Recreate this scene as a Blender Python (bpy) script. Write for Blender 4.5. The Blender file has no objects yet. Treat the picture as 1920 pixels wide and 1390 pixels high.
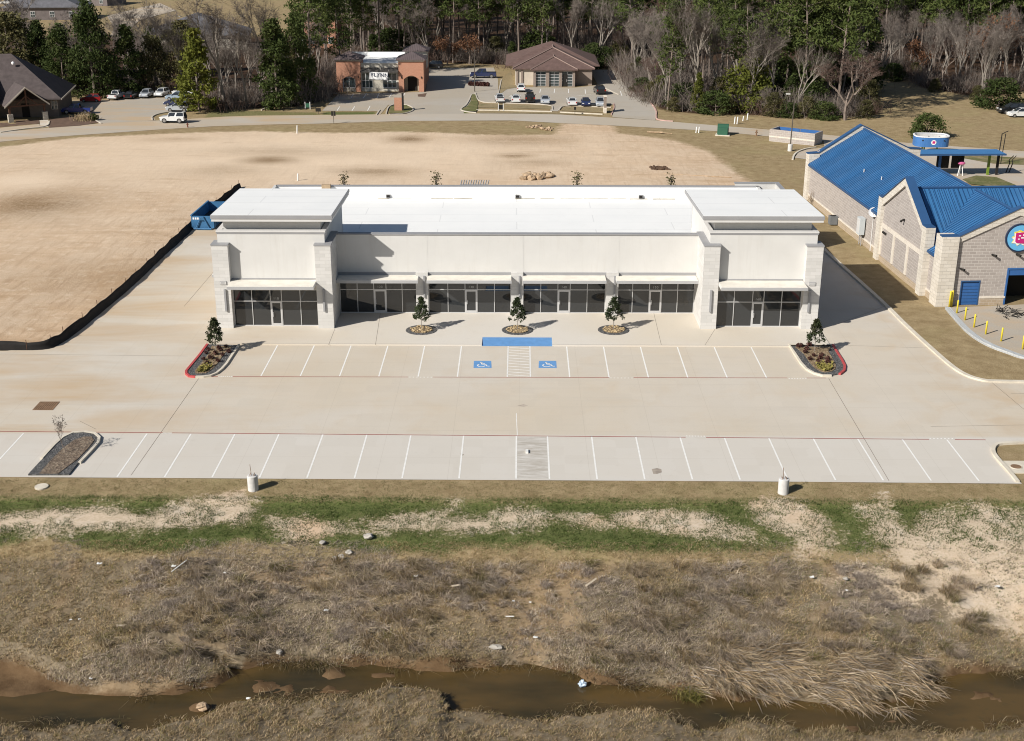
import bpy, bmesh, math, random
import numpy as np
from mathutils import Vector, Matrix, Euler
S = bpy.context.scene
COL = S.collection
random.seed(7)
RNG = np.random.default_rng(11)
R = math.radians
PI = math.pi

# ------------------------------------------------------------------ camera
F_PX, PITCH, ROLL, YAW, CAM_H = 2402.04, 0.3566, 0.0020, -0.0061, 35.1226
_cy, _sy = math.cos(YAW), math.sin(YAW)
FW = Vector((_sy*math.cos(PITCH), _cy*math.cos(PITCH), -math.sin(PITCH)))
_rt = Vector((_cy, -_sy, 0)); _up = _rt.cross(FW)
RT = math.cos(ROLL)*_rt + math.sin(ROLL)*_up
UP = -math.sin(ROLL)*_rt + math.cos(ROLL)*_up
cam_data = bpy.data.cameras.new('camera'); cam = bpy.data.objects.new('camera', cam_data); COL.objects.link(cam)
cam_data.sensor_width = 36; cam_data.lens = F_PX/1920*36; cam_data.clip_end = 6000; cam_data.clip_start = 1
m = Matrix((RT, UP, -FW)).transposed().to_4x4(); m.translation = (0, 0, CAM_H); cam.matrix_world = m
S.camera = cam

def ray(px, py): return FW + ((px-960)/F_PX)*RT - ((py-695)/F_PX)*UP
def G(px, py, z=0.0):
    """where the line of sight of the survey photo meets the level z"""
    d = ray(px, py); t = (z-CAM_H)/d.z
    return (t*d.x, t*d.y)
def GZ(px, py, Y):
    d = ray(px, py); t = Y/d.y
    return CAM_H + t*d.z
def XY(px, py, Y):
    d = ray(px, py); t = Y/d.y
    return (t*d.x, CAM_H + t*d.z)

# ------------------------------------------------------------------ light
SUN_EL = R(34.3); SUN_AZ = R(37.5)            # travel direction of the light, from +x towards +y
ld = Vector((math.cos(SUN_AZ)*math.cos(SUN_EL), math.sin(SUN_AZ)*math.cos(SUN_EL), -math.sin(SUN_EL)))
sun_d = bpy.data.lights.new('sun', 'SUN'); sun_d.energy = 4.7; sun_d.angle = R(0.53); sun_d.color = (1, 0.95, 0.87)
sun = bpy.data.objects.new('sun', sun_d); COL.objects.link(sun)
sun.rotation_mode = 'QUATERNION'; sun.rotation_quaternion = ld.to_track_quat('-Z', 'Y'); sun.location = (-60, -40, 90)
W = bpy.data.worlds.new('World'); S.world = W; W.use_nodes = True
nt = W.node_tree; nt.nodes.clear()
sky = nt.nodes.new('ShaderNodeTexSky'); sky.sky_type = 'NISHITA'; sky.sun_disc = False
sky.sun_elevation = SUN_EL; sky.sun_rotation = math.atan2(-ld.x, -ld.y); sky.air_density = 1.0; sky.dust_density = 0.6
bg = nt.nodes.new('ShaderNodeBackground'); bg.inputs['Strength'].default_value = 0.05
wo = nt.nodes.new('ShaderNodeOutputWorld')
nt.links.new(sky.outputs[0], bg.inputs[0]); nt.links.new(bg.outputs[0], wo.inputs[0])
S.view_settings.view_transform = 'Standard'; S.view_settings.look = 'None'
S.view_settings.exposure = 0.30; S.view_settings.gamma = 1.0
S.cycles.max_bounces = 5; S.cycles.diffuse_bounces = 2; S.cycles.glossy_bounces = 3; S.cycles.transparent_max_bounces = 6
S.cycles.use_denoising = True; S.cycles.pixel_filter_type = 'BLACKMAN_HARRIS'; S.cycles.filter_width = 1.05
try: S.cycles.denoiser = 'OPENIMAGEDENOISE'
except Exception: pass

# ------------------------------------------------------------------ materials
class NT:
    def __init__(s, name):
        s.m = bpy.data.materials.new(name); s.m.use_nodes = True; s.t = s.m.node_tree
        s.t.nodes.clear()
        s.out = s.t.nodes.new('ShaderNodeOutputMaterial'); s.b = s.t.nodes.new('ShaderNodeBsdfPrincipled')
        s.t.links.new(s.b.outputs[0], s.out.inputs[0])
    def n(s, typ, **kw):
        nd = s.t.nodes.new(typ)
        for k, v in kw.items(): setattr(nd, k, v)
        return nd
    def l(s, a, b): s.t.links.new(a, b)
    def setin(s, sock, v):
        if hasattr(v, 'links') or isinstance(v, bpy.types.NodeSocket): s.l(v, sock)
        else: sock.default_value = v
    def math(s, op, a, b=0.0, c=0.0, clamp=False):
        nd = s.n('ShaderNodeMath', operation=op, use_clamp=clamp)
        for i, v in enumerate((a, b, c)): s.setin(nd.inputs[i], v)
        return nd.outputs[0]
    def noise(s, vec, scale, detail=3.0, rough=0.55, dist=0.0, stretch=None):
        if stretch is not None:
            mp = s.n('ShaderNodeMapping'); s.l(vec, mp.inputs[0]); mp.inputs['Scale'].default_value = stretch
            if len(stretch) > 3: pass
            vec = mp.outputs[0]
        nd = s.n('ShaderNodeTexNoise'); s.l(vec, nd.inputs['Vector'])
        nd.inputs['Scale'].default_value = scale; nd.inputs['Detail'].default_value = detail
        nd.inputs['Roughness'].default_value = rough; nd.inputs['Distortion'].default_value = dist
        return nd.outputs['Fac']
    def mix(s, f, a, b):
        nd = s.n('ShaderNodeMix', data_type='RGBA'); nd.clamp_factor = True
        s.setin(nd.inputs[0], f)
        for i, v in ((6, a), (7, b)):
            if isinstance(v, tuple): nd.inputs[i].default_value = (v[0], v[1], v[2], 1)
            else: s.l(v, nd.inputs[i])
        return nd.outputs[2]
    def ramp(s, f, lo, hi):
        nd = s.n('ShaderNodeMapRange'); s.setin(nd.inputs[0], f)
        nd.inputs[1].default_value = lo; nd.inputs[2].default_value = hi
        return nd.outputs[0]
    def pos(s): return s.n('ShaderNodeNewGeometry').outputs['Position']
    def obj(s): return s.n('ShaderNodeTexCoord').outputs['Object']
    def col(s, v): s.setin(s.b.inputs['Base Color'], v if not isinstance(v, tuple) else (v[0], v[1], v[2], 1))
    def bump(s, h, strength=0.3, dist=0.05):
        nd = s.n('ShaderNodeBump'); nd.inputs['Strength'].default_value = strength; nd.inputs['Distance'].default_value = dist
        s.l(h, nd.inputs['Height']); s.l(nd.outputs[0], s.b.inputs['Normal'])

def mat(name, c, rough=0.7, var=0.12, scale=1.5, metal=0.0, spec=0.35, bump=0.0, bscale=20.0, world=False):
    """a plain surface whose colour wanders a little"""
    s = NT(name); s.b.inputs['Roughness'].default_value = rough; s.b.inputs['Metallic'].default_value = metal
    s.b.inputs['Specular IOR Level'].default_value = spec
    v = s.pos() if world else s.obj()
    if var > 0:
        f = s.noise(v, scale, 5.0, 0.6); f = s.ramp(f, 0.3, 0.7)
        d = tuple(x*(1-var) for x in c); u = tuple(min(1, x*(1+var)) for x in c)
        s.col(s.mix(f, d, u))
    else: s.col(c)
    if bump > 0: s.bump(s.noise(v, bscale, 4.0), bump, 0.03)
    return s.m

def stone_mat(name, c, c2, mortar, bw, bh, msize=0.012, axis='auto', bump=0.4, var2=0.5):
    """coursed masonry on upright faces; courses run level whatever way the wall faces"""
    s = NT(name); s.b.inputs['Roughness'].default_value = 0.85
    tc = s.obj(); sep = s.n('ShaderNodeSeparateXYZ'); s.l(tc, sep.inputs[0])
    nrm = s.n('ShaderNodeTexCoord').outputs['Normal']; sn = s.n('ShaderNodeSeparateXYZ'); s.l(nrm, sn.inputs[0])
    facex = s.math('GREATER_THAN', s.math('ABSOLUTE', sn.outputs[0]), 0.7)
    h = s.math('ADD', s.math('MULTIPLY', sep.outputs[1], facex), s.math('MULTIPLY', sep.outputs[0], s.math('SUBTRACT', 1.0, facex)))
    cb = s.n('ShaderNodeCombineXYZ'); s.l(h, cb.inputs[0]); s.l(sep.outputs[2], cb.inputs[1])
    br = s.n('ShaderNodeTexBrick'); s.l(cb.outputs[0], br.inputs['Vector'])
    br.inputs['Scale'].default_value = 1.0; br.inputs['Brick Width'].default_value = bw; br.inputs['Row Height'].default_value = bh
    br.inputs['Mortar Size'].default_value = msize; br.inputs['Mortar Smooth'].default_value = 0.2; br.inputs['Bias'].default_value = 0.0
    br.inputs['Color1'].default_value = (*c, 1); br.inputs['Color2'].default_value = (*c2, 1); br.inputs['Mortar'].default_value = (*mortar, 1)
    f = s.noise(tc, 1.3, 5.0, 0.6)
    s.col(s.mix(s.math('MULTIPLY', s.ramp(f, 0.35, 0.75), var2*0.35), br.outputs['Color'], tuple(x*0.72 for x in c)))
    if bump > 0:
        s.bump(s.math('SUBTRACT', s.math('MULTIPLY', s.noise(tc, 14.0, 3.0), 0.5), br.outputs['Fac']), bump, 0.02)
    return s.m

# ------------------------------------------------------------------ mesh building
class MB:
    def __init__(s): s.v = []; s.f = []; s.mi = []
    def add(s, vs, fs, mi=0):
        o = len(s.v); s.v += [tuple(p) for p in vs]
        for f in fs: s.f.append(tuple(i+o for i in f)); s.mi.append(mi)
        return s
    def box(s, x0, x1, y0, y1, z0, z1, mi=0):
        return s.add([(x0,y0,z0),(x1,y0,z0),(x1,y1,z0),(x0,y1,z0),(x0,y0,z1),(x1,y0,z1),(x1,y1,z1),(x0,y1,z1)],
                     [(0,3,2,1),(4,5,6,7),(0,1,5,4),(1,2,6,5),(2,3,7,6),(3,0,4,7)], mi)
    def cbox(s, c, h, rz=0.0, mi=0):
        ca, sa = math.cos(rz), math.sin(rz); vs = []
        for dz in (-1, 1):
            for dx, dy in ((-1,-1),(1,-1),(1,1),(-1,1)):
                x, y = dx*h[0], dy*h[1]
                vs.append((c[0]+x*ca-y*sa, c[1]+x*sa+y*ca, c[2]+dz*h[2]))
        return s.add(vs, [(0,3,2,1),(4,5,6,7),(0,1,5,4),(1,2,6,5),(2,3,7,6),(3,0,4,7)], mi)
    def prism(s, poly, z0, z1, mi=0, bottom=True):
        n = len(poly); a = sum(poly[i][0]*poly[(i+1)%n][1]-poly[(i+1)%n][0]*poly[i][1] for i in range(n))
        if a < 0: poly = poly[::-1]
        vs = [(p[0],p[1],z0) for p in poly]+[(p[0],p[1],z1) for p in poly]
        fs = [tuple(range(n, 2*n))] + [(i,(i+1)%n,n+(i+1)%n,n+i) for i in range(n)]
        if bottom: fs.append(tuple(range(n-1,-1,-1)))
        return s.add(vs, fs, mi)
    def extr(s, prof, fn, t0, t1, mi=0):
        """profile polygon [(a,b)] swept from t0 to t1; fn(a,b,t) -> point"""
        n = len(prof)
        vs = [fn(a,b,t0) for a,b in prof]+[fn(a,b,t1) for a,b in prof]
        return s.add(vs, [tuple(range(n-1,-1,-1)), tuple(range(n,2*n))]+[(i,(i+1)%n,n+(i+1)%n,n+i) for i in range(n)], mi)
    def sheet(s, poly, z, mi=0):
        n = len(poly); a = sum(poly[i][0]*poly[(i+1)%n][1]-poly[(i+1)%n][0]*poly[i][1] for i in range(n))
        if a < 0: poly = poly[::-1]
        return s.add([(p[0],p[1],z) for p in poly], [tuple(range(n))], mi)
    def tube(s, p0, p1, r0, r1=None, n=8, caps=True, mi=0):
        r1 = r0 if r1 is None else r1
        p0, p1 = Vector(p0), Vector(p1); d = (p1-p0)
        if d.length < 1e-6: return s
        d.normalize(); a = d.orthogonal().normalized(); b = d.cross(a)
        vs = []
        for p, r in ((p0,r0),(p1,r1)):
            for k in range(n):
                t = 2*PI*k/n; vs.append(p+a*(r*math.cos(t))+b*(r*math.sin(t)))
        fs = [(k,(k+1)%n,n+(k+1)%n,n+k) for k in range(n)]
        if caps: fs += [tuple(range(n-1,-1,-1)), tuple(range(n,2*n))]
        return s.add(vs, fs, mi)
    def lathe(s, c, prof, n=16, mi=0):
        vs = []; m_ = len(prof)
        for r, z in prof:
            for k in range(n):
                t = 2*PI*k/n; vs.append((c[0]+r*math.cos(t), c[1]+r*math.sin(t), c[2]+z))
        fs = []
        for j in range(m_-1):
            for k in range(n): fs.append((j*n+k, j*n+(k+1)%n, (j+1)*n+(k+1)%n, (j+1)*n+k))
        fs.append(tuple(range(n-1,-1,-1))); fs.append(tuple((m_-1)*n+k for k in range(n)))
        return s.add(vs, fs, mi)
    def blob(s, c, r, seed=0, n=8, m_=6, rough=0.25, mi=0):
        rg = random.Random(seed); vs = [(c[0], c[1], c[2]-r[2])]
        for j in range(1, m_):
            ph = PI*j/m_-PI/2
            for k in range(n):
                t = 2*PI*k/n; q = 1+rg.uniform(-rough, rough)
                vs.append((c[0]+r[0]*q*math.cos(ph)*math.cos(t), c[1]+r[1]*q*math.cos(ph)*math.sin(t), c[2]+r[2]*q*math.sin(ph)))
        vs.append((c[0], c[1], c[2]+r[2])); fs = []
        for k in range(n): fs.append((0, 1+(k+1)%n, 1+k))
        for j in range(m_-2):
            for k in range(n): fs.append((1+j*n+k, 1+j*n+(k+1)%n, 1+(j+1)*n+(k+1)%n, 1+(j+1)*n+k))
        b = 1+(m_-2)*n; t = len(vs)-1
        for k in range(n): fs.append((b+k, b+(k+1)%n, t))
        return s.add(vs, fs, mi)
    def mesh(s, name, mats, smooth=False):
        me = bpy.data.meshes.new(name); me.from_pydata(s.v, [], s.f)
        for mm in (mats if isinstance(mats, (list, tuple)) else [mats]): me.materials.append(mm)
        if any(s.mi): me.polygons.foreach_set('material_index', s.mi)
        if smooth: me.polygons.foreach_set('use_smooth', [True]*len(s.f))
        me.update(); return me
    def build(s, name, mats, parent=None, smooth=False, fix=False):
        me = s.mesh(name, mats, smooth)
        if fix:
            bm = bmesh.new(); bm.from_mesh(me); bmesh.ops.recalc_face_normals(bm, faces=bm.faces); bm.to_mesh(me); bm.free()
        return link(name, me, parent)

def link(name, me, parent=None, loc=None, rz=None):
    o = bpy.data.objects.new(name, me); COL.objects.link(o)
    if parent is not None: o.parent = parent
    if loc is not None: o.location = loc
    if rz is not None: o.rotation_euler = (0, 0, rz)
    return o
def tag(o, label, cat, group=None, kind=None):
    o['label'] = label; o['category'] = cat
    if group: o['group'] = group
    if kind: o['kind'] = kind
    return o
def thing(name, label, cat, loc=(0,0,0), rz=0.0, group=None):
    o = bpy.data.objects.new(name, None); COL.objects.link(o); o.empty_display_size = 0.3
    o.location = loc; o.rotation_euler = (0, 0, rz)
    return tag(o, label, cat, group)
def structure(o): o['kind'] = 'structure'; return o
def dup(root, loc=None, rz=None, scale=None, label=None):
    r = root.copy(); COL.objects.link(r)
    if loc is not None: r.location = loc
    if rz is not None: r.rotation_euler = (0, 0, rz)
    if scale is not None: r.scale = scale
    if label: r['label'] = label
    for ch in list(root.children):
        c = ch.copy(); COL.objects.link(c); c.parent = r
        for g in list(ch.children):
            d = g.copy(); COL.objects.link(d); d.parent = c
    return r
def text_mesh(body, size, mat_, extr=0.004):
    cu = bpy.data.curves.new('lettering', 'FONT'); cu.body = body; cu.size = size; cu.align_x = 'CENTER'; cu.align_y = 'CENTER'; cu.extrude = extr; cu.space_character = 1.12
    o = bpy.data.objects.new('lettering', cu); COL.objects.link(o)
    dg = bpy.context.evaluated_depsgraph_get(); me = bpy.data.meshes.new_from_object(o.evaluated_get(dg))
    bpy.data.objects.remove(o); bpy.data.curves.remove(cu)
    me.materials.clear(); me.materials.append(mat_); return me
def upright_text(body, size, mat_, parent, x, y, z, name='lettering'):
    o = link(name, text_mesh(body, size, mat_), parent, (x, y, z)); o.rotation_euler = (PI/2, 0, 0); return o

def fbm(x, y, scale, octv=4, seed=0):
    """value noise 0..1 on arrays"""
    rg = np.random.default_rng(seed); T = rg.random((256, 256)); out = np.zeros_like(x, dtype=float); amp = 1.0; tot = 0.0
    for o in range(octv):
        xs, ys = x/scale+17.3*o, y/scale+9.1*o
        xi, yi = np.floor(xs).astype(int), np.floor(ys).astype(int); fx, fy = xs-xi, ys-yi
        fx = fx*fx*(3-2*fx); fy = fy*fy*(3-2*fy)
        a, b = T[xi % 256, yi % 256], T[(xi+1) % 256, yi % 256]; c, d = T[xi % 256, (yi+1) % 256], T[(xi+1) % 256, (yi+1) % 256]
        out += amp*((a*(1-fx)+b*fx)*(1-fy)+(c*(1-fx)+d*fx)*fy); tot += amp; amp *= 0.5; scale *= 0.5
    return out/tot
def inpoly(x, y, poly):
    ins = np.zeros(x.shape, bool); n = len(poly)
    for i in range(n):
        x0, y0 = poly[i]; x1, y1 = poly[(i+1) % n]
        if y0 == y1: continue
        c = ((y0 > y) != (y1 > y)) & (x < (x1-x0)*(y-y0)/(y1-y0)+x0)
        ins ^= c
    return ins
def dist_poly(x, y, poly, closed=True):
    d = np.full(x.shape, 1e9); n = len(poly)
    for i in range(n if closed else n-1):
        ax, ay = poly[i]; bx, by = poly[(i+1) % n]; vx, vy = bx-ax, by-ay; L = vx*vx+vy*vy+1e-9
        t = np.clip(((x-ax)*vx+(y-ay)*vy)/L, 0, 1)
        d = np.minimum(d, np.hypot(x-ax-t*vx, y-ay-t*vy))
    return d
def sdf(x, y, poly):
    d = dist_poly(x, y, poly); return np.where(inpoly(x, y, poly), d, -d)
def soft(x, y, poly, w): return np.clip(0.5+sdf(x, y, poly)/(2*w), 0, 1)
def px_poly(pts, z=0.0): return [G(a, b, z) for a, b in pts]
def rounded(pts, it=2):
    for _ in range(it):
        q = []
        for i in range(len(pts)):
            a, b = pts[i], pts[(i+1) % len(pts)]
            q += [(a[0]*.75+b[0]*.25, a[1]*.75+b[1]*.25), (a[0]*.25+b[0]*.75, a[1]*.25+b[1]*.75)]
        pts = q
    return pts
def smooth_open(pts, it=2):
    for _ in range(it):
        q = [pts[0]]
        for a, b in zip(pts[:-1], pts[1:]):
            q += [(a[0]*.75+b[0]*.25, a[1]*.75+b[1]*.25), (a[0]*.25+b[0]*.75, a[1]*.25+b[1]*.75)]
        q.append(pts[-1]); pts = q
    return pts
def sweep(mb, path, w, z0, z1, closed=False, mi=0, top=None):
    """a low wall or kerb of width w along path; returns mb"""
    n = len(path); L = []; Rr = []
    for i in range(n):
        a = Vector(path[i-1 if (i > 0 or closed) else i]); b = Vector(path[(i+1) % n if (i < n-1 or closed) else i])
        d = (b-a); d.normalize(); nn = Vector((-d.y, d.x)); p = Vector(path[i])
        L.append(p+nn*w/2); Rr.append(p-nn*w/2)
    vs = []
    for i in range(n):
        vs += [(L[i].x,L[i].y,z0),(Rr[i].x,Rr[i].y,z0),(Rr[i].x,Rr[i].y,z1),(L[i].x,L[i].y,z1)]
    fs = []
    for i in range(n if closed else n-1):
        a, b = 4*i, 4*((i+1) % n)
        for k in range(4): fs.append((a+k, b+k, b+(k+1) % 4, a+(k+1) % 4))
    if not closed: fs += [(0,1,2,3), (4*n-1,4*n-2,4*n-3,4*n-4)]
    return mb.add(vs, fs, mi)
def off(path, d, closed=True):
    n = len(path); out = []
    for i in range(n):
        a = Vector(path[i-1 if (i > 0 or closed) else i]); b = Vector(path[(i+1) % n if (i < n-1 or closed) else i])
        t = (b-a); t.normalize(); p = Vector(path[i])+Vector((-t.y, t.x))*d; out.append((p.x, p.y))
    return out
def area(poly): return sum(poly[i][0]*poly[(i+1) % len(poly)][1]-poly[(i+1) % len(poly)][0]*poly[i][1] for i in range(len(poly)))/2
def ccw(poly): return poly if area(poly) > 0 else poly[::-1]
# ------------------------------------------------------------------ the layout of the ground
LOT = [(-75, 74.35), (-33, 74.35), (-9.3, 74.25), (16, 74.2), (32.0, 74.05)] + px_poly([(1893,885),(1866,856),(1860,842),(1872,832),(1925,829)]) + \
      [(75, 80.5), (75, 92.2), (36.2, 92.36), (35.08, 93.4), (34.32, 95.3), (33.99, 100.1), (33.7, 106), (33.3, 113), (31.9, 134), (31.5, 140.5),
       (-35.8, 140.5), (-36.6, 130), (-37.1, 116), (-37.7, 106), (-38.2, 99.8), (-42, 98.4), (-75, 98.3)]
ROAD_S = px_poly([(-60,272),(0,266),(100,257),(200,250),(300,243),(400,237),(500,234),(600,232),(760,227),(960,226),(1050,231),(1140,235),(1230,240),(1340,246),(1430,255),(1600,269),(1760,281),(1920,291),(2100,306)])
ROAD_N = px_poly([(-60,253),(0,248),(100,239),(190,232),(260,228),(340,224),(420,219),(480,217),(600,216),(760,214),(860,213),(960,213),(1050,215),(1100,218),(1230,226),(1350,236),(1500,248),(1700,268),(1920,284),(2100,298)])
ROAD = ROAD_S + ROAD_N[::-1]
LOT_LEFT = px_poly([(186,233),(172,222),(160,213),(110,211),(100,196),(108,189),(150,189),(230,186),(312,183),(350,178),(352,190),(345,206),(300,213),(288,219),(292,226)])
LOT_BRICK = px_poly([(604,208),(634,176.5),(799,172.5),(802,128),(926,127),(934,150),(934,176),(893,176),(886,186),(878,199),(868,206),(870,213.6),(780,214.6),(760,215),(776,207),(772,199),(728,197),(712,216.2),(706,216.4),(708,208.6)])
LOT_HIP = px_poly([(901,191.5),(893,176.2),(934,176),(950,163),(966,165),(1000,164),(1080,164.5),(1112,161),(1122,160),(1104,131),(1160,131),(1231,206),(1229,225.8),(1148,220),(1152,196),(1052,200),(1046,209),(1031,208.6),(1036,197)])
LOT_WASH = px_poly([(1490,296),(1497,286),(1512,281),(1545,277),(1545,252.4),(1600,261),(1700,270),(1920,286),(2060,298),(2060,360),(1920,350),(1700,335),(1640,300),(1520,300)])
LOT_BAY = px_poly([(1776,575),(1796,600),(1830,630),(1880,652),(1960,678),(2100,700),(2100,560),(1780,574)])
FLATS = [LOT, ROAD, LOT_LEFT, LOT_BRICK, LOT_HIP, LOT_WASH]

st = [(-200,1300,1352),(0,1308,1357),(60,1306,1347),(150,1310,1342),(250,1314,1350),(330,1306,1346),(400,1290,1330),(460,1258,1302),(520,1246,1300),(600,1250,1302),(640,1252,1298),(700,1251,1297),
      (750,1256,1284),(775,1259,1276),(800,1258,1276),(835,1257,1284),(850,1258,1326),(950,1256,1330),(1050,1262,1324),(1130,1284,1318),(1250,1298,1336),(1300,1304,1344),(1400,1316,1350),
      (1500,1328,1354),(1640,1332,1360),(1700,1320,1362),(1745,1284,1360),(1800,1268,1356),(1860,1264,1352),(1920,1266,1349),(2150,1262,1352)]
WATER_Z = -4.05
_cx = [G(a, b, WATER_Z)[0] for a, b, c in st]
_yu = [G(a, b, WATER_Z)[1] for a, b, c in st]; _yl = [G(a, c, WATER_Z)[1] for a, b, c in st]
def creek(x): return np.interp(x, _cx, _yu)+0.1, np.interp(x, _cx, _yl)-0.45
POOL = px_poly([(305,1234),(350,1240),(400,1246),(450,1252),(470,1262),(420,1264),(370,1250),(320,1242)], WATER_Z)
MUD = px_poly([(-40,1249),(40,1252),(75,1266),(120,1284),(190,1300),(140,1309),(0,1309),(-40,1310)], WATER_Z)

def height(x, Y):
    n1 = fbm(x, Y, 6.0, 4, 3); n2 = fbm(x, Y, 1.6, 3, 5); n3 = fbm(x, Y, 0.7, 2, 8)
    yu, yl = creek(x)
    yu = yu+(fbm(x, Y*0, 2.2, 3, 21)-0.5)*1.5; yl = yl+(fbm(x, Y*0+5, 1.7, 3, 22)-0.5)*1.5
    # from the car park edge down the bank
    top = 66.2
    u = np.clip((Y-yu)/np.maximum(top-yu, 0.5), 0, 1.4)
    bank = -3.72+u*2.67 + (n1-0.5)*0.5*np.clip(u*3, 0, 1)*np.clip((1.25-u)*3, 0, 1) + (n2-0.5)*0.28
    scarp = np.clip((Y-yu)/0.5, 0, 1); bank = np.where(Y < yu+0.5, -4.35*(1-scarp)+bank*scarp, bank)
    upper = np.interp(Y, [64.5, 66.2, 67.65, 71.25, 71.5, 74.3], [-1.5, -1.05, -0.72, -0.36, -0.17, -0.03])+(n2-0.5)*0.10*np.clip((72-Y)/2, 0, 1)
    h = np.where(Y > 66.2, upper, np.where(Y > 64.4, upper*np.clip((Y-64.4)/1.8, 0, 1)+bank*(1-np.clip((Y-64.4)/1.8, 0, 1)), bank))
    near = -3.75+np.clip((yl-Y)/6, 0, 1)*0.75+(n1-0.5)*0.7+(n2-0.5)*0.35
    s2 = np.clip((yl-Y)/0.55, 0, 1); near = -4.35*(1-s2)+near*s2
    h = np.where(Y < yu, np.where(Y < yl, near, -4.35+(n2-0.5)*0.1+np.clip(fbm(x, Y*1.6, 2.4, 4, 33)-0.635, 0, 1)*2.6), h)
    mud = soft(x, Y, MUD, 0.6); h = h*(1-mud)+(-4.0+(n2-0.5)*0.1)*mud
    pool = soft(x, Y, POOL, 0.25); h = h*(1-pool)+(-4.3)*pool
    rock = np.exp(-(((x-G(375,1325,-4)[0])/0.7)**2+((Y-G(375,1325,-4)[1])/0.5)**2)); h = h+rock*0.55
    h += np.where(Y < 66, (n3-0.5)*0.12, 0)
    # the level ground behind: nearly flat, a few ruts and swells, dead level beneath paving
    d = np.full(x.shape, 1e9)
    flat = Y > 74.0
    xx, yy = x[flat], Y[flat]; dd = np.full(xx.shape, 1e9)
    for p in FLATS:
        sd = sdf(xx, yy, p); dd = np.minimum(dd, np.where(sd > 0, 0, -sd))
    k = np.clip((dd-0.8)/4, 0, 1)
    g = -0.03 + k*((fbm(xx, yy, 18.0, 3, 9)-0.45)*0.35+(fbm(xx, yy, 2.5, 3, 10)-0.5)*0.10)
    h[flat] = g
    return h

def build_terrain():
    xs = np.concatenate([-np.geomspace(110, 2500, 26)[::-1], np.arange(-108, -46, 1.5), np.arange(-46, 46, 0.33), np.arange(46, 110, 1.5), np.geomspace(111, 2500, 26)])
    ys = np.concatenate([np.arange(30, 46, 0.8), np.arange(46, 75, 0.22), np.arange(75, 110, 0.9), np.arange(110, 300, 1.1), np.geomspace(302, 4000, 40)])
    X, Y = np.meshgrid(xs, ys); X = X.ravel(); Y = Y.ravel(); Z = height(X, Y)
    nx, ny = len(xs), len(ys)
    i = (np.arange(ny-1)[:, None]*nx+np.arange(nx-1)[None, :]).ravel()
    q = np.stack([i, i+1, i+1+nx, i+nx], 1).astype(np.int32)
    me = bpy.data.meshes.new('ground'); nv, nf = len(X), len(q)
    me.vertices.add(nv); me.vertices.foreach_set('co', np.stack([X, Y, Z], 1).ravel().astype(np.float32))
    me.loops.add(nf*4); me.loops.foreach_set('vertex_index', q.ravel())
    me.polygons.add(nf); me.polygons.foreach_set('loop_start', np.arange(0, nf*4, 4, dtype=np.int32))
    me.polygons.foreach_set('use_smooth', np.ones(nf, bool)); me.update(calc_edges=True)
    zone = zones(X, Y)
    for nm, arr in zone.items():
        at = me.color_attributes.new(nm, 'FLOAT_COLOR', 'POINT'); at.data.foreach_set('color', arr.astype(np.float32).ravel())
    me.materials.append(ground_mat())
    return structure(link('ground', me))

DIRT = px_poly([(-900,300),(0,276),(150,258),(300,252),(480,246),(640,250),(760,247),(900,252),(1040,252),(1056,230),(1148,235),(1160,250),(1260,262),(1330,285),(1390,330),(1420,350),(1440,372),(1100,420),(450,420),(250,535),(120,632),(86,653),(-900,653)])
PALE = [px_poly(p, -0.6) for p in (
    [(-60,965),(100,958),(200,955),(290,960),(370,940),(470,930),(485,952),(460,985),(330,990),(240,996),(120,1000),(-60,1004)],
    [(480,965),(570,962),(640,980),(720,1000),(640,1003),(520,1000)],
    [(640,985),(850,960),(858,936),(860,968),(960,960),(1040,968),(1180,965),(1320,965),(1390,985),(1440,1000),(1330,1010),(1180,996),(1040,985),(900,1000),(850,1006),(760,1000)],
    [(1400,955),(1450,930),(1520,945),(1560,985),(1575,1010),(1545,1035),(1500,1045),(1480,1010),(1430,985)],
    [(1600,955),(1660,942),(1690,985),(1760,965),(1840,945),(1930,960),(2100,960),(2100,1130),(1900,1130),(1820,1120),(1760,1090),(1700,1050),(1640,1020),(1600,985)])]
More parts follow.
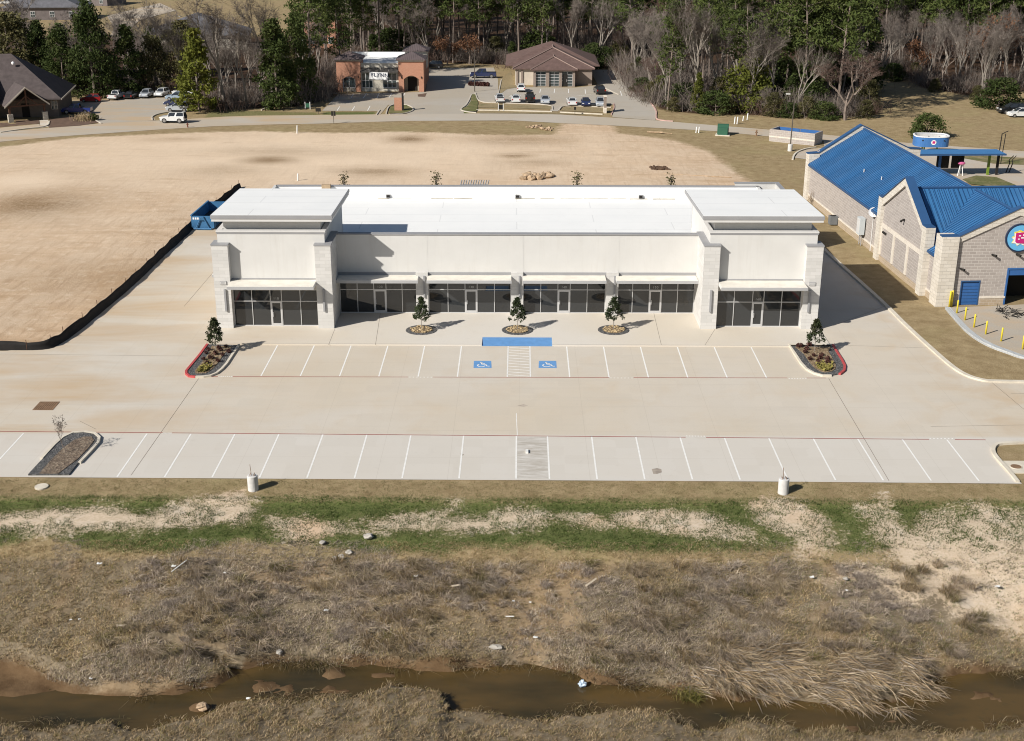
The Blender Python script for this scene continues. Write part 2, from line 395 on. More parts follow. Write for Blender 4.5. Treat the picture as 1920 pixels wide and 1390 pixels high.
def zones(X, Y):
    Z0 = np.zeros(X.shape)
    dirt = soft(X, Y, DIRT, 2.2)
    pale = Z0.copy()
    for p in PALE: pale = np.maximum(pale, 0.92*soft(X+1.8*(fbm(X, Y, 2.5, 3, 71)-0.5), Y+1.8*(fbm(X, Y, 2.5, 3, 72)-0.5), p, 1.3))
    px_side = np.clip((X-13)/8, 0, 1)
    yy = Y
    sod = np.clip((yy-71.0)/0.25, 0, 1)*(yy < 74.6)
    bench = np.clip((71.6-yy)/0.3, 0, 1)*np.clip((yy-65.7+fbm(X, Y, 4, 2, 41)*2-1)/1.6, 0, 1)
    green = bench*(0.74-0.26*pale)
    green = np.maximum(green, sod*(0.30+0.35*np.clip((72.4-yy)/1.2, 0, 1)))
    weed = np.clip((66.5-yy)/1.5, 0, 1)
    pale_slope = px_side*np.clip((66.8-yy)/2, 0, 1)*np.clip((yy-60.0)/4.5, 0, 1)
    pale = np.where(X > 14, pale*0.85, pale); pale = np.maximum(pale, 0.66*pale_slope)
    # bare earth near the creek
    yu, yl = creek(X)
    mud = np.clip(1-np.abs(yy-yu-0.1)/0.7, 0, 1)*0.8; mud = np.maximum(mud, np.clip(1-np.abs(yy-yl)/0.7, 0, 1)*0.75)
    mud = np.maximum(mud, ((yy < yu) & (yy > yl)).astype(float)); mud = np.maximum(mud, soft(X, Y, MUD, 0.7)); mud *= yy < 66
    # green lawns
    lawn = Z0.copy()
    for p, a in ((px_poly([(1330,250),(1440,262),(1500,285),(1512,370),(1440,372),(1390,330)]), 0.22), (px_poly([(380,205),(600,210),(606,217),(480,219),(380,222)]), 0.55),
                 (px_poly([(860,213),(875,180),(892,180),(890,196),(880,213)]), 0.75), (px_poly([(604,209),(708,209),(706,216),(600,216)]), 0.7)):
        lawn = np.maximum(lawn, a*soft(X, Y, p, 0.8))
    green = np.maximum(green, lawn)
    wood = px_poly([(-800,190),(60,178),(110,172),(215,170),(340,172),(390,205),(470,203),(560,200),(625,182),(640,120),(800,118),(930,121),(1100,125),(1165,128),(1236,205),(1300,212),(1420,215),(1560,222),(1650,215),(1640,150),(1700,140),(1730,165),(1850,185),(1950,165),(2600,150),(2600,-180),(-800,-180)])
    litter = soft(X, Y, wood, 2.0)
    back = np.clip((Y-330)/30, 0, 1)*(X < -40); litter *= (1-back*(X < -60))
    stain = Z0.copy()
    for cx, cy, rx, ry, a in ((766,261,38,7,1),(965,292,34,4,.7),(505,300,50,8,.8),(700,322,70,8,.6),(60,385,90,22,.7),(980,262,90,9,.5),(330,262,60,4,.4),(520,285,160,10,.35),(1000,305,60,8,.4),(200,520,140,30,.3),(420,320,80,12,.35)):
        w = px_poly([(cx+rx*math.cos(t), cy+ry*math.sin(t)) for t in np.linspace(0, 2*PI, 14)[:-1]]); wx = np.mean([p[0] for p in w]); wy = np.mean([p[1] for p in w])
        ex = max(abs(p[0]-wx) for p in w); ey = max(abs(p[1]-wy) for p in w)
        stain = np.maximum(stain, min(1, a*1.25)*np.exp(-0.9*(((X-wx)/ex)**2+((Y-wy)/ey)**2)))
    white = Z0.copy()
    for cx, cy, rx, ry, a in ((560,290,680,60,.85),(1000,300,260,50,.5),(480,262,520,14,.6),(700,300,330,16,.45),(820,270,130,30,.4),(40,340,120,22,.9),(150,420,220,60,.3),(1110,275,60,45,.55),(350,280,260,18,.35),(1230,285,80,20,.4)):
        wx, wy = G(cx, cy); ex = abs(G(cx+rx, cy)[0]-wx); ey = abs(G(cx, cy-ry)[1]-wy)
        white = np.maximum(white, a*np.exp(-1.0*(((X-wx)/ex)**2+((Y-wy)/ey)**2)))
    return {'zone_a': np.stack([dirt, green, litter, weed], 1), 'zone_b': np.stack([pale, stain, mud, white], 1)}

def ground_mat():
    s = NT('ground'); s.b.inputs['Roughness'].default_value = 0.95; s.b.inputs['Specular IOR Level'].default_value = 0.1
    P = s.pos()
    def at(nm):
        a = s.n('ShaderNodeAttribute', attribute_name=nm); sp = s.n('ShaderNodeSeparateColor'); s.l(a.outputs['Color'], sp.inputs[0])
        return sp.outputs[0], sp.outputs[1], sp.outputs[2], a.outputs['Alpha']
    dirt, green, litter, weed = at('zone_a'); pale, stain, mud, white = at('zone_b')
    nb = s.noise(P, 0.12, 5, 0.6); nm_ = s.noise(P, 0.8, 6, 0.65); nf = s.noise(P, 5.0, 6, 0.7); nv = s.noise(P, 22.0, 3, 0.7)
    nstreak = s.noise(P, 0.35, 5, 0.6, 0.6, stretch=(0.35, 1.6, 1))
    nstreak2 = s.noise(P, 0.9, 5, 0.65, 0.3, stretch=(1.7, 0.22, 1))
    def mask(a, k, sharp, n=nf):
        v = s.math('ADD', a, s.math('MULTIPLY', s.math('SUBTRACT', n, 0.5), k))
        return s.math('ADD', s.math('MULTIPLY', s.math('SUBTRACT', v, 0.5), sharp), 0.5, clamp=True)
    # dormant grass
    dry = s.mix(s.ramp(nm_, 0.3, 0.7), (0.26, 0.19, 0.105), (0.46, 0.36, 0.215))
    dry = s.mix(s.ramp(nv, 0.35, 0.8), dry, (0.20, 0.145, 0.07)); dry = s.mix(s.math('MULTIPLY', s.ramp(nb, 0.5, 0.72), 0.5), dry, (0.30, 0.26, 0.125))
    c = dry
    # bare dirt field
    d = s.mix(s.ramp(nstreak, 0.32, 0.68), (0.42, 0.285, 0.172), (0.62, 0.46, 0.315))
    d = s.mix(s.math('MULTIPLY', s.ramp(nb, 0.42, 0.62), 0.8), d, (0.58, 0.45, 0.325)); d = s.mix(s.math('MULTIPLY', s.ramp(nstreak2, 0.52, 0.75), 0.6), d, (0.39, 0.265, 0.155))
    ndiag = s.noise(P, 1.3, 5, 0.65, 0.2, stretch=(1.5, 0.16, 1)); d = s.mix(s.math('MULTIPLY', s.ramp(ndiag, 0.50, 0.66), 0.65), d, (0.40, 0.275, 0.175)); d = s.mix(s.math('MULTIPLY', s.ramp(nf, 0.50, 0.75), 0.35), d, (0.36, 0.25, 0.155)); d = s.mix(s.math('MULTIPLY', s.ramp(nv, 0.5, 0.8), 0.30), d, (0.66, 0.54, 0.41)); d = s.mix(s.math('MULTIPLY', s.ramp(nm_, 0.53, 0.68), 0.65), d, (0.68, 0.545, 0.405))
    d = s.mix(s.math('MULTIPLY', white, s.ramp(nstreak, 0.05, 0.42)), d, (0.76, 0.61, 0.455)); d = s.mix(s.math('MULTIPLY', s.math('MULTIPLY', stain, s.ramp(nf, 0.22, 0.55)), s.ramp(nstreak, 0.22, 0.5)), d, (0.20, 0.125, 0.058))
    c = s.mix(mask(dirt, 1.1, 3.0, s.math('ADD', s.math('MULTIPLY', nf, 0.5), s.math('MULTIPLY', nm_, 0.5))), c, d)
    # green grass
    g = s.mix(s.ramp(nf, 0.3, 0.7), (0.048, 0.078, 0.018), (0.135, 0.155, 0.050)); g = s.mix(s.ramp(nv, 0.45, 0.8), g, (0.21, 0.195, 0.095))
    c = s.mix(mask(green, 1.0, 3.0), c, g)
    # fallen leaves and pine straw in the woods
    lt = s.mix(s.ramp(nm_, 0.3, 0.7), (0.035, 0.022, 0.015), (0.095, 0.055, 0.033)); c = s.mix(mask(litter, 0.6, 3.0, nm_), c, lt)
    # weedy bank
    w = s.mix(s.ramp(nm_, 0.3, 0.7), (0.155, 0.12, 0.08), (0.32, 0.26, 0.18)); w = s.mix(s.ramp(nf, 0.4, 0.75), w, (0.12, 0.095, 0.06)); w = s.mix(s.math('MULTIPLY', s.ramp(nb, 0.52, 0.6), 0.5), w, (0.33, 0.225, 0.125))
    c = s.mix(mask(weed, 0.8, 3.0), c, w)
    pl = s.mix(s.ramp(nf, 0.3, 0.75), (0.66, 0.545, 0.415), (0.42, 0.325, 0.225)); pl = s.mix(s.math('MULTIPLY', s.ramp(nm_, 0.55, 0.7), 0.6), pl, (0.66, 0.58, 0.49)); pl = s.mix(s.math('MULTIPLY', s.ramp(nb, 0.55, 0.68), 0.6), pl, (0.60, 0.40, 0.25))
    c = s.mix(mask(pale, 2.2, 5.0, s.math('ADD', s.math('MULTIPLY', nf, 0.65), s.math('MULTIPLY', nm_, 0.35))), c, pl)
    mu = s.mix(s.ramp(nm_, 0.3, 0.7), (0.085, 0.05, 0.025), (0.17, 0.11, 0.06)); c = s.mix(mask(mud, 0.6, 3.0), c, mu)
    s.col(c)
    s.bump(s.math('ADD', s.math('MULTIPLY', nf, 0.7), s.math('MULTIPLY', nv, 0.3)), 0.55, 0.10)
    return s.m
build_terrain()

# ------------------------------------------------------------------ water in the ditch
def water():
    s = NT('creek_water'); s.b.inputs['Roughness'].default_value = 0.04; s.b.inputs['IOR'].default_value = 1.33
    P = s.pos(); f = s.noise(P, 0.30, 4, 0.5, 0.0, stretch=(0.45, 1.2, 1)); g = s.noise(P, 2.2, 4, 0.6)
    c = s.mix(s.ramp(f, 0.30, 0.60), (0.034, 0.028, 0.014), (0.100, 0.064, 0.024)); c = s.mix(s.math('MULTIPLY', s.ramp(g, 0.55, 0.75), 0.5), c, (0.06, 0.05, 0.025))
    s.col(c); s.bump(s.noise(P, 3.0, 3, 0.5), 0.06, 0.02)
    xs = np.linspace(-46, 46, 60); yu, yl = creek(xs); mb = MB()
    vs = []; fs = []
    for i, x in enumerate(xs): vs += [(x, yl[i]-1.0, WATER_Z), (x, yu[i]+4.0, WATER_Z)]
    for i in range(len(xs)-1): fs.append((2*i, 2*i+2, 2*i+3, 2*i+1))
    mb.add(vs, fs); pc = (sum(p[0] for p in POOL)/len(POOL), sum(p[1] for p in POOL)/len(POOL))
    o = mb.build('creek_water', s.m); structure(o)
water()
# ------------------------------------------------------------------ paving
def concrete(name, c, warm=0.5, stain=(0.50, 0.36, 0.22), tyre=True, tracks=0.35):
    s = NT(name); s.b.inputs['Roughness'].default_value = 0.85; s.b.inputs['Specular IOR Level'].default_value = 0.25
    P = s.pos(); big = s.noise(P, 0.055, 4, 0.55, 0.4); mid = s.noise(P, 0.35, 5, 0.6, 0.5); fine = s.noise(P, 9.0, 4, 0.7)
    strk = s.noise(P, 0.5, 5, 0.6, 0.2, stretch=(0.16, 2.2, 1)); strk2 = s.noise(P, 0.8, 4, 0.6, 0.3, stretch=(2.4, 0.2, 1))
    k = s.mix(s.ramp(big, 0.38, 0.62), c, tuple(a*b for a, b in zip(c, (0.97, 0.93, 0.86))))
    k = s.mix(s.math('MULTIPLY', s.ramp(mid, 0.5, 0.75), warm), k, tuple(a*b for a, b in zip(c, (0.95, 0.86, 0.74))))
    k = s.mix(s.math('MULTIPLY', s.ramp(strk, 0.55, 0.78), tracks), k, tuple(a*0.83 for a in c))
    k = s.mix(s.math('MULTIPLY', s.ramp(strk2, 0.57, 0.8), tracks*0.7), k, tuple(a*0.86 for a in c))
    k = s.mix(s.math('MULTIPLY', s.ramp(fine, 0.4, 0.75), 0.22), k, tuple(a*0.75 for a in c))
    # silt washed over the slab from the bare field, rust stains along the gutter
    sp = s.n('ShaderNodeSeparateXYZ'); s.l(P, sp.inputs[0])
    left = s.math('MULTIPLY', s.ramp(sp.outputs[0], -14.0, -33.0), s.ramp(s.noise(P, 0.16, 4, 0.6, 0.6, stretch=(0.35, 1.5, 1)), 0.42, 0.66))
    k = s.mix(s.math('MULTIPLY', left, 0.75), k, stain)
    right = s.math('MULTIPLY', s.ramp(sp.outputs[0], 29.0, 36.0), s.ramp(mid, 0.42, 0.66))
    k = s.mix(s.math('MULTIPLY', right, 0.45), k, stain)
    if name == 'lot_concrete':                                   # the newer, greyer pour of the near bays; each pour a shade apart
        near = s.ramp(sp.outputs[1], 81.7, 81.3); k = s.mix(s.math('MULTIPLY', near, 0.75), k, (0.605, 0.578, 0.535))
        vo = s.n('ShaderNodeTexVoronoi', distance='CHEBYCHEV'); mp = s.n('ShaderNodeMapping'); s.l(P, mp.inputs[0]); mp.inputs['Scale'].default_value = (0.11, 0.14, 1); s.l(mp.outputs[0], vo.inputs['Vector']); vo.inputs['Randomness'].default_value = 0.25
        sc = s.n('ShaderNodeSeparateColor'); s.l(vo.outputs['Color'], sc.inputs[0]); k = s.mix(s.math('MULTIPLY', sc.outputs[0], 0.16), k, (0.47, 0.425, 0.36))
        br = s.n('ShaderNodeTexBrick'); br.offset = 0.0; s.l(P, br.inputs['Vector']); br.inputs['Scale'].default_value = 1.0; br.inputs['Brick Width'].default_value = 4.57; br.inputs['Row Height'].default_value = 4.57; br.inputs['Mortar Size'].default_value = 0.018; br.inputs['Mortar Smooth'].default_value = 0.3
        k = s.mix(s.math('MULTIPLY', br.outputs['Fac'], 0.22), k, (0.33, 0.28, 0.22))
    sm = s.noise(P, 1.6, 5, 0.7, 0.4); k = s.mix(s.math('MULTIPLY', s.ramp(sm, 0.58, 0.75), 0.22), k, tuple(a*0.72 for a in c))
    s.col(k); s.bump(fine, 0.08, 0.01)
    return s.m
M = {}
M['lot'] = concrete('lot_concrete', (0.60, 0.548, 0.475))
M['walk'] = concrete('walk_concrete', (0.645, 0.605, 0.545), warm=0.25, tracks=0.12)
M['road'] = concrete('road_concrete', (0.48, 0.435, 0.375), warm=0.3, tracks=0.35)
M['oldlot'] = concrete('weathered_concrete', (0.43, 0.395, 0.345), warm=0.4, tracks=0.7)
M['white_paint'] = mat('white_road_paint', (0.80, 0.79, 0.76), 0.6, 0.06, 3.0, world=True)
M['red_paint'] = mat('red_kerb_paint', (0.46, 0.075, 0.075), 0.6, 0.18, 2.5, world=True)
M['red_line'] = mat('red_lane_paint', (0.30, 0.085, 0.07), 0.65, 0.3, 1.2, world=True)
M['blue_paint'] = mat('blue_paint', (0.125, 0.295, 0.58), 0.6, 0.10, 2.0, world=True)
M['joint'] = mat('joint_sealant', (0.20, 0.165, 0.13), 0.9, 0.25, 1.0, world=True)
M['kerb'] = mat('kerb_concrete', (0.62, 0.565, 0.47), 0.85, 0.12, 1.2, world=True)
M['gravel'] = None
def gravel(name, a, b, c, scale):
    s = NT(name); s.b.inputs['Roughness'].default_value = 0.9; P = s.pos()
    vo = s.n('ShaderNodeTexVoronoi'); s.l(P, vo.inputs['Vector']); vo.inputs['Scale'].default_value = scale
    sp = s.n('ShaderNodeSeparateColor'); s.l(vo.outputs['Color'], sp.inputs[0])
    k = s.mix(sp.outputs[0], a, b); k = s.mix(s.math('MULTIPLY', s.ramp(sp.outputs[1], 0.6, 0.9), 0.8), k, c)
    s.col(k); s.bump(vo.outputs['Distance'], 0.9, 0.06); return s.m
M['dark_gravel'] = gravel('dark_gravel', (0.05, 0.05, 0.052), (0.10, 0.10, 0.10), (0.17, 0.165, 0.16), 9.0)
M['mulch'] = gravel('bark_mulch', (0.13, 0.085, 0.045), (0.27, 0.19, 0.11), (0.36, 0.28, 0.18), 7.0)
M['mulch_dark'] = gravel('dark_bark_mulch', (0.10, 0.07, 0.05), (0.20, 0.15, 0.105), (0.28, 0.22, 0.16), 6.0)
M['river_rock'] = mat('river_rock', (0.40, 0.30, 0.17), 0.8, 0.45, 2.0, world=True)
M['soil'] = mat('soil', (0.15, 0.10, 0.06), 0.95, 0.3, 2.0, world=True)

def slab(name, poly, z, m_, thick=0.0, parent=None):
    mb = MB()
    if thick: mb.prism(poly, z-thick, z)
    else: mb.sheet(poly, z)
    o = mb.build(name, m_, parent)
    bm = bmesh.new(); bm.from_mesh(o.data); bmesh.ops.triangulate(bm, faces=[f for f in bm.faces if len(f.verts) > 4]); bm.to_mesh(o.data); bm.free()
    return o
def stripe(mb, a, b, w, z=0.004):
    a, b = Vector(a[:2]), Vector(b[:2]); d = (b-a).normalized(); n = Vector((-d.y, d.x))*w/2
    mb.sheet([(a+n).to_tuple(), (a-n).to_tuple(), (b-n).to_tuple(), (b+n).to_tuple()], z)
lot = structure(slab('parking_lot', LOT, 0.0, M['lot']))
road = structure(slab('road', ROAD, 0.0, M['road']))
side1 = structure(slab('parking_lot', LOT_LEFT, 0.004, M['oldlot']))
side2 = structure(slab('parking_lot', LOT_BRICK, 0.004, M['oldlot']))
side3 = structure(slab('parking_lot', LOT_HIP, 0.008, M['oldlot']))
side4 = structure(slab('driveway', LOT_WASH, 0.008, M['road']))

W3 = 3.048
mb = MB()
for i in range(6): stripe(mb, (-20.037+W3*i, 100.0), (-20.037+W3*i, 92.85), 0.105)
for i in range(6): stripe(mb, (3.906+W3*i, 100.0), (3.906+W3*i, 92.85), 0.105)
hx0, hx1 = G(952, 680)[0], G(994, 680)[0]
for x in (hx0, hx1): stripe(mb, (x, 100.05), (x, 92.85), 0.105)
for k in range(11):
    y = 99.75-k*0.64; stripe(mb, (hx0, y), (hx1, y-0.34), 0.10)
gl, gw = -25.77, 1.961
xs = [gl+W3*i for i in range(7)]+[gl+6*W3+3.65, gl+6*W3+7.30]+[gw+W3*i for i in range(10)]
for x in xs: stripe(mb, (x, 81.35+(x < -9)*0.1-max(0, x-5)*0.014), (x, 74.45), 0.105)
x0 = G(42, 815)[0]; stripe(mb, (x0, 81.4), (x0, 74.45), 0.105); stripe(mb, (G(968,775)[0], 85.5), (-0.12, 81.4), 0.05)
mb.build('painted_line', M['white_paint'], lot)
mb = MB()
def lane(a, b, gaps):
    xs_ = [a[0]]+[v for g in gaps for v in g]+[b[0]]
    f = lambda x: a[1]+(b[1]-a[1])*(x-a[0])/(b[0]-a[0])
    for i in range(0, len(xs_), 2): stripe(mb, (xs_[i], f(xs_[i])), (xs_[i+1], f(xs_[i+1])), 0.095)
gx = lambda a, b, y: (G(a, y)[0], G(b, y)[0])
up_g = [gx(408, 436, 707), gx(765, 812, 708), gx(1142, 1188, 708), gx(1476, 1512, 708)]
lo_g = [gx(305, 322, 812), gx(1284, 1322, 815), gx(1742, 1790, 824)]
lane((G(396,707)[0], 92.66), (G(1548,708)[0], 92.9), up_g); lane((G(-40,813)[0], 81.75), (G(1848,825)[0], 81.02), lo_g)
mb.build('painted_lane_line', M['red_line'], lot)
mb = MB()
for gs, yy in ((up_g, 92.72), (lo_g, 81.55)):
    for g in gs:
        n = 7
        for k in range(n):
            x = g[0]+(g[1]-g[0])*(k+0.5)/n; y = yy-(max(0, x-5)*0.014 if yy < 90 else 0); stripe(mb, (x-0.055, y), (x+0.055, y), 0.11)
mb.build('painted_dash', M['white_paint'], lot)
mb = MB()
for a, b in (((372.5,710),(246,891)), ((1553.8,710),(1667,902)), ((1590,648),(1746,653)), ((0,664),(352,668)), ((1560,612),(1660,574)), ((1745,800),(1925,797)), ((1858,716),(1925,772)), ((1895,738),(1925,738)), ((438,466),(345,575)), ((150,790),(180,805))):
    stripe(mb, G(*a), G(*b), 0.035, 0.003)
mb.build('joint', M['joint'], lot)
mb = MB()
for pts in (((1222,880),(1232,878),(1240,880),(1241,886),(1232,889),(1225,889)), ((970,761),(982,758),(990,761),(982,763)), ((862,851),(870,852),(868,855))):
    mb.sheet(px_poly(pts), 0.0035)
mb.build('oil_stain', mat('oil_stain', (0.36, 0.31, 0.26), 0.9, 0.3, 1.5, world=True), lot)
_s = NT('aisle_wear'); _P = _s.pos(); _s.b.inputs['Roughness'].default_value = 0.9; _f = _s.noise(_P, 1.1, 6, 0.7, 0.3, stretch=(0.5, 2.2, 1)); _s.col(_s.mix(_s.ramp(_f, 0.38, 0.62), (0.60, 0.575, 0.535), (0.42, 0.385, 0.335)))
mb = MB(); xa, xb = gl+6*W3+7.37, gw-0.07; mb.sheet([(xa, 74.5), (xb, 74.5), (xb, 81.2), (xa, 81.2)], 0.002); mb.build('worn_aisle', _s.m, lot)
# accessible bays: blue plates with the wheelchair figure
mbb = MB(); mbw = MB()
for cx in (905, 1027):
    p = px_poly([(cx-16.5,677),(cx+16,677),(cx+16.8,690.2),(cx-17.2,690.2)]); mbb.sheet(p, 0.004)
    x, y = sum(q[0] for q in p)/4, sum(q[1] for q in p)/4; sx = 0.0275; sy = 0.066
    S_ = lambda a, b: (x+a*sx*1.0, y+b*sy*0.40)
    def seg(a, b, w): stripe(mbw, S_(*a), S_(*b), w, 0.008)
    seg((-4, 20), (-4, 13), 0.17); seg((-4, 16), (-2, 0), 0.10); seg((-2, 6), (7, 6), 0.10); seg((-2, 0), (9, -1), 0.10); seg((9, -1), (14, -17), 0.10); seg((14, -17), (21, -15), 0.10)
    for k in range(9):
        t0, t1 = R(130+k*24), R(154+k*24); seg((-3+11*math.cos(t0), -9+12*math.sin(t0)), (-3+11*math.cos(t1), -9+12*math.sin(t1)), 0.10)
mbb.build('painted_panel', M['blue_paint'], lot); mbw.build('painted_symbol', M['white_paint'], lot)
# drain grate
gp = px_poly([(62,769),(76,754),(111,754),(98,769)])
t = thing('drain_grate', 'rusty brown square drain grate set flush in the pale car park', 'drain', (sum(p[0] for p in gp)/4, sum(p[1] for p in gp)/4, 0))
cx, cy = t.location.x, t.location.y; q = [(p[0]-cx, p[1]-cy) for p in gp]
M['rust'] = mat('rusty_iron', (0.22, 0.135, 0.08), 0.8, 0.25, 2.0); M['dark'] = mat('dark_void', (0.02, 0.018, 0.016), 0.9, 0)
mb = MB(); sweep(mb, ccw(q), 0.12, 0.001, 0.022, True); mb.build('frame', M['rust'], t)
mb = MB()
for k in range(9):
    u = (k+0.5)/9; a = Vector(q[0]).lerp(Vector(q[3]), u); b = Vector(q[1]).lerp(Vector(q[2]), u); stripe(mb, a, b, 0.13, 0.016)
mb.build('grille', M['rust'], t); mb = MB(); mb.sheet(q, 0.004); mb.build('pit', M['dark'], t)

# ------------------------------------------------------------------ sidewalk in front of the shops, with the blue ramp
BY, BZ = -0.30, 0.10        # the shop block stands on the walk, this far from its survey origin
KY = 100.08
rx0, rx1 = G(904, 641, .06)[0], G(1035, 641, .06)[0]; ry = 102.0
mb = MB(); mb.prism([(-25.9, KY), (rx0, KY), (rx0, 109.6), (-25.9, 109.6)], -0.1, BZ); mb.prism([(rx1, KY), (25.75, KY), (25.75, 109.6), (rx1, 109.6)], -0.1, BZ)
mb.prism([(rx0, ry), (rx1, ry), (rx1, 109.6), (rx0, 109.6)], -0.1, BZ)
walk = structure(mb.build('sidewalk', M['walk']))
mb = MB(); mb.add([(rx0, KY-0.04, 0.006), (rx1, KY-0.04, 0.006), (rx1, ry, BZ+0.004), (rx0, ry, BZ+0.004)], [(0,1,2,3)])
mb.build('ramp', M['blue_paint'], walk)
mb = MB()
for a, b in (((628,617),(616,647)), ((1341,617),(1322,647)), ((713,588),(704,647)), ((1226,588),(1240,647))): stripe(mb, G(*a, BZ), G(*b, BZ), 0.03, BZ+0.003)
stripe(mb, (-25.8, KY+0.16), (rx0, KY+0.16), 0.02, BZ+0.003); stripe(mb, (rx1, KY+0.16), (25.7, KY+0.16), 0.02, BZ+0.003)
mb.build('joint', M['joint'], walk)

# ------------------------------------------------------------------ planting islands and tree rings
def planter(label, px, kerb_mats, band, group='planting islands with kerbs', openend=None):
    out = ccw(px_poly(px)); n = len(out); cx, cy = sum(p[0] for p in out)/n, sum(p[1] for p in out)/n
    t = thing('planting_island', label, 'planter', (cx, cy, 0), 0, group); q = [(p[0]-cx, p[1]-cy) for p in out]
    inn = off(q, 0.17); inn2 = off(q, 0.17+band)
    o = slab('gravel_border', inn, 0.10, M['dark_gravel'], 0.12, t); o = slab('mulch_bed', inn2, 0.135, M['mulch'], 0.1, t)
    return t, q
def kerb_run(t, q, idx, m_, w=0.19, z1=0.15):
    mb = MB(); sweep(mb, [off(q, w/2)[i] for i in idx], w, -0.05, z1); mb.build('kerb', m_, t)
pl = [(388,647),(372,668),(357,686),(347,698),(347,703),(353,708),(366,709.5),(382,709),(396,707),(408,702),(418,694),(427,684),(438,667),(450,648)]
T1, q1 = planter('planting island with red kerb at the left end of the front parking row', pl, None, 0.62)
# ccw order may reverse the list: find the red side by position
def run_by(q, test):
    n = len(q); idx = [i for i in range(n) if test(q[i])]
    for s0 in range(n):                                  # start after a gap so the run is contiguous
        if s0 in idx and (s0-1) % n not in idx:
            r = []; i = s0
            while i % n in idx and len(r) < n: r.append(i % n); i += 1
            return r
    return idx
cxl = T1.location
red = run_by(q1, lambda p: p[0] < -0.2 or p[1] < -3.2); wh = run_by(q1, lambda p: not (p[0] < -0.2 or p[1] < -3.2))
kerb_run(T1, q1, red, M['red_paint']); kerb_run(T1, q1, ([red[-1]]+wh) if wh[0] == (red[-1]+1) % len(q1) else (wh+[red[0]]), M['kerb'], z1=0.148)
pr = [(1478,648),(1488,665),(1499,682),(1510,694),(1524,702),(1542,707),(1560,707),(1576,704),(1585,697),(1586,688),(1580,676),(1571,662),(1562,648)]
T2, q2 = planter('planting island with red kerb at the right end of the front parking row', pr, None, 0.62)
red = run_by(q2, lambda p: p[0] > 0.3 or (p[1] < -3.0 and p[0] > -0.3)); wh = run_by(q2, lambda p: not (p[0] > 0.3 or (p[1] < -3.0 and p[0] > -0.3)))
kerb_run(T2, q2, red, M['red_paint']); kerb_run(T2, q2, ([red[-1]]+wh) if wh[0] == (red[-1]+1) % len(q2) else (wh+[red[0]]), M['kerb'], z1=0.148)
p3 = [(48,893.5),(76,862),(100,836),(116,822),(136,813),(160,811),(180,814),(189,822),(187,832),(172,849),(152,870),(131,893.5)]
T3, q3 = planter('long planting island with pale kerb at the near edge of the car park', p3, None, 0.85)
for c_ in list(T3.children):
    if c_.name.startswith('mulch_bed'): bpy.data.objects.remove(c_)
q3b = [(p[0]-T3.location.x, p[1]-T3.location.y) for p in px_poly([(74,891),(96,866),(120,842),(140,828),(158,822),(172,822),(177,829),(166,843),(146,864),(110,891)])]
slab('mulch_bed', q3b, 0.135, M['mulch_dark'], 0.03, T3)
low = run_by(q3, lambda p: p[1] > -3.4); kerb_run(T3, q3, [i for i in low], M['kerb'])
rings = []
for cx_, nm in ((790.5, 'left of the three'), (970.5, 'middle of the three'), (1150.5, 'right of the three')):
    x, y = G(cx_, 619, BZ)
    t = thing('tree_ring', 'round gravel bed with brown rocks set in the walk, %s' % nm, 'planting bed', (x, y, BZ), 0, 'round tree beds in the shop walk')
    mb = MB(); mb.lathe((0,0,0), [(1.36,-0.02),(1.36,0.006),(1.30,0.03),(0.9,0.035)], 40); mb.build('gravel_border', M['dark_gravel'], t)
    mb = MB(); mb.lathe((0,0,0), [(0.95,0.0),(0.92,0.05),(0.5,0.09),(0.1,0.10)], 32); mb.build('mulch_bed', M['mulch'], t)
    rg = random.Random(int(cx_)); mb = MB()
    for k in range(95):
        r = 0.93*math.sqrt(rg.random()); a = rg.random()*2*PI; s_ = rg.uniform(0.04, 0.10)
        mb.blob((r*math.cos(a), r*math.sin(a), 0.09), (s_*1.3, s_, s_*0.7), rg.randint(0, 9999), 6, 4)
    o = mb.build('rock_cover', M['river_rock'], t, True); o['kind'] = 'stuff'
    rings.append((x, y))
# ground cover at the tips of the islands
M['cover_plant'] = mat('pale_ground_cover', (0.22, 0.19, 0.05), 0.8, 0.45, 3.0)
def leaf_cloud(n, ext, size, seed, flat=0.0, shape='ball', up=0.0):
    rg = np.random.default_rng(seed)
    p = rg.normal(size=(n, 3)); p /= np.linalg.norm(p, axis=1)[:, None]; p *= (rg.random((n, 1))**(1/2.2)); p *= np.array(ext)
    return p
def quads_at(P, size, seed, aspect=0.55, updir=None, jitter=0.4):
    """leaf-like quads around the points P; returns verts, faces"""
    rg = np.random.default_rng(seed); n = len(P)
    a = rg.normal(size=(n, 3)); a /= np.linalg.norm(a, axis=1)[:, None]
    if updir is not None: a = a+np.array(updir); a /= np.linalg.norm(a, axis=1)[:, None]
    b = np.cross(a, rg.normal(size=(n, 3))); b /= np.linalg.norm(b, axis=1)[:, None]
    s_ = size*(1+jitter*(rg.random((n, 1))*2-1)); a = a*s_; b = b*s_*aspect
    V = np.stack([P-a, P+b, P+a, P-b], 1).reshape(-1, 3); F = np.arange(4*n).reshape(-1, 4)
    return V, F
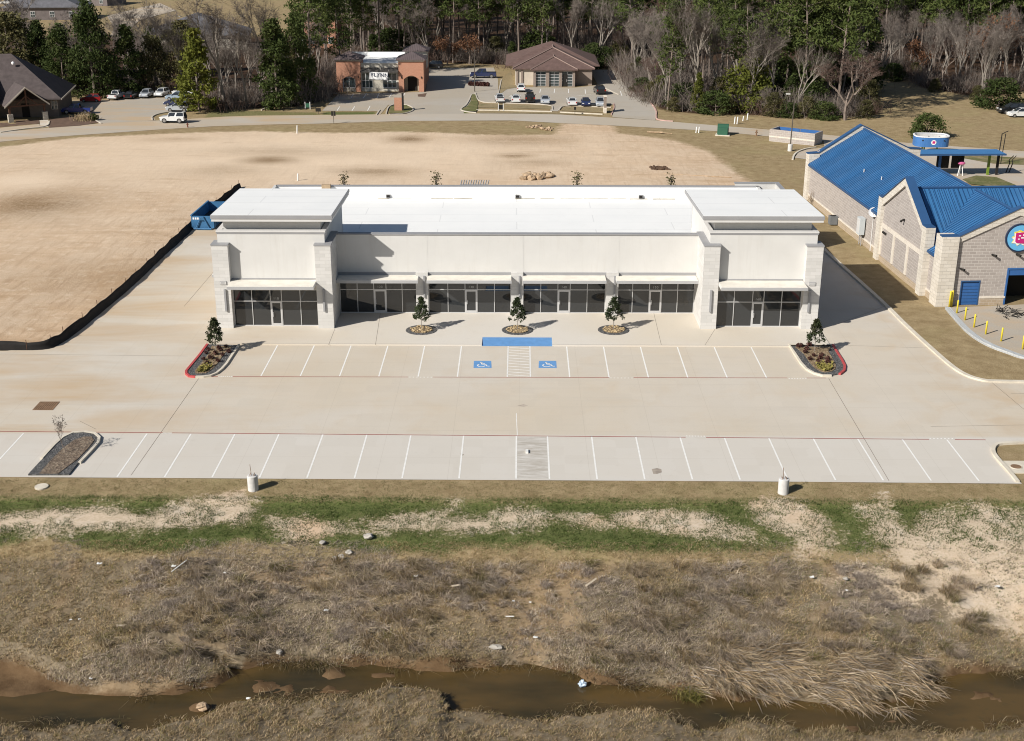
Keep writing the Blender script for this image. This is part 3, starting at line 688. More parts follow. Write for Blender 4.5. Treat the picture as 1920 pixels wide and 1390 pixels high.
def np_mesh(name, V, F, mats, smooth=False, colr=None):
    me = bpy.data.meshes.new(name); nv, nf, k = len(V), len(F), F.shape[1]
    me.vertices.add(nv); me.vertices.foreach_set('co', np.ascontiguousarray(V, dtype=np.float32).ravel())
    me.loops.add(nf*k); me.loops.foreach_set('vertex_index', np.ascontiguousarray(F, dtype=np.int32).ravel())
    me.polygons.add(nf); me.polygons.foreach_set('loop_start', np.arange(0, nf*k, k, dtype=np.int32))
    if smooth: me.polygons.foreach_set('use_smooth', np.ones(nf, bool))
    me.update(calc_edges=True)
    for mm in (mats if isinstance(mats, (list, tuple)) else [mats]): me.materials.append(mm)
    if colr is not None:
        at = me.color_attributes.new('tint', 'FLOAT_COLOR', 'POINT'); at.data.foreach_set('color', np.ascontiguousarray(np.concatenate([colr, np.ones((nv, 1))], 1), dtype=np.float32).ravel())
    return me
for t, q, sy in ((T1, q1, 1), (T2, q2, 1)):
    inn = off(q, 1.0); rg = np.random.default_rng(5); pts = []
    lo = min(p[1] for p in inn)
    while len(pts) < 420:
        x, y = rg.uniform(-2.4, 2.4), lo+abs(rg.normal())*0.75
        if inpoly(np.array([x]), np.array([y]), inn)[0]: pts.append((x, y, 0.16+rg.random()*0.12))
    V, F = quads_at(np.array(pts), 0.11, 3, 0.6); o = link('ground_cover', np_mesh('ground_cover', V, F, M['cover_plant']), t); o['kind'] = 'stuff'
# small dark red shrubs
M['red_shrub'] = mat('dark_red_leaves', (0.075, 0.028, 0.022), 0.7, 0.4, 6.0)
P = leaf_cloud(170, (0.30, 0.30, 0.22), 0, 4); P[:, 2] += 0.20; V, F = quads_at(P, 0.07, 5); shrub_me = np_mesh('island_shrub', V, F, M['red_shrub'])
kk = 0
for pts, nm in (([(410,653),(424,651),(391,657),(413,658),(429,661),(386,663),(404,665),(417,667),(396,673),(409,678),(388,681),(382,675)], 'left'), ([(1502,649),(1517,648),(1512,656),(1510,662),(1526,668),(1540,667),(1519,675),(1538,673),(1534,679),(1552,675),(1552,680),(1498,651)], 'right')):
    for a, b in pts:
        x, y = G(a, b, 0.15); o = link('island_shrub', shrub_me, None, (x, y, 0.13), random.random()*6); s_ = random.uniform(0.62, 0.92); o.scale = (s_, s_, s_)
        tag(o, 'small dark red shrub in the mulch of the %s red-kerbed island' % nm, 'shrub', 'dark red shrubs in the %s island' % nm)
# ------------------------------------------------------------------ the white shop block
_s = NT('white_stucco'); _s.b.inputs['Roughness'].default_value = 0.88; _s.b.inputs['Specular IOR Level'].default_value = 0.2; _O = _s.obj()
_k = _s.mix(_s.ramp(_s.noise(_O, 0.5, 5, 0.6), 0.3, 0.7), (0.595, 0.585, 0.565), (0.635, 0.625, 0.605)); _k = _s.mix(_s.math('MULTIPLY', _s.ramp(_s.noise(_O, 1.4, 5, 0.65, 0.2, stretch=(1.6, 1.6, 0.14)), 0.52, 0.75), 0.30), _k, (0.50, 0.475, 0.44)); _s.col(_k); _s.bump(_s.noise(_O, 45, 3), 0.10, 0.02); M['stucco'] = _s.m
M['lime'] = stone_mat('white_limestone', (0.63, 0.615, 0.595), (0.54, 0.53, 0.51), (0.50, 0.485, 0.465), 0.9, 0.30, 0.010, bump=0.35, var2=0.45)
M['trim'] = mat('grey_metal_trim', (0.30, 0.30, 0.31), 0.5, 0.05, 1.0, spec=0.4)
M['trim_lt'] = mat('pale_metal_trim', (0.62, 0.61, 0.60), 0.5, 0.04, 1.0)
M['membrane'] = NT('white_roof_membrane')
_s = M['membrane']; _P = _s.obj(); _s.b.inputs['Roughness'].default_value = 0.6
_k = _s.mix(_s.ramp(_s.noise(_P, 0.25, 4), 0.35, 0.7), (0.875, 0.875, 0.86), (0.83, 0.835, 0.825)); _k = _s.mix(_s.math('MULTIPLY', _s.ramp(_s.noise(_P, 1.2, 5, 0.7), 0.6, 0.8), 0.35), _k, (0.60, 0.59, 0.56)); _br = _s.n('ShaderNodeTexBrick'); _br.offset = 0.5; _s.l(_P, _br.inputs['Vector']); _br.inputs['Scale'].default_value = 1.0; _br.inputs['Brick Width'].default_value = 15.0; _br.inputs['Row Height'].default_value = 2.9; _br.inputs['Mortar Size'].default_value = 0.05; _k = _s.mix(_s.math('MULTIPLY', _br.outputs['Fac'], 0.5), _k, (0.60, 0.60, 0.60)); _s.col(_k); M['membrane'] = _s.m
M['alu'] = mat('aluminium_frame', (0.60, 0.60, 0.61), 0.4, 0.03, 2.0, metal=0.3, spec=0.5)
def glass_mat(name, c=(0.012, 0.013, 0.014), rough=0.015, ior=1.55):
    s = NT(name); s.b.inputs['Roughness'].default_value = rough; s.b.inputs['IOR'].default_value = ior; s.b.inputs['Specular IOR Level'].default_value = 0.62
    f = s.noise(s.obj(), 0.5, 2); s.col(s.mix(f, c, tuple(x*1.9 for x in c))); gm = s.n('ShaderNodeNewGeometry'); s.col(s.mix(s.math('MULTIPLY', gm.outputs['Random Per Island'], 0.7), s.mix(s.noise(s.obj(), 0.8, 3), c, tuple(x*1.9 for x in c)), tuple(x*3.2 for x in c))); s.bump(s.noise(s.obj(), 0.45, 1.0), 0.018, 0.05); return s.m
M['glass'] = glass_mat('dark_shop_glass')
M['number'] = mat('white_vinyl', (0.42, 0.42, 0.42), 0.5, 0)
EX, EY, ERZ = -0.2, 104.6+BY, 0.0065
SH = thing('shop_building', 'long white stucco shop block with two flat-roofed towers and dark storefronts', 'building', (EX, EY, BZ), ERZ)
def local_ray(px, py, E, rz, plane_y):
    c, s_ = math.cos(rz), math.sin(rz); ex = Vector((c, s_, 0)); ey = Vector((-s_, c, 0)); d = ray(px, py); o = Vector((0, 0, CAM_H))-Vector(E)
    t = (plane_y-o.dot(ey))/d.dot(ey); p = o+t*d; return p.dot(ex), p.z
L4 = lambda px, py, yl: local_ray(px, py, (EX, EY, BZ), ERZ, yl)
# walls: body of the block as one hollow shell
mb = MB()
XR = 25.62
mb.box(-15.7, 15.7, 3.95, 4.25, 3.25, 7.25)                        # front wall above the shop windows
mb.box(-15.7, 15.7, 4.55, 4.75, -0.05, 3.3)                        # dark rear of the window recess
for sx in (-1, 1):
    a, b = sorted((sx*25.3, sx*25.0)); mb.box(a, b, 1.5, 28.0, 0, 6.4)
    a, b = sorted((sx*25.28, sx*24.98)); mb.box(a, b, 0.95, 12.3, 6.4, 8.3)
    a, b = sorted((sx*16.25, sx*16.55)); mb.box(a, b, 1.0, 12.3, 5.0, 8.3)      # inner side of the tower above the roof
    a, b = sorted((sx*25.28, sx*16.25)); mb.box(a, b, 0.65, 0.95, 3.2, 8.3); mb.box(a, b, 12.0, 12.3, 5.0, 8.3); mb.box(a, b, 1.0, 1.2, -0.05, 3.3)
    a, b = sorted((sx*24.85, sx*16.65)); mb.box(a, b, 1.35, 11.9, 8.25, 9.3)    # recessed clerestory
mb.box(-25.0, 25.3, 27.8, 28.1, 0, 6.3); mb.box(22.9, 27.4, 28.12, 28.4, 0, 6.62); mb.box(27.12, 27.4, 23.5, 28.12, 0, 6.62); mb.box(25.3, 27.12, 23.5, 23.8, 0, 6.62)
mb.build('wall', M['stucco'], SH)
for x in (-8.35, 0.0, 8.35):
    mb = MB(); mb.box(x-0.54, x+0.54, 3.942, 3.95, 3.9, 7.25); mb.build('wall_panel', M['stucco'], SH)
mb = MB(); mb.box(-16.24, 16.24, 4.3, 27.8, 4.95, 5.1); mb.box(16.24, 25.0, 12.35, 27.8, 4.95, 5.1); mb.box(-25.0, -16.24, 12.35, 27.8, 4.95, 5.1); mb.box(-25.0, 25.3, 27.62, 27.795, 5.1, 6.3)
mb.box(-16.2, 16.2, 4.255, 4.4, 5.1, 7.22)
roof = mb.build('roof', M['membrane'], SH)
mb = MB(); M['stain'] = mat('roof_dirt', (0.38, 0.34, 0.27), 0.9, 0.35, 1.5)
rg = random.Random(3); x = -14.5
while x < 15.5:
    w = rg.uniform(0.8, 2.6); d = rg.uniform(0.10, 0.40); 
    if rg.random() < 0.75: mb.box(x, x+w, 27.60-d, 27.615, 5.1, 5.104)
    x += w+rg.uniform(0, 0.6)
mb.build('dirt_streak', M['stain'], roof)
for x in (-13.4, 0.1, 13.0):
    mb = MB(); mb.box(x-0.22, x+0.22, 27.45, 27.61, 5.18, 5.5); mb.box(x-0.17, x+0.17, 27.43, 27.45, 5.22, 5.46, 1); mb.build('scupper', [M['trim'], M['dark']], roof)
# parapet copings
mb = MB(); mb.box(-15.9, 15.9, 3.87, 4.44, 7.25, 7.36); mb.box(-25.1, 25.4, 27.6, 28.18, 6.3, 6.40); mb.box(22.8, 27.5, 28.05, 28.48, 6.62, 6.72); mb.box(27.05, 27.48, 23.45, 28.05, 6.62, 6.72)
mb.build('coping', M['trim'], SH)
for sx in (-1, 1):
    mb = MB(); a, b = sorted((sx*25.36, sx*16.15))
    mb.box(a, b, 0.57, 1.10, 8.30, 8.42); mb.box(a, b, 11.9, 12.4, 8.30, 8.42)
    for q in (25.36, 16.55):
        a2, b2 = sorted((sx*q, sx*(q-0.42))); mb.box(a2, b2, 1.10, 11.9, 8.301, 8.418)
    tc_ = mb.build('tower_coping', M['trim_lt'], SH)
    a, b = sorted((sx*25.34, sx*16.2)); MB().box(a, b, 0.60, 0.648, 8.17, 8.298).build('drip_edge', M['trim'], tc_)
# tower roof slabs: a deep grey fascia over a paler one, the top falling gently to the back
for sx in (-1, 1):
    a, b = sorted((sx*25.66, sx*15.5)); zf = lambda y, z: z-(y-0.35)*0.034
    def pr_(mb, a, b, y0, y1, zt0, zt1, mi=0):
        vs = [(a,y0,zf(y0,zt0)),(b,y0,zf(y0,zt0)),(b,y1,zf(y1,zt0)),(a,y1,zf(y1,zt0)),(a,y0,zf(y0,zt1)),(b,y0,zf(y0,zt1)),(b,y1,zf(y1,zt1)),(a,y1,zf(y1,zt1))]
        mb.add(vs, [(0,3,2,1),(4,5,6,7),(0,1,5,4),(1,2,6,5),(2,3,7,6),(3,0,4,7)], mi)
    mb = MB(); pr_(mb, a, b, 0.35, 12.6, 9.50, 9.80); o = mb.build('tower_roof', M['trim'], SH)
    mb = MB(); pr_(mb, a+0.06, b-0.06, 0.41, 12.5, 9.26, 9.50); mb.build('fascia', M['trim_lt'], o)
    mb = MB(); pr_(mb, a+0.05, b-0.05, 0.40, 12.55, 9.80, 9.825); mb.build('roof_membrane', M['membrane'], o)
# stone piers, the inner ones running back as wing walls
for x0, x1, d in ((-25.70, -24.33, 1.5), (-17.05, -15.70, 4.7), (15.70, 17.05, 4.7), (24.33, 25.70, 1.5)):
    mb = MB(); mb.box(x0, x1, 0.0, d, -0.05, 7.30); p = mb.build('stone_pier', M['lime'], SH)
    mb = MB(); mb.box(x0-0.05, x1+0.05, -0.05, d+0.0, 7.30, 7.40); mb.build('cap', M['trim'], p)
    xc = (x0+x1)/2+(0.02 if x0 < 0 else -0.02)*1
    xl = {-25.70: -24.82, -17.05: -16.45, 15.70: 16.45, 24.33: 24.82}[x0]
    mb = MB(); mb.box(xl-0.08, xl+0.08, -0.15, -0.01, 1.55, 3.50); mb.build('wall_light', M['trim'], SH)
for x in (-8.35, 0.0, 8.35):
    mb = MB(); mb.box(x-0.53, x+0.53, 3.60, 4.6, -0.05, 3.92); mb.build('stone_pilaster', M['lime'], SH)
    mb = MB(); mb.box(x+0.13, x+0.27, 3.46, 3.595, 1.70, 3.66); mb.build('wall_light', M['trim'], SH)
for x in (-24.90, 25.0):
    mb = MB(); mb.box(x-0.27, x+0.27, -0.06, -0.003, 3.90, 4.20); mb.box(x-0.24, x+0.24, -0.075, -0.061, 3.93, 4.17, 1); p = mb.build('address_plaque', [M['trim'], M['stucco']], SH)
    mb = MB()
    for k in range(4): mb.box(x-0.18+0.095*k, x-0.12+0.095*k, -0.082, -0.076, 4.0, 4.12)
    mb.build('digits', M['trim'], p)
# canopies
def canopy(x0, x1, y0, y1, z0, z1):
    mb = MB(); mb.box(x0, x1, y0, y1, z0, z1); o = mb.build('canopy', M['trim_lt'], SH)
    mb = MB(); mb.box(x0-0.015, x1+0.015, y0-0.02, y0, z0, z1-0.02); mb.build('fascia', M['trim_lt2'], o)
    mb = MB(); mb.box(x0+0.02, x1-0.02, y0+0.02, y1-0.02, z1, z1+0.012); mb.build('top_sheet', M['canopy_top'], o)
    return o
M['trim_lt2'] = mat('grey_fascia', (0.40, 0.40, 0.405), 0.55, 0.05, 0.8)
M['canopy_top'] = mat('canopy_top', (0.74, 0.70, 0.62), 0.7, 0.10, 1.2)
for x0, x1 in ((-15.68, -8.62), (-7.84, -0.50), (0.50, 7.72), (8.62, 15.68)): canopy(x0, x1, 2.32, 3.94, 3.34, 3.62)
for sx in (-1, 1):
    a, b = sorted((sx*24.31, sx*17.07)); canopy(a, b, -1.45, 0.64, 3.88, 4.15)
    a, b = sorted((sx*26.35, sx*25.31)); canopy(a, b, 2.2, 6.5, 3.88, 4.15)
for x0, x1 in ((-15.68, -8.9), (-7.81, -0.55), (0.55, 7.80), (8.9, 15.68)): MB().box(x0, x1, 3.90, 3.948, 3.63, 3.88).build('flashing', M['trim'], SH)
for sx in (-1, 1):
    a, b = sorted((sx*24.3, sx*17.08)); MB().box(a, b, 0.60, 0.648, 4.17, 4.27).build('flashing', M['trim'], SH)
# storefronts
def storefront(xs, door, yg, ztop, ztr, num):
    """xs mullion positions; bay number `door` holds the door"""
    fr = MB(); w = 0.055
    for i, x in enumerate(xs): fr.box(x-w/2, x+w/2, yg-0.06, yg+0.05, 0, ztop)
    fr.box(xs[0], xs[-1], yg-0.055, yg+0.045, ztr-0.03, ztr+0.03); fr.box(xs[0], xs[-1], yg-0.055, yg+0.045, ztop-0.05, ztop); 
    fr.box(xs[0], xs[door], yg-0.055, yg+0.045, 0, 0.07); fr.box(xs[door+1], xs[-1], yg-0.055, yg+0.045, 0, 0.07)
    f = fr.build('storefront', M['alu'], SH)
    gl_ = MB()
    for i in range(len(xs)-1):
        a, b = xs[i]+w/2, xs[i+1]-w/2
        gl_.box(a, b, yg, yg+0.02, ztr+0.03, ztop-0.05)
        if i != door: gl_.box(a, b, yg, yg+0.02, 0.07, ztr-0.03)
    gl_.build('glass', M['glass'], f)
    a, b = xs[door]+w/2, xs[door+1]-w/2; s_ = 0.11
    d = MB(); d.box(a, a+s_, yg-0.075, yg+0.03, 0.0, ztr-0.03); d.box(b-s_, b, yg-0.075, yg+0.03, 0.0, ztr-0.03); d.box(a+s_, b-s_, yg-0.075, yg+0.03, 0, 0.24); d.box(a+s_, b-s_, yg-0.075, yg+0.03, ztr-0.16, ztr-0.03)
    dr = d.build('door', M['alu'], SH)
    d = MB(); d.box(a+s_, b-s_, yg-0.03, yg-0.01, 0.24, ztr-0.16); d.build('glass', M['glass'], dr)
    d = MB(); d.box(a+s_+0.02, a+s_+0.06, yg-0.16, yg-0.12, 0.85, 1.25); d.box(a+s_+0.02, a+s_+0.06, yg-0.12, yg-0.031, 0.87, 0.91); d.box(a+s_+0.02, a+s_+0.06, yg-0.12, yg-0.031, 1.19, 1.23); d.build('handle', M['alu'], dr)
    if num:
        o = upright_text(num, 0.30, M['number'], SH, (xs[door]+xs[door+1])/2, yg-0.006, ztr+0.22, 'unit_number')
yc = 4.42
tr_c = 2.16
def mull(pxs, py, yl): return [L4(p, py, yl)[0] for p in pxs]
storefront([-15.66]+mull((670,701,724,754), 545, yc)+[-8.92], 2, yc, 3.28, tr_c, '120')
storefront([-7.80]+mull((839.8,872,894.7,927), 545, yc)+[-0.56], 2, yc, 3.28, tr_c, '130')
storefront([0.56]+mull((1014,1046,1069,1101), 545, yc)+[7.80], 2, yc, 3.28, tr_c, '140')
storefront([8.92]+mull((1186,1217.7,1240.5,1270.5), 545, yc)+[15.66], 2, yc, 3.28, tr_c, '150')
yt = 0.72
storefront([-24.30]+mull((473.5,508,529,564), 575, yt)+[-17.08], 2, yt, 3.35, 2.22, '110')
storefront([17.08]+mull((1375.5,1410,1431,1464.5), 575, yt)+[24.30], 2, yt, 3.35, 2.22, '160')
# things on and behind the rear parapet
mb = MB(); x, z = L4(611, 351, 27.0); mb.box(x-0.45, x+0.45, 27.0, 27.55, 5.1, 6.62); p = mb.build('roof_hatch', mat('tan_hatch', (0.42, 0.31, 0.20), 0.8, 0.15, 2.0), roof)

# ------------------------------------------------------------------ blue roofed wash building on the right
M['split'] = stone_mat('grey_split_block', (0.415, 0.37, 0.34), (0.345, 0.305, 0.28), (0.54, 0.50, 0.46), 0.60, 0.28, 0.022, bump=0.5, var2=0.5)
M['split2'] = stone_mat('tan_split_block', (0.44, 0.35, 0.25), (0.38, 0.30, 0.21), (0.50, 0.43, 0.35), 0.50, 0.24, 0.02, bump=0.5)
M['rough_lime'] = stone_mat('rough_white_stone', (0.68, 0.63, 0.555), (0.58, 0.53, 0.455), (0.52, 0.48, 0.42), 0.75, 0.33, 0.014, bump=0.8, var2=0.7)
M['cast'] = mat('cast_stone_trim', (0.66, 0.60, 0.52), 0.85, 0.12, 2.0)
def ribbed(name, c, axis, pitch, rough=0.42):
    s = NT(name); s.b.inputs['Roughness'].default_value = rough; s.b.inputs['Specular IOR Level'].default_value = 0.5
    sp = s.n('ShaderNodeSeparateXYZ'); s.l(s.obj(), sp.inputs[0]); v = sp.outputs[axis]
    fr = s.math('FRACT', s.math('DIVIDE', v, pitch)); h = s.ramp(s.math('ABSOLUTE', s.math('SUBTRACT', fr, 0.5)), 0.38, 0.46)
    n = s.noise(s.obj(), 0.6, 4); k = s.mix(s.ramp(n, 0.3, 0.7), tuple(x*0.9 for x in c), tuple(x*1.08 for x in c)); k = s.mix(s.math('MULTIPLY', s.ramp(s.noise(s.obj(), 0.35, 5, 0.65), 0.48, 0.72), 0.30), k, tuple(0.55*x+0.07 for x in c)); k = s.mix(s.math('MULTIPLY', s.math('SUBTRACT', 1.0, h), 0.0), k, c)
    s.col(k); s.bump(h, 1.0, 0.06); return s.m
BLUE = (0.040, 0.150, 0.335)
M['blue_roof_y'] = ribbed('blue_standing_seam', BLUE, 1, 0.42); M['blue_roof_x'] = ribbed('blue_standing_seam_cross', BLUE, 0, 0.42)
M['blue_trim'] = mat('blue_trim', (0.030, 0.085, 0.20), 0.5, 0.06, 1.0); M['blue_door'] = mat('blue_door', (0.035, 0.12, 0.33), 0.5, 0.08, 1.5)
M['seam_blue'] = mat('seam_blue', (0.020, 0.075, 0.19), 0.45, 0.1)
BE = (38.04, 111.72, 0.0); BRZ = R(3.71)
BL = thing('wash_building', 'grey block wash building with blue metal gable roofs and white stone corners', 'building', BE, BRZ)
WB, RU, RZ, EZ = 12.9, 6.30, 8.42, 4.5
RR = lambda u: EZ+(RZ-EZ)*(u/RU) if u <= RU else RZ-(RZ-EZ)*((u-RU)/(WB-RU))
mb = MB()
mb.box(0.0, 0.3, 0.35, 43.6, -0.1, 4.45); mb.box(WB-0.3, WB, 0.35, 43.6, -0.1, 4.45)
mb.extr([(0.9,-0.1),(1.95,-0.1),(1.95,2.32),(3.75,2.32),(3.75,-0.1),(6.2,-0.1),(6.2,3.35),(7.2,3.35),(7.2,6.6),(RU+0.2,8.6),(1.0,6.05),(0.9,6.05)], lambda a, b, t: (a, t, b), 0.0, 0.3)
mb.extr([(7.2,3.35),(10.6,3.35),(10.6,-0.1),(WB,-0.1),(WB,6.1),(RU+0.2,8.6),(7.2,6.6)], lambda a, b, t: (a, t, b), 0.0, 0.3)
mb.extr([(0.2,-0.1),(WB-0.2,-0.1),(WB-0.2,5.4),(RU,8.4),(0.2,5.4)], lambda a, b, t: (a, t, b), 43.6, 43.9)
mb.build('wall', M['split'], BL, fix=True)
for a in ((-0.04, 0.0, 16.5, 43.5, -0.1, 0.62), (-0.04, 0.0, 0.3, 3.0, -0.1, 0.62), (3.9, 6.15, -0.04, 0.0, -0.1, 0.62)): MB().box(*a).build('base_course', M['split2'], BL)
for a in ((-0.07, -0.001, 16.5, 43.5, 0.62, 0.78), (-0.07, -0.001, 0.3, 3.0, 0.62, 0.78), (3.85, 6.2, -0.07, -0.001, 0.62, 0.80)): MB().box(*a).build('sill_band', M['cast'], BL)
# corner piers and sloping stone parapets
mb = MB(); mb.box(-0.30, 1.20, -0.32, 1.3, -0.1, 6.45)
mb.extr([(1.2,5.85),(1.2,6.45),(RU+0.25,9.02),(WB+0.2,6.45),(WB+0.2,5.85),(RU+0.25,8.32)], lambda a, b, t: (a, t, b), -0.12, 0.36)
mb.build('front_parapet', M['rough_lime'], BL, fix=True)
mb = MB(); mb.box(-0.30, 1.0, 42.9, 44.2, -0.1, 5.55); mb.extr([(1.0,4.3),(1.0,5.65),(RU-0.3,8.95),(12.2,6.1),(13.6,6.0),(13.6,5.0),(12.2,5.1),(RU-0.3,7.8)], lambda a, b, t: (a, t, b), 43.5, 44.1)
mb.build('rear_parapet', M['rough_lime'], BL, fix=True)
mb = MB(); mb.extr([(-0.36,6.45),(1.2,6.45),(RU+0.25,9.02),(RU+0.25,9.12),(1.2,6.56),(-0.36,6.56)], lambda a, b, t: (a, t, b), -0.2, 0.44)
mb.extr([(RU+0.25,9.02),(WB+0.3,6.45),(WB+0.3,6.56),(RU+0.25,9.12)], lambda a, b, t: (a, t, b), -0.2, 0.44)
mb.build('coping', M['blue_trim'], BL, fix=True); mb = MB(); mb.extr([(-0.36,5.55),(1.0,5.65),(RU-0.3,8.95),(12.2,6.1),(13.7,6.0),(13.7,6.1),(12.2,6.2),(RU-0.3,9.06),(1.0,5.76),(-0.36,5.66)], lambda a, b, t: (a, t, b), 43.42, 44.18)
mb.build('coping', M['blue_trim'], BL, fix=True)
# main roof in two planes, with the ribs as shading on real sheet metal
mb = MB(); th = 0.10
def plane(mb, u0, u1, v0, v1, z0, z1, mi=0): mb.add([(u0,v0,z0),(u1,v0,z1),(u1,v1,z1),(u0,v1,z0),(u0,v0,z0-th),(u1,v0,z1-th),(u1,v1,z1-th),(u0,v1,z0-th)], [(0,1,2,3),(4,7,6,5),(0,4,5,1),(1,5,6,2),(2,6,7,3),(3,7,4,0)], mi)
eo = 0.3; sl = (RZ-EZ)/RU
plane(mb, -eo, RU, 1.3, 43.5, EZ-eo*sl+0.1, RZ+0.1); plane(mb, RU, WB+eo, 0.4, 43.5, RZ+0.1, EZ-eo*sl+0.1)
mb.add([(1.2,0.4,EZ+1.2*sl+0.1),(RU,0.4,RZ+0.1),(RU,1.3,RZ+0.1),(1.2,1.3,EZ+1.2*sl+0.1)], [(0,1,2,3)])
rf = mb.build('roof', M['blue_roof_y'], BL, fix=True)
mb = MB()                                                        # standing seams
v = 1.5
while v < 43.4:
    for (ua, ub, za, zb) in ((-eo, RU, EZ-eo*sl+0.1, RZ+0.1), (RU, WB+eo, RZ+0.1, EZ-eo*sl+0.1)):
        mb.add([(ua,v-0.025,za),(ua,v+0.025,za),(ub,v+0.025,zb),(ub,v-0.025,zb),(ua,v-0.02,za+0.07),(ua,v+0.02,za+0.07),(ub,v+0.02,zb+0.07),(ub,v-0.02,zb+0.07)], [(4,5,6,7),(0,4,7,3),(1,2,6,5),(0,1,5,4)])
    v += 0.46
mb.build('seam', M['seam_blue'], rf, fix=True)['kind'] = 'stuff'
mb = MB(); mb.tube((RU,0.4,RZ+0.16),(RU,43.5,RZ+0.16),0.13,n=6); mb.box(-eo-0.06, -eo+0.02, 16.5, 42.9, EZ-eo*sl-0.08, EZ-eo*sl+0.14); mb.box(-eo-0.06, -eo+0.02, 1.35, 3.1, EZ-eo*sl-0.08, EZ-eo*sl+0.14); mb.build('ridge_cap', M['blue_trim'], rf)
for a, b in ((1580, 324), (1609, 332)):
    d = ray(a, b); 
    for v in (31.0,): pass
for u, v in ((2.3, 30.2), (2.6, 25.2)):
    mb = MB(); z = EZ+sl*u; mb.tube((u,v,z),(u,v,z+0.45),0.06,n=8); mb.build('vent_pipe', M['trim_lt'], rf)
# cross gable: stone-faced peak on the left wall and its own roof running through
CV, CH, CZ = 9.7, 6.6, 8.55
mb = MB(); mb.extr([(CV-CH+0.9,-0.1),(CV+CH-0.9,-0.1),(CV+CH-0.9,6.2),(CV,9.2),(CV-CH+0.9,6.2)], lambda a, b, t: (t, a, b), -0.32, -0.05)
cg = mb.build('cross_gable', M['split'], BL, fix=True)
mb = MB(); mb.box(-0.62, 0.25, CV-CH-0.1, CV-CH+0.95, -0.1, 6.5); mb.box(-0.62, 0.25, CV+CH-0.95, CV+CH+0.1, -0.1, 6.5)
mb.extr([(CV-CH+0.9,5.7),(CV,8.95),(CV+CH-0.9,5.7),(CV+CH-0.9,6.5),(CV,9.75),(CV-CH+0.9,6.5)], lambda a, b, t: (t, a, b), -0.55, 0.1)
mb.build('corner_stone', M['rough_lime'], cg, fix=True)
mb = MB(); mb.box(-0.42, -0.32, CV-CH+0.95, CV+CH-0.95, 3.55, 3.95); mb.box(-0.42, -0.321, CV-2.15, CV-1.7, 0.7, 3.55); mb.box(-0.42, -0.321, CV+1.7, CV+2.15, 0.7, 3.55); mb.box(-0.42, -0.321, CV-CH+0.95, CV-CH+1.3, 0.7, 3.55); mb.box(-0.42, -0.321, CV+CH-1.3, CV+CH-0.95, 0.7, 3.55)
mb.build('stone_trim', M['cast'], cg)
mb = MB(); mb.box(-0.37, -0.322, CV-CH+0.96, CV+CH-0.96, -0.1, 0.6); mb.build('base_course', M['split2'], cg)
mb = MB(); mb.extr([(CV-CH-0.12,6.5),(CV-CH+0.9,6.5),(CV,9.75),(CV+CH-0.9,6.5),(CV+CH+0.12,6.5),(CV+CH+0.12,6.6),(CV+CH-0.9,6.6),(CV,9.87),(CV-CH+0.9,6.6),(CV-CH-0.12,6.6)], lambda a, b, t: (t, a, b), -0.66, 0.2); mb.build('coping', M['blue_trim'], cg, fix=True)
cs = (CZ-EZ)/CH
mb = MB()
mb.add([(0.1,CV,CZ+0.13),(19.0,CV,CZ+0.13),(19.0,CV-CH-0.1,EZ+0.05),(0.1,CV-CH-0.1,EZ+0.05)], [(0,3,2,1)])
mb.add([(0.1,CV,CZ+0.13),(19.0,CV,CZ+0.13),(19.0,CV+CH+0.1,EZ+0.05),(0.1,CV+CH+0.1,EZ+0.05)], [(0,1,2,3)])
cr = mb.build('cross_roof', M['blue_roof_x'], BL)
mb = MB(); u = 0.4
while u < 18.9:
    for vb in (CV-CH-0.1, CV+CH+0.1):
        mb.add([(u-0.02,CV,CZ+0.13),(u+0.02,CV,CZ+0.13),(u+0.02,vb,EZ+0.05),(u-0.02,vb,EZ+0.05),(u-0.02,CV,CZ+0.2),(u+0.02,CV,CZ+0.2),(u+0.02,vb,EZ+0.12),(u-0.02,vb,EZ+0.12)], [(4,5,6,7),(0,4,7,3),(1,2,6,5),(2,3,7,6)])
    u += 0.46
mb.build('seam', M['seam_blue'], cr, fix=True)['kind'] = 'stuff'
mb = MB(); mb.tube((0.1,CV,CZ+0.2),(19.0,CV,CZ+0.2),0.13,n=6); mb.build('ridge_cap', M['blue_trim'], cr)
mb = MB(); mb.box(WB, 18.8, CV-CH+0.2, CV+CH-0.2, -0.1, EZ); mb.build('rear_wing', M['split'], BL)
# small blue roll door, wash bay opening, lamps
mb = MB(); mb.box(2.05, 3.65, 0.10, 0.16, 0, 2.2)
dr = mb.build('door', M['blue_door'], BL)
mb = MB(); mb.box(1.95, 2.05, -0.03, 0.2, -0.05, 2.32); mb.box(3.65, 3.75, -0.03, 0.2, -0.05, 2.32); mb.box(2.05, 3.65, -0.03, 0.2, 2.2, 2.32); mb.build('frame', M['blue_trim'], dr)
mb = MB()
for k in range(7): mb.box(2.05, 3.65, 0.075, 0.1, 0.3*k+0.26, 0.3*k+0.29)
mb.build('slats', M['blue_trim'], dr)
mb = MB(); mb.box(6.2, 10.6, 2.6, 2.8, -0.1, 3.35); mb.box(6.0, 6.2, 0.3, 2.6, -0.1, 3.35); mb.box(10.6, 10.8, 0.3, 2.6, -0.1, 3.35); mb.box(6.2, 10.6, 0.3, 2.6, 3.3, 3.36); bay = mb.build('wash_bay', M['dark'], BL)
mb = MB(); mb.box(6.1, 6.26, -0.05, 0.25, -0.05, 3.45); mb.box(6.26, 10.6, -0.05, 0.25, 3.3, 3.45); mb.box(6.26, 10.6, 0.02, 0.2, 2.75, 3.3); mb.build('door_header', M['blue_door'], bay)
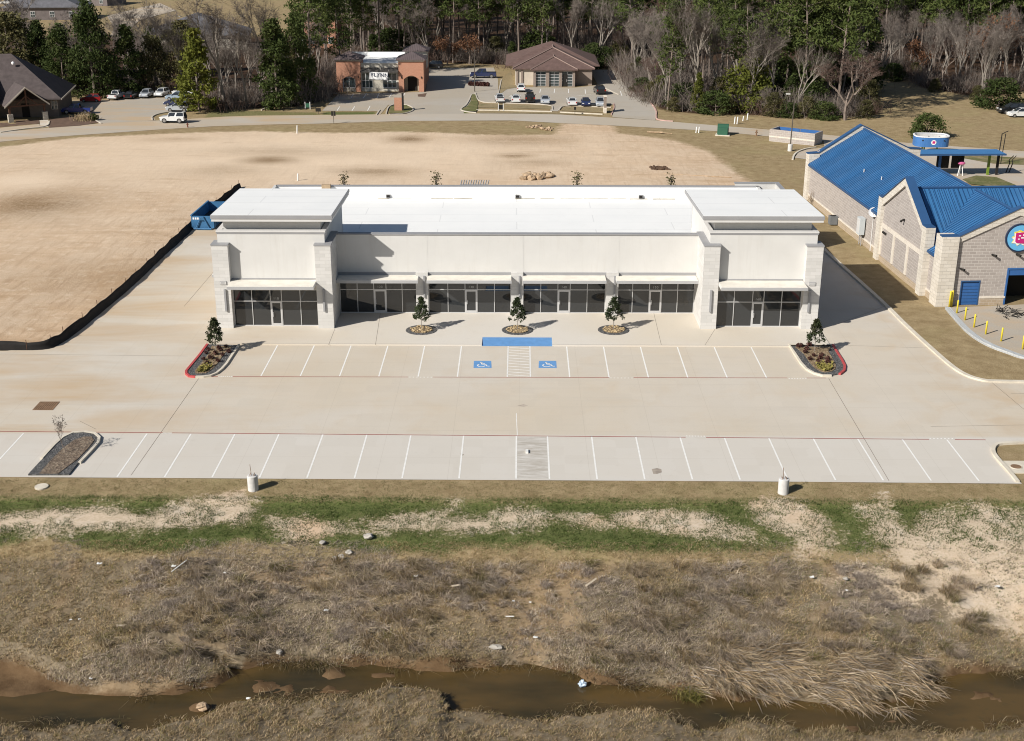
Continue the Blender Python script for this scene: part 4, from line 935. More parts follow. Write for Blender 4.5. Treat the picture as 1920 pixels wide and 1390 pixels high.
for u, z in ((1.75, 3.45), (4.5, 4.72), (6.75, 4.70)):
    mb = MB(); mb.tube((u,0,z),(u,-0.10,z),0.09,n=8); mb.tube((u,-0.1,z+0.02),(u+0.22,-0.42,z-0.03),0.07,0.12,8); mb.build('wall_lamp', M['dark'], BL)
mb = MB(); mb.box(-0.5, -0.321, 9.3, 9.55, 5.6, 5.75); mb.tube((-0.5,9.42,5.7),(-0.75,9.3,5.55),0.06,0.12,8); mb.build('wall_lamp', M['dark'], cg)
mb = MB()
for k in range(3): mb.box(-0.5, -0.321, 14.6-0.35*k, 14.8-0.35*k, 3.05, 3.2)
mb.build('camera_cluster', M['dark'], cg)
# round emblem
sg_u, sg_z, sr = 6.75, 6.28, 1.30
mb = MB(); n = 40
def disc(mb, r, y0, y1, mi, sx=1.0, cx=0.0, cz=0.0):
    vs = [(sg_u+cx+r*sx*math.cos(2*PI*k/n), y0, sg_z+cz+r*math.sin(2*PI*k/n)) for k in range(n)]+[(sg_u+cx+r*sx*math.cos(2*PI*k/n), y1, sg_z+cz+r*math.sin(2*PI*k/n)) for k in range(n)]
    mb.add(vs, [tuple(range(n)), tuple(range(2*n-1, n-1, -1))]+[(i, n+i, n+(i+1) % n, (i+1) % n) for i in range(n)], mi)
disc(mb, sr, -0.22, -0.02, 0)
M['navy'] = mat('navy_sign_rim', (0.015, 0.03, 0.07), 0.4, 0.05); M['cyan'] = mat('sky_blue_sign', (0.13, 0.42, 0.70), 0.45, 0.05, 1.5); M['magenta'] = mat('magenta_sign', (0.50, 0.02, 0.17), 0.45, 0.05); M['yellow'] = mat('yellow_sign', (0.75, 0.60, 0.06), 0.5, 0.05); M['white'] = mat('white_sign', (0.8, 0.8, 0.8), 0.5, 0.03)
sg = mb.build('round_sign', M['navy'], BL, fix=True)
mb = MB(); disc(mb, sr-0.14, -0.25, -0.221, 0); mb.build('sign_face', M['cyan'], sg, fix=True)
P2 = lambda pts, y0, y1, m_, nm: MB().extr([(sg_u+a, sg_z+b) for a, b in pts], lambda a, b, t: (a, t, b), y0, y1).build(nm, m_, sg, fix=True)
star = [(-0.62,0.58),(-0.35,0.62),(-0.1,0.75),(0.2,0.62),(0.75,0.6),(0.62,0.25),(0.78,-0.1),(0.55,-0.35),(0.42,-0.7),(0.1,-0.52),(-0.2,-0.72),(-0.35,-0.5),(-0.75,-0.45),(-0.58,-0.12),(-0.82,0.1),(-0.55,0.22)]
P2(star, -0.275, -0.252, M['yellow'], 'yellow_burst'); P2([(a*0.9-0.02, b*0.86-0.06) for a, b in star], -0.29, -0.276, M['white'], 'white_burst')
P2([(-0.46,0.50),(0.62,0.56),(0.56,-0.38),(0.40,-0.5),(-0.30,-0.44),(-0.44,-0.30)], -0.32, -0.291, M['magenta'], 'emblem')
for a0, a1, b0, b1 in ((-0.18,0.0,0.18,0.28),(-0.22,-0.08,-0.12,-0.02),(0.05,0.32,-0.02,0.10),(0.2,0.36,0.22,0.36)): P2([(a0,b0),(a1,b0),(a1,b1),(a0,b1)], -0.335, -0.321, M['white'], 'stroke')
# ------------------------------------------------------------------ offices across the road
M['brick'] = stone_mat('red_brick', (0.50, 0.215, 0.125), (0.42, 0.17, 0.10), (0.48, 0.34, 0.26), 0.26, 0.09, 0.010, bump=0.25)
M['brown_tile'] = ribbed('brown_metal_tile', (0.125, 0.095, 0.095), 0, 0.35, 0.6)
M['shingle'] = NT('brown_shingle'); _s = M['shingle']; _s.b.inputs['Roughness'].default_value = 0.9
_k = _s.mix(_s.ramp(_s.noise(_s.obj(), 1.2, 6, 0.7), 0.3, 0.7), (0.095, 0.058, 0.050), (0.155, 0.098, 0.085)); _s.col(_k); _s.bump(_s.noise(_s.obj(), 6, 3), 0.3, 0.03); M['shingle'] = _s.m
M['cream'] = mat('cream_render', (0.60, 0.56, 0.48), 0.85, 0.06, 1.0); M['awning'] = ribbed('dark_awning', (0.06, 0.055, 0.05), 0, 0.25, 0.6)
M['office_glass'] = glass_mat('office_glass', (0.02, 0.028, 0.03), 0.03)
M['taupe'] = stone_mat('taupe_brick', (0.26, 0.20, 0.165), (0.22, 0.17, 0.14), (0.36, 0.31, 0.27), 0.26, 0.09, 0.010, bump=0.2)
M['wood'] = mat('brown_timber', (0.11, 0.055, 0.035), 0.8, 0.2, 2.0)
def hip(mb, x0, x1, y0, y1, z, apex, rise, over=0.4, th=0.18, ridge=0.0):
    """hipped roof; apex gives half the ridge length along y when ridge > 0"""
    x0, x1, y0, y1 = x0-over, x1+over, y0-over, y1+over; cx, cy = (x0+x1)/2, (y0+y1)/2
    a, b = (cx, cy-ridge, z+rise), (cx, cy+ridge, z+rise)
    vs = [(x0,y0,z),(x1,y0,z),(x1,y1,z),(x0,y1,z),(x0,y0,z-th),(x1,y0,z-th),(x1,y1,z-th),(x0,y1,z-th),a,b]
    mb.add(vs, [(0,1,8),(1,2,9,8),(2,3,9),(3,0,8,9),(0,4,5,1),(1,5,6,2),(2,6,7,3),(3,7,4,0),(4,7,6,5)]); return mb
def window(parent, x0, x1, y, z0, z1, nx=2, nz=2, mat_f=None, g=None, bars=0.06, face=-1):
    mat_f = mat_f or M['white']; g = g or M['office_glass']; w = bars; f = MB()
    f.box(x0-w, x0, y-0.06, y+0.04, z0-w, z1+w); f.box(x1, x1+w, y-0.06, y+0.04, z0-w, z1+w); f.box(x0, x1, y-0.06, y+0.04, z0-w, z0); f.box(x0, x1, y-0.06, y+0.04, z1, z1+w)
    for i in range(1, nx): xx = x0+(x1-x0)*i/nx; f.box(xx-w/2, xx+w/2, y-0.055, y+0.035, z0, z1)
    for i in range(1, nz): zz = z0+(z1-z0)*i/nz; f.box(x0, x1, y-0.05, y+0.03, zz-w/2, zz+w/2)
    o = f.build('window', mat_f, parent); MB().box(x0, x1, y-0.01, y+0.02, z0, z1).build('pane', g, o); return o
# --- brick office with two towers and a banner
OE = (-26.4, 244.8); OB = thing('brick_office', 'small brick office with two hip-capped towers and a white flat roof', 'building', (OE[0], OE[1], 0), 0.0)
ox = lambda px, py=165, Y=244.8: XY(px, py, Y)[0]-OE[0]
oz = lambda px, py, Y=244.8: GZ(px, py, Y)
lx0, lx1, rx0_, rx1_ = ox(632), ox(677), ox(748), ox(795)
zt = oz(655, 112); zp = oz(710, 120, 245.4); cz_ = oz(655, 97, 247.5)
def arch_wall(mb, x0, x1, y0, y1, z0, z1, a0, a1, zs, rise, mi=0):
    n = 10; pts = [(x0,z0),(a0,z0),(a0,zs)]
    for k in range(1, n): t = k/n; pts.append((a0+(a1-a0)*t, zs+rise*math.sin(PI*t)))
    pts += [(a1,zs),(a1,z0),(x1,z0),(x1,z1),(x0,z1)]
    mb.extr(pts, lambda a, b, t: (a, t, b), y0, y1, mi)
mb = MB()
arch_wall(mb, lx0, lx1, 0, 0.35, -0.1, zt, lx0+1.05, lx1-1.0, 2.25, 0.55); mb.box(lx0, lx0+0.35, 0.35, 5, -0.1, zt); mb.box(lx1-0.35, lx1, 0.35, 5, -0.1, zt); mb.box(lx0, lx1, 4.8, 5.0, -0.1, zt)
arch_wall(mb, rx0_, rx1_, -0.2, 0.25, -0.1, zt, rx0_+1.0, rx1_-0.95, 2.35, 0.65); mb.box(rx0_, rx0_+0.35, 0.25, 5, -0.1, zt); mb.box(rx1_-0.35, rx1_, 0.25, 5, -0.1, zt); mb.box(rx0_, rx1_, 4.8, 5.0, -0.1, zt)
mb.box(lx0+0.3, rx1_-0.3, 18.0, 18.3, -0.1, zp); mb.box(lx0+0.3, lx0+0.6, 5, 18, -0.1, zp); mb.box(rx1_-0.6, rx1_-0.3, 5, 18, -0.1, zp)
mb.build('wall', M['brick'], OB, fix=True)
mb = MB(); mb.box(lx1, rx0_, 0.5, 0.8, -0.1, 0.55); mb.box(lx1, rx0_, 0.5, 0.8, 3.4, zp); w1 = [ox(681), ox(698), ox(719), ox(742)]
mb.box(lx1, lx1+0.12, 0.5, 0.8, 0.55, 3.4); mb.box(rx0_-0.45, rx0_, 0.5, 0.8, 0.55, 3.4); mb.box(ox(699), ox(718), 0.5, 0.8, 0.55, 3.4); mb.build('front_wall', M['cream'], OB)
for a, b in ((lx1+0.12, ox(699)), (ox(718), rx0_-0.45)): window(OB, a+0.07, b-0.07, 0.62, 0.7, 3.3, 3, 2, M['white'], bars=0.09)
window(OB, lx0+1.25, lx1-1.2, 0.4, 0.75, 2.45, 2, 1, M['white'], bars=0.1)
mb = MB(); mb.box(lx0+1.0, lx1-0.95, 0.45, 0.6, -0.1, 3.0); mb.build('arch_panel', M['cream'], OB)
mb = MB(); mb.box(rx0_+0.9, rx1_-0.9, 1.4, 1.5, -0.1, 3.2); p = mb.build('entry_panel', mat('entry_cream', (0.42, 0.36, 0.28), 0.8, 0.08), OB)
mb = MB(); c = (rx0_+rx1_)/2+0.1; mb.box(c-0.85, c+0.85, 1.3, 1.39, 0, 2.5); mb.build('door', M['dark'], OB)
for (a, b) in ((lx0, lx1), (rx0_, rx1_)):
    yb = 0.0 if a == lx0 else -0.2
    MB().box(a-0.12, b+0.12, yb-0.12, 5.12, zt-0.32, zt-0.02).build('cornice', M['cream'], OB); hip(MB(), a, b, yb, 5.0, zt+0.12, 0, cz_-zt, 0.42).build('tower_roof', M['brown_tile'], OB)
a, b = ox(760, 100, 256), ox(800, 100, 256); z0, z1 = oz(780, 95, 256), oz(779, 82, 258)
MB().box(a, b, 10.5, 15, 3, z0).build('rear_tower', M['cream'], OB); hip(MB(), a, b, 10.5, 15, z0+0.1, 0, z1-z0, 0.5).build('tower_roof', M['brown_tile'], OB)
mb = MB(); mb.box(lx0+0.6, rx1_-0.6, 0.8, 18.0, zp-0.7, zp-0.55); mb.box(lx0+0.61, rx1_-0.61, 17.5, 17.99, zp-0.55, zp+0.25); mb.build('flat_roof', M['membrane'], OB)
MB().box(lx1, rx0_, 0.42, 0.86, zp, zp+0.12).build('coping', M['cream'], OB)
for a, b in ((lx1+0.02, ox(711)), (ox(715), rx0_-0.05)):
    mb = MB(); za, zb = oz(700, 127.5), oz(700, 136, 243.6); mb.add([(a,0.5,za),(b,0.5,za),(b,-0.9,zb),(a,-0.9,zb),(a,0.5,za-0.1),(b,0.5,za-0.1),(b,-0.9,zb-0.1),(a,-0.9,zb-0.1)], [(0,3,2,1),(4,5,6,7),(0,1,5,4),(1,2,6,5),(2,3,7,6),(3,0,4,7)]); mb.build('awning', M['awning'], OB)
for x in (rx0_+0.55, rx1_-0.45, lx1-0.4):
    mb = MB(); mb.box(x-0.08, x+0.08, -0.35, -0.21, 2.5, 2.85); mb.build('wall_lamp', M['dark'], OB)
bx0, bz0 = XY(692.5, 143, 243.5); bx1, _ = XY(727, 143, 243.5); zc = GZ(710, 142.5, 243.5)
t = thing('banner', 'white banner with black lettering hung across the brick office windows', 'banner', ((bx0+bx1)/2, 243.45, zc)); w = (bx1-bx0)/2; h = 0.68
t.rotation_euler = (0, R(2.0), 0)
mb = MB()
nn = 10
for k in range(nn):
    f0, f1 = -w+2*w*k/nn, -w+2*w*(k+1)/nn; s0, s1 = 0.05*math.sin(k*1.1), 0.05*math.sin((k+1)*1.1); mb.add([(f0,s0,-h),(f1,s1,-h),(f1,s1,h),(f0,s0,h),(f0,s0+0.012,-h),(f1,s1+0.012,-h),(f1,s1+0.012,h),(f0,s0+0.012,h)], [(0,1,2,3),(5,4,7,6),(3,2,6,7),(0,4,5,1)])
mb.build('cloth', M['white'], t); o = upright_text('FLYNN', 0.98, M['navy'], t, 0.22, -0.075, 0.16, 'lettering')
for x in (-w, w): MB().tube((x,0,h),(x*1.1,0.6,h+0.5),0.015,n=5).build('rope', M['white'], t)
M['ridge'] = mat('ridge_shingle', (0.25, 0.18, 0.155), 0.9, 0.1)
# --- hip roofed office
HE = (6.5, 252.2); HB = thing('hip_roof_office', 'taupe brick office under a large brown shingle hip roof', 'building', (HE[0], HE[1], 0))
hx = lambda px, py=150, Y=252.2: XY(px, py, Y)[0]-HE[0]
he = GZ(1040, 131.5, 252.0); x0, x1 = hx(1000), hx(1078); X0, X1 = hx(966, 150, 254), hx(1110, 150, 254)
mb = MB()
ws = [(1005,1023), (1030,1048), (1054,1073)]
cols = [(1000,1004.5), (1023.5,1029.5), (1048.5,1053.5), (1073.5,1078)]
for a, b in cols: mb.box(hx(a), hx(b), -0.25, 0.25, -0.1, he)
mb.box(x0, x1, 0.0, 0.2, he-0.35, he); mb.box(X1-0.25, X1, 1.8, 23.5, -0.1, he); mb.box(X0, X1, 23.3, 23.5, -0.1, he); mb.box(x1, X1-0.25, 1.8, 2.05, -0.1, he); mb.box(x0, x0+0.2, 0.2, 1.8, -0.1, he); mb.box(x1-0.2, x1, 0.2, 1.8, -0.1, he)
mb.build('wall', M['taupe'], HB)
M['pale_panel'] = mat('pale_panel', (0.56, 0.50, 0.42), 0.8, 0.06); mb = MB(); mb.box(X0, x0, 1.8, 2.05, -0.1, he); mb.box(X0, X0+0.25, 2.05, 16.3, -0.1, he); mb.build('side_wall', M['pale_panel'], HB)
for q in (968, 977):
    MB().box(hx(q), hx(q)+0.35, 1.6, 1.78, -0.1, he).build('pilaster', M['taupe'], HB)
for i, (a, b) in enumerate(ws): window(HB, hx(a), hx(b), 0.1, 0.12, he-0.42, 2, 5, M['alu'], bars=0.09)
mb = MB(); a = hx(1055); mb.box(a, a+0.9, -0.02, 0.05, 0.02, 2.3); d = mb.build('door', M['dark'], HB); MB().box(a+0.75, a+0.8, -0.1, -0.03, 0.9, 1.4).build('handle', M['alu'], d)
ap = GZ(1025, 77, HE[1]+16.0)
slope = (ap-he)/((X1-X0)/2+2.2)
hip(MB(), X0-1.2, X1+1.0, 7.5, 24.0, he+0.02, 0, ap-he, 0.75, 0.2, 0.4).build('roof', M['shingle'], HB)
def halfhip(mb, a, b, yf, yb, z, rise, over=0.5):
    a, b, yf = a-over, b+over, yf-over; c = (a+b)/2; hw = (b-a)/2
    mb.add([(a,yf,z),(b,yf,z),(b,yb,z),(a,yb,z),(c,yf+hw,z+rise),(c,yb,z+rise)], [(0,1,4),(1,2,5,4),(3,0,4,5),(0,3,2,1)])
    mb.add([(a,yf,z-0.18),(b,yf,z-0.18),(b,yf,z-0.001),(a,yf,z-0.001)], [(0,1,2,3)]); return mb
halfhip(MB(), X0, X1, 1.8, 15.5, he+0.06, slope*((X1-X0)/2+0.5)*1.0).build('middle_roof', M['shingle'], HB)
halfhip(MB(), x0, x1, -0.2, 7.5, he+0.12, slope*((x1-x0)/2+0.5)*1.08).build('porch_roof', M['shingle'], HB)
for (a_, b_, yf, yb, rs) in ((X0, X1, 1.8, 15.5, slope*((X1-X0)/2+0.5)), (x0, x1, -0.2, 7.5, slope*((x1-x0)/2+0.5)*1.08)):
    c_ = (a_+b_)/2; hw = (b_-a_)/2+0.5; z_ = he+(0.06 if yf > 1 else 0.12); mb = MB(); mb.tube((a_-0.5, yf-0.5, z_+0.05), (c_, yf-0.5+hw, z_+rs+0.05), 0.13, n=5); mb.tube((b_+0.5, yf-0.5, z_+0.05), (c_, yf-0.5+hw, z_+rs+0.05), 0.13, n=5); mb.tube((c_, yf-0.5+hw, z_+rs+0.05), (c_, yb, z_+rs+0.05), 0.13, n=5); mb.build('ridge_cap', M['ridge'], HB)
mb = MB()
cc = (X0+X1)/2
M['shade_tone_shingle'] = mat('shade_tone_grey_brown_shingle', (0.085, 0.068, 0.066), 0.9, 0.22, 1.2, bump=0.2, bscale=6)  # shade on the stone office roof is put into this shingle colour
# --- stone fronted office at the left edge
LE = G(45, 225); LB = thing('stone_office', 'stone and timber office with steep shingle roofs coloured as if in shade at the left edge', 'building', (LE[0], LE[1], 0), R(10))
M['field'] = stone_mat('pale_field_stone', (0.50, 0.46, 0.39), (0.40, 0.36, 0.30), (0.33, 0.29, 0.24), 0.55, 0.28, 0.02, bump=0.8, var2=0.7)
mb = MB(); mb.box(-16, 5.2, 2.5, 17, -0.1, 3.2); mb.build('wall', mat('board_wall', (0.16, 0.13, 0.11), 0.8, 0.15, 1.5), LB, fix=True)
mb = MB(); mb.add([(-17,1.7,3.1),(6.0,1.7,3.1),(6.0,17.8,3.1),(-17,17.8,3.1),(-2.6,9.75,9.6),(-17,9.75,9.6),(-17,1.7,2.9),(6.0,1.7,2.9),(6.0,17.8,2.9),(-17,17.8,2.9)], [(0,1,4,5),(1,2,4),(2,3,5,4),(3,0,5),(0,6,7,1),(1,7,8,2),(2,8,9,3),(3,9,6,0),(6,9,8,7)])
mb.build('roof', M['shade_tone_shingle'], LB, fix=True)
MB().box(6.0, 6.06, 1.7, 17.8, 2.88, 3.12).build('fascia', M['pale_panel'], LB)
mb = MB()
for sgn in (-1, 1):
    mb.add([(0.0,-2.6,6.0),(0.0,7.5,6.0),(4.0*sgn,7.5,2.9),(4.0*sgn,-2.6,2.9),(0,-2.6,5.8),(0,7.5,5.8),(4.0*sgn,7.5,2.7),(4.0*sgn,-2.6,2.7)], [(0,1,2,3),(4,7,6,5),(0,4,5,1),(1,5,6,2),(2,6,7,3),(3,7,4,0)])
mb.build('porch_roof', M['shade_tone_shingle'], LB, fix=True)
for sgn in (-1, 1):
    mb = MB(); mb.extr([(0,5.75),(0,6.05),(4.15*sgn,2.85),(4.15*sgn,2.55)], lambda a, b, t: (a, t, b), -2.72, -2.6); mb.build('barge_board', M['pale_panel'], LB, fix=True)
    mb = MB(); mb.box(3.2*sgn-0.45, 3.2*sgn+0.45, -2.5, -1.6, -0.1, 1.4); p = mb.build('porch_post', M['field'], LB); MB().box(3.2*sgn-0.16, 3.2*sgn+0.16, -2.2, -1.9, 1.4, 2.75).build('timber', M['wood'], p)
mb = MB(); mb.box(-3.6, 3.6, -2.25, -2.0, 2.6, 2.85); mb.box(-0.12, 0.12, -2.25, -2.0, 2.85, 5.6); mb.tube((-1.9,-2.12,2.9),(0,-2.12,4.4),0.1,n=6); mb.tube((1.9,-2.12,2.9),(0,-2.12,4.4),0.1,n=6); mb.build('truss', M['wood'], LB)
for c_ in LB.children:                                            # the porch is set askew on the corner of the building
    if c_.name.split('.')[0] in ('porch_roof', 'barge_board', 'porch_post', 'truss'):
        c_.rotation_euler = (0, 0, R(24)); c_.scale = (0.86, 0.86, 0.92); c_.location = (0.2, 0.4, 0)
mb = MB(); mb.box(-7.4, -4.4, -1.4, 2.49, -0.1, 3.3); mb.build('stone_wing', M['field'], LB)
mb = MB(); mb.extr([(-2.0,3.2),(8.0,6.6),(8.0,6.85),(-2.0,3.45)], lambda a, b, t: (t, a, b), -9.5, -4.0); mb.build('wing_roof', M['shade_tone_shingle'], LB, fix=True)
for x in (4.4, 4.9): window(LB, x-0.2, x+0.2, 2.44, 1.3, 2.6, 1, 2, M['pale_panel'])
MB().box(-0.6, 0.6, 2.42, 2.49, 0, 2.3).build('door', M['dark'], LB)
MB().blob((-2.0, 7.2, 8.3), (0.28,0.28,0.3), 2, 8, 6, 0.02).build('roof_vent', M['white'], LB)
# --- houses beyond the trees, top left
M['slate'] = mat('grey_shingle', (0.125, 0.125, 0.14), 0.9, 0.2, 1.0); M['shade_tone_house_brick'] = mat('shade_tone_house_brick', (0.17, 0.145, 0.14), 0.9, 0.15, 1.5)  # house walls greyed and darkened, their shade painted into the colour
def house(px, py, label, w, d, h, rise, rz, rm, wm, dormer=False):
    x, y = G(px, py); t = thing('house', label, 'house', (x, y, 0), rz, 'houses beyond the trees')
    mb = MB(); mb.box(-w/2, w/2, -d/2, d/2, -0.1, h); mb.build('wall', wm, t)
    hip(MB(), -w/2, w/2, -d/2, d/2, h+0.1, 0, rise, 0.6, 0.25, d*0.2).build('roof', rm, t)
    for k in range(4): window(t, -w/2+w*(k+0.5)/4-0.6, -w/2+w*(k+0.5)/4+0.6, -d/2-0.03, 0.9, 2.4, 2, 2)
    if dormer:
        mb = MB(); mb.box(-1.0, 1.0, -d/2+1.5, -d/2+4.5, h+0.6, h+2.6); dm = mb.build('dormer', wm, t); window(t, -0.55, 0.55, -d/2+1.45, h+1.1, h+2.3, 2, 2, bars=0.14)
        MB().extr([(-1.4,h+2.6),(1.4,h+2.6),(0,h+3.7)], lambda a, b, t_: (a, t_, b), -d/2+1.2, -d/2+5.5).build('dormer_roof', rm, dm, fix=True)
    return t
house(92, 34, 'grey roofed house with a white dormer window at the top left', 22, 14, 3.6, 5.0, 0.1, M['slate'], M['shade_tone_house_brick'], True)
house(176, 8, 'grey roofed house further back beside the first, seen over a dark evergreen', 17, 13, 3.4, 4.5, -0.2, M['slate'], M['shade_tone_house_brick'])
house(374, 88, 'dark grey roof showing between bare trees above the cream wall', 24, 14, 3.4, 4.4, 0.15, M['slate'], M['cream'])
house(602, 84, 'tall red brick house with brown roof seen through pines', 9, 12, 7.5, 6.0, 0.0, M['shingle'], M['brick'])
hs = structure(slab('road', px_poly([(205,70),(232,66),(262,38),(330,20),(300,6),(200,30),(215,52)]), 0.03, M['road']))
# ------------------------------------------------------------------ cars
M['tyre'] = mat('tyre_rubber', (0.02, 0.02, 0.02), 0.85, 0.1); M['rim'] = mat('wheel_rim', (0.45, 0.45, 0.46), 0.35, 0.05, metal=0.8); M['car_glass'] = glass_mat('car_glass', (0.012, 0.014, 0.017), 0.03)
M['lamp'] = mat('headlamp', (0.7, 0.7, 0.68), 0.15, 0.0, spec=0.6); M['tail'] = mat('tail_lamp', (0.35, 0.015, 0.012), 0.25, 0.0, spec=0.6); M['plastic'] = mat('black_plastic', (0.025, 0.025, 0.026), 0.6, 0.05)
PAINT = {}
def paint(nm, c):
    if nm not in PAINT:
        s = NT(nm+'_car_paint'); s.b.inputs['Roughness'].default_value = 0.28; s.b.inputs['Coat Weight'].default_value = 0.6; s.b.inputs['Coat Roughness'].default_value = 0.05
        f = s.noise(s.obj(), 2.0, 3); s.col(s.mix(f, tuple(x*0.92 for x in c), tuple(min(1, x*1.05) for x in c))); PAINT[nm] = s.m
    return PAINT[nm]
# side profiles: x forward, z up; body, then cabin (x, z) list with glass belt at the first and last point
KIND = {
 'sedan': dict(L=4.5, W=1.76, body=[(-2.25,0.42),(-2.2,0.92),(-1.55,1.0),(1.0,0.95),(2.0,0.80),(2.24,0.55),(2.22,0.30),(-2.2,0.28)], cab=[(-1.75,0.97),(-0.95,1.40),(0.25,1.42),(1.15,0.94)], wr=0.32, wx=(-1.35,1.38)),
 'hatch': dict(L=4.0, W=1.72, body=[(-2.0,0.42),(-1.98,1.0),(-1.2,1.04),(0.85,0.98),(1.8,0.80),(2.0,0.55),(1.98,0.30),(-1.95,0.28)], cab=[(-1.95,1.0),(-1.55,1.50),(0.05,1.55),(1.1,0.97)], wr=0.32, wx=(-1.22,1.25)),
 'suv': dict(L=4.5, W=1.84, body=[(-2.25,0.50),(-2.22,1.08),(-1.3,1.12),(1.0,1.06),(2.05,0.95),(2.25,0.65),(2.22,0.36),(-2.2,0.34)], cab=[(-2.2,1.08),(-1.9,1.66),(0.2,1.72),(1.15,1.05)], wr=0.37, wx=(-1.38,1.40)),
 'boxy': dict(L=4.2, W=1.85, body=[(-2.05,0.52),(-2.05,1.15),(-1.2,1.16),(0.95,1.14),(2.0,1.04),(2.1,0.72),(2.08,0.42),(-2.05,0.42)], cab=[(-2.03,1.15),(-1.98,1.78),(0.45,1.78),(0.85,1.13)], wr=0.42, wx=(-1.25,1.32)),
 'pickup': dict(L=5.4, W=1.95, body=[(-2.7,0.55),(-2.7,1.15),(-1.0,1.15),(1.1,1.15),(2.5,1.05),(2.7,0.75),(2.68,0.42),(-2.68,0.45)], cab=[(-0.75,1.14),(-0.55,1.80),(0.75,1.80),(1.45,1.12)], wr=0.42, wx=(-1.7,1.72)),
}
WHEEL = {}
def car(px, py, kind, col, heading, label, scale=0.9, group='cars parked at the offices', z=0.008, spare=False, rack=False, cover=False):
    k = KIND[kind]; x, y = G(px, py); t = thing('parked_'+('pickup' if kind == 'pickup' else 'car'), label, 'pickup' if kind == 'pickup' else 'car', (x, y, z), R(heading), group); t.scale = (scale,)*3
    P_ = paint(*col); w = k['W']/2; b = k['body']
    mb = MB(); n = len(b); vs = []
    for yy, sh, in ((-w, 0.93), (-w+0.10, 1.0), (w-0.10, 1.0), (w, 0.93)):
        for (bx, bz) in b: vs.append((bx*(0.985 if sh < 1 else 1), yy, 0.62+(bz-0.62)*(sh if bz > 0.62 else 1)))
    fs = [tuple(range(n)), tuple(range(4*n-1, 3*n-1, -1))]
    for j in range(3):
        for i in range(n): fs.append((j*n+i, j*n+(i+1) % n, (j+1)*n+(i+1) % n, (j+1)*n+i))
    mb.add(vs, fs)
    c = k['cab']; zr = c[1][1]; zb = c[0][1]-0.02; ws = [w-0.10 if q in (0, 3) else w-0.30 for q in range(4)]
    vs = [(c[q][0], s_*ws[q], c[q][1]) for s_ in (-1, 1) for q in range(4)]
    mb.add(vs, [(0,1,2,3),(7,6,5,4),(1,5,6,2),(0,4,5,1),(2,6,7,3)])
    if kind == 'pickup': pass
    body = mb.build('body', P_, t, fix=True)
    if kind == 'pickup': MB().box(-2.58, -0.85, -w+0.20, w-0.20, 1.153, 1.162).build('cargo_bed', M['plastic'], t)
    def panel(name, quad, inset=0.10, outv=None):
        q = [Vector(v) for v in quad]; ce = sum(q, Vector())/len(q); nrm = (q[1]-q[0]).cross(q[2]-q[0]).normalized()
        if nrm.dot(ce-Vector((0, 0, 1.0))) < 0: nrm = -nrm
        q2 = [v.lerp(ce, inset)+nrm*0.012 for v in q]; o = MB().add(q2, [tuple(range(len(q)))]).build(name, M['car_glass'], t); return o
    A = lambda q, s_: (c[q][0], s_*ws[q], c[q][1])
    panel('windshield', [A(2,-1),A(2,1),A(3,1),A(3,-1)], 0.12); panel('rear_window', [A(0,-1),A(0,1),A(1,1),A(1,-1)], 0.16)
    for s_ in (-1, 1):
        m0 = Vector(A(0,s_)).lerp(Vector(A(3,s_)), 0.52); m1 = Vector(A(1,s_)).lerp(Vector(A(2,s_)), 0.50)
        panel('side_window', [A(0,s_), m0-Vector((0.05,0,0)), m1-Vector((0.05,0,0)), A(1,s_)], 0.13); panel('side_window', [m0+Vector((0.05,0,0)), A(3,s_), A(2,s_), m1+Vector((0.05,0,0))], 0.13)
        mb = MB(); mb.box(c[3][0]-0.35, c[3][0]-0.17, s_*(w+0.02)-0.09, s_*(w+0.02)+0.09, zb+0.02, zb+0.17); mb.build('mirror', P_, t)
    key = (k['wr'],)
    if key not in WHEEL:
        r = k['wr']; a = MB(); a.tube((0,-0.11,0),(0,0.11,0), r, n=16); q = MB(); q.tube((0,-0.122,0),(0,0.122,0), r*0.62, n=12); WHEEL[key] = (a.mesh('tyre', M['tyre']), q.mesh('rim', M['rim']))
    for wx in k['wx']:
        for s_ in (-1, 1):
            o = link('wheel', WHEEL[key][0], t, (wx, s_*(w-0.10), k['wr'])); link('rim', WHEEL[key][1], o)
    zf = b[4][1]-0.13; xf = b[4][0]+(b[5][0]-b[4][0])*0.5
    for s_ in (-1, 1):
        MB().box(xf-0.2, xf+0.16, s_*(w-0.3)-0.18, s_*(w-0.3)+0.18, zf-0.08, zf+0.07).build('headlight', M['lamp'], t)
        MB().box(b[0][0]-0.01, b[0][0]+0.16, s_*(w-0.17)-0.10, s_*(w-0.17)+0.10, b[1][1]-0.34, b[1][1]-0.06).build('tail_light', M['tail'], t)
    MB().box(b[5][0]-0.25, b[5][0]+0.03, -w+0.12, w-0.12, 0.30, 0.46).build('front_bumper', M['plastic'] if kind in ('boxy', 'pickup', 'suv') else P_, t)
    MB().box(b[0][0]-0.03, b[0][0]+0.2, -w+0.12, w-0.12, 0.32, 0.48).build('rear_bumper', M['plastic'] if kind in ('boxy', 'pickup', 'suv') else P_, t)
    if spare: o = MB().tube((-2.08,0.1,1.05),(-2.30,0.1,1.05),0.36,n=14).build('spare_wheel', M['tyre'], t)
    if rack: MB().box(-1.4, 0.2, -0.6, 0.6, 1.80, 1.86).build('roof_rack', M['plastic'], t)
    return t
